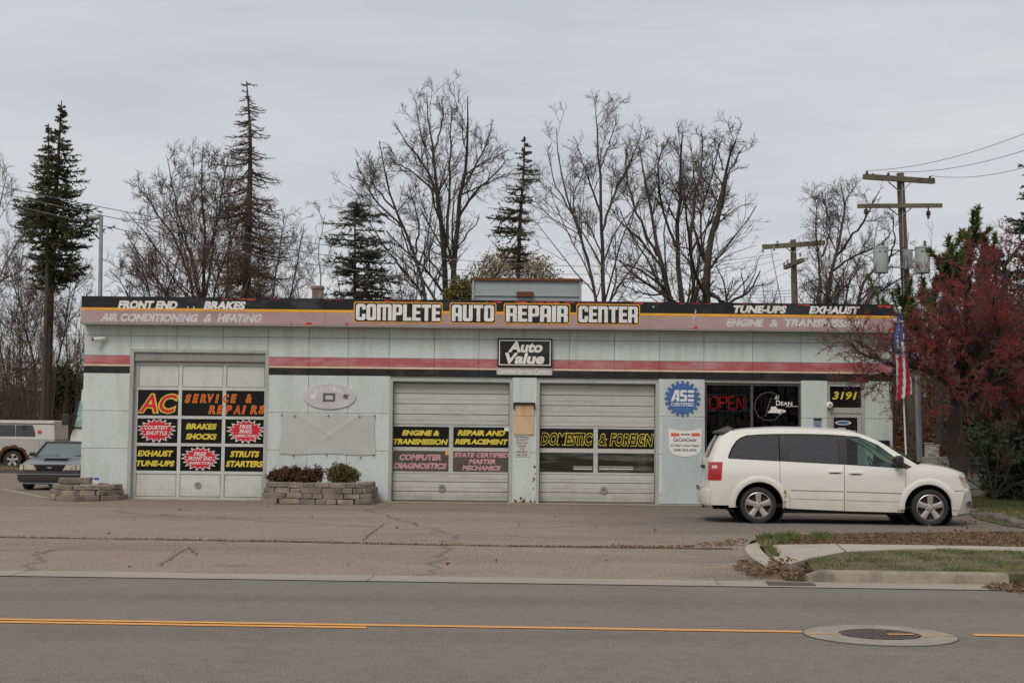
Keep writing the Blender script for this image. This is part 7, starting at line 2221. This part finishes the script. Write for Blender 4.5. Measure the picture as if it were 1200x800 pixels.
# wood across the road behind the viewpoint, seen in the glass
thicket('roadside_wood', 'bare wood across the road seen reflected in the windows', -50, 60, -46, -26, 17, 300, 6000, 86, M_brushd, M_twig, lsz=.5)

# poles and wires ------------------------------------------------------------------------
M_wood = mat('pole_wood', (0.135, 0.105, 0.085), rough=.95, scale=2, var=.3, stretch=(6, 6, .4), bump=.4)
M_xarm = mat('crossarm_wood', (0.145, 0.125, 0.085), rough=.95, scale=3, var=.3)
M_tank = mat('transformer_paint', (0.40, 0.42, 0.41), rough=.5, var=.12, scale=2)
M_ins = mat('insulator', (0.10, 0.09, 0.085), rough=.35, var=.2)
M_wire = mat('wire', (0.2, 0.2, 0.2), rough=.6)
M_gal = mat('galvanised', (0.30, 0.31, 0.32), rough=.5, metal=.4, var=.12)
def pole(name, label, Y, base_px, top, arms, r=.16):
    b = at(base_px, 505, Y); b.z = 0
    t = thing(name, label, 'utility pole', b)
    tp = at(top[0], top[1], Y)
    L = lambda p: (p.x - b.x, p.y - b.y, p.z - b.z)
    MB().tube([(0, 0, 0), L(tp)], [r, r * .68], 14).build('pole', M_wood, t, smooth=True)
    return t, b, L
p1, b1, L1_ = pole('utility_pole', 'tall wooden utility pole with two crossarms and two grey transformers', 50, 1072, (1055, 203), None, .19)
def arm(t, L, a, b_, Y, dy=0, w=.065):
    A, B_ = at(*a, Y + dy - .25), at(*b_, Y - dy - .25)
    A, B_ = Vector(L(A)), Vector(L(B_)); d = (B_ - A).normalized(); u = Vector((0, 0, 1)); s_ = d.cross(u).normalized(); u = s_.cross(d)
    mb = MB(); vs = [P + s_ * i * w + u * j * w * 1.2 for P in (A, B_) for i, j in ((-1, -1), (1, -1), (1, 1), (-1, 1))]
    mb.add(vs, [(0, 1, 2, 3), (7, 6, 5, 4), (0, 4, 5, 1), (1, 5, 6, 2), (2, 6, 7, 3), (3, 7, 4, 0)])
    return mb.build('crossarm', M_xarm, t)
arm(p1, L1_, (1013, 207), (1094, 212.5), 50, dy=-1.0, w=.075)
arm(p1, L1_, (1005, 241.5), (1104, 240.8), 50, dy=0, w=.06)
for a, b_ in (((1041, 213), (1054, 224)), ((1068, 214), (1056, 224)), ((1042, 244), (1055, 254)), ((1068, 244), (1057, 253))):
    MB().tube([L1_(at(*a, 49.8)), L1_(at(*b_, 49.85))], .022, 6).build('brace', M_gal, p1)
for px, py in ((1016, 200), (1023, 203), (1041, 202), (1078, 208), (1090, 206), (1094, 208)):
    c = L1_(at(px, py + 2, 49.7)); mb = MB(); mb.lathe([(.02, -.12), (.06, -.10), (.03, -.06), (.065, -.03), (.03, .0), (.055, .03), (0, .07)], c, 'z', 10); mb.build('insulator', M_ins, p1, smooth=True)
for px, py in ((1015, 248), (1088, 250)):
    c = L1_(at(px, py, 49.7)); mb = MB(); mb.lathe([(0, -.20), (.05, -.18), (.05, -.08), (.10, -.06), (.05, -.04), (.10, 0), (.05, .02), (.09, .06), (.03, .10), (.03, .24)], c, 'z', 12); mb.build('cutout', M_ins, p1, smooth=True)
for px, dy in ((1032.5, -.1), (1081.5, -.1)):
    c = L1_(at(px, 320, 49.7 + dy)); h = 30.5 * 50 / 1667; r_ = 8.5 * 50 / 1667
    mb = MB(); mb.lathe([(0, 0), (r_ * .93, 0), (r_, .04), (r_, h * .5), (r_ * 1.0, h - .05), (r_ * 1.06, h - .05), (r_ * 1.06, h), (0, h + .06)], c, 'z', 28)
    tr = mb.build('transformer', M_tank, p1, smooth=True)
    mb = MB(); mb.lathe([(.05, 0), (.07, .05), (.04, .1), (.06, .14), (.02, .22)], (c[0] + .08, c[1], c[2] + h + .03), 'z', 10); mb.build('bushing', M_ins, tr, smooth=True)
    for q in (-1, 1):
        mb = MB(); mb.lathe([(0, -.03), (.03, -.02), (.03, .02)], (c[0] + q * .1, c[1] - r_, c[2] + h * .82), 'y', 8); mb.build('lug', M_ins, tr)
for py in (293, 313):
    MB().tube([L1_(at(1032, py, 49.9)), L1_(at(1082, py, 49.9))], .035, 6).build('bracket', M_tank, p1)
mb = MB(); a = at(1063, 292, 49.75); mb.box(L1_(a)[0] - .1, L1_(a)[1], L1_(a)[2] - .7, L1_(a)[0] + .2, L1_(a)[1] + .05, L1_(a)[2]); mb.build('bracket_plate', M_gal, p1)
MB().tube([L1_(at(1060, 500, 49.8)), L1_(at(1059, 300, 49.8)), L1_(at(1057, 215, 49.8))], .02, 6).build('conduit', M_gal, p1)
p2, b2, L2_ = pole('utility_pole', 'smaller wooden utility pole with one crossarm behind the roof', 68, 936, (929.5, 281), None, .2)
arm(p2, L2_, (893.5, 289.5), (966, 284.5), 68, dy=0, w=.09)
arm(p2, L2_, (920, 313.5), (941, 304.5), 68, dy=2.2, w=.08)
for a, b_ in (((920, 289), (929, 296)), ((940, 288), (931, 296))): MB().tube([L2_(at(*a, 67.7)), L2_(at(*b_, 67.7))], .03, 6).build('brace', M_gal, p2)
for px, py in ((894, 293), (907, 291), (911, 284), (948, 289), (954, 284), (919, 309), (923, 306), (938, 298)):
    c = L2_(at(px, py, 67.6)); mb = MB(); mb.lathe([(.02, -.12), (.07, -.08), (.03, -.03), (.07, .02), (0, .12)], c, 'z', 8); mb.build('insulator', M_gal, p2)
MB().tube([L2_(at(966, 284, 67.9)), L2_(at(961, 284.5, 67.8))], .12, 8).build('end_cap', M_rust, p2)
MB().tube([L2_(at(894, 289, 67.9)), L2_(at(900, 289, 67.8))], .12, 8).build('end_cap', M_rust, p2)
def wire(label, a, b_, sag, r=.009, group='overhead wires'):
    A, B_ = at(*a[:2], a[2]), at(*b_[:2], b_[2])
    P = [A.lerp(B_, t) - Vector((0, 0, sag * 4 * t * (1 - t))) - A for t in np.linspace(0, 1, 22)]
    o = MB().tube(P, r, 4).build('overhead_wire', M_wire, None, loc=A)
    tag(o, label, 'wire', group)
wire('uppermost of the three wires rising from the top crossarm to the right edge', (1016, 200, 50), (1330, 95, 34), .5)
wire('middle of the three wires rising from the top crossarm to the right edge', (1041, 201, 50), (1330, 122, 34), .5)
wire('lowest of the three wires rising from the top crossarm to the right edge', (1091, 206, 50), (1330, 142, 34), .5)
wire('top long wire crossing behind the trees to the left edge', (-60, 205, 34), (911, 297, 68), 1.3, .01)
wire('second long wire crossing behind the trees to the left edge', (-60, 212, 34), (907, 300, 68), 1.5, .01)
wire('third long wire crossing behind the trees to the left edge', (-60, 222, 34), (917, 304, 68), 1.7, .01)
wire('wire dropping from the small pole crossarm down to the left behind the roof', (894, 293, 68), (700, 372, 80), .8)
wire('second drop wire from the small pole down to the left behind the roof', (948, 290, 68), (720, 372, 84), .8)
wire('third drop wire from the small pole down to the left behind the roof', (925, 318, 68), (740, 366, 84), .5)
wire('thin wire linking the top of the tall pole to the small pole', (1016, 202, 50), (907, 290, 68), .5, .01)
wire('slack wire from the small pole towards the tall pole behind the bare tree', (941, 300, 68), (1062, 330, 50), .5)
for i, (ya, yb) in enumerate(((341, 342), (345, 345.5), (349, 349))):
    wire(('top', 'middle', 'bottom')[i] + ' of three low parallel wires just over the roof right of centre', (840, ya, 90), (932, yb - 2, 68), .05, .012)
# street light at left
sb = at(116, 505, 54); sb.z = 0
st = thing('street_lamp', 'slim grey street lamp post between the spruce and the bare trees', 'lamp post', sb)
tp = at(118.5, 253, 54)
L = lambda p: (p.x - sb.x, p.y - sb.y, p.z - sb.z)
MB().tube([(0, 0, 0), L(tp)], [.10, .07], 10).build('post', M_gal, st, smooth=True)
a = at(112, 253.5, 54); MB().tube([L(tp), L(at(117, 251.5, 54)), L(a)], [.05, .05, .04], 8).build('arm', M_gal, st, smooth=True)
mb = MB(); q = L(at(111, 255, 54)); mb.cbox(q[0] - .22, q[1] - .12, q[2] - .06, q[0] + .2, q[1] + .12, q[2] + .08, c=.04); mb.build('lamp_head', M_gal, st, smooth=True)
# grey metal post and low things right of the building
q = at(1079, 585, 33.6); q.z = 0
po = thing('metal_post', 'plain grey metal post between the flagpole and the crab apple trunk', 'post', q)
t_ = at(1075, 440, 33.6); MB().tube([(0, 0, 0), (t_.x - q.x, 0, t_.z)], .07, 12).build('post', M_gal, po, smooth=True)
for i, (px, lab) in enumerate(((1088.5, 'left'), (1096.5, 'right'))):
    q = at(px, 560, 43); q.z = 0
    h = at(px, 520, 43).z
    f_ = thing('fence_post', ('shorter ' if i else 'taller ') + 'white wooden post, ' + lab + ' of the pair behind the minivan bonnet', 'post', q)
    mb = MB(); mb.cbox(-.11, -.06, 0, .11, .06, h - .05 * i, c=.01); mb.build('post', mat('weathered_white', (.48, .45, .42), rough=.9, scale=8, color2=(.25, .2, .17)), f_)
    mb = MB(); mb.cbox(-.13, -.08, h - .05 * i, .13, .08, h - .05 * i + .03, c=.008); mb.build('cap', MATS['weathered_white'], f_)
M_block = mat('concrete_block', (0.27, 0.26, 0.24), rough=.95, scale=2, var=.25, bump=.4)
q = at(1128, 575, 41); q.z = 0
gb = thing('concrete_wall', 'low grey concrete block wall behind the bonnet and the bare bush', 'wall', q)
hb = at(1128, 533, 41).z
mb = MB(); k = 0
bw = MB(); bw.cbox(-.24, -.1, 0, .24, .1, .22, c=.012); bme = bw.mesh('block', M_block)
rows_ = int(hb / .23)
for r_ in range(rows_):
    for c_ in range(5 - (r_ > rows_ - 2)):
        place('block', bme, (-.95 + c_ * .49 + (r_ % 2) * .2, RND.uniform(-.015, .015), r_ * .23), RND.uniform(-.02, .02), gb)
q = at(1065, 560, 40); q.z = 0
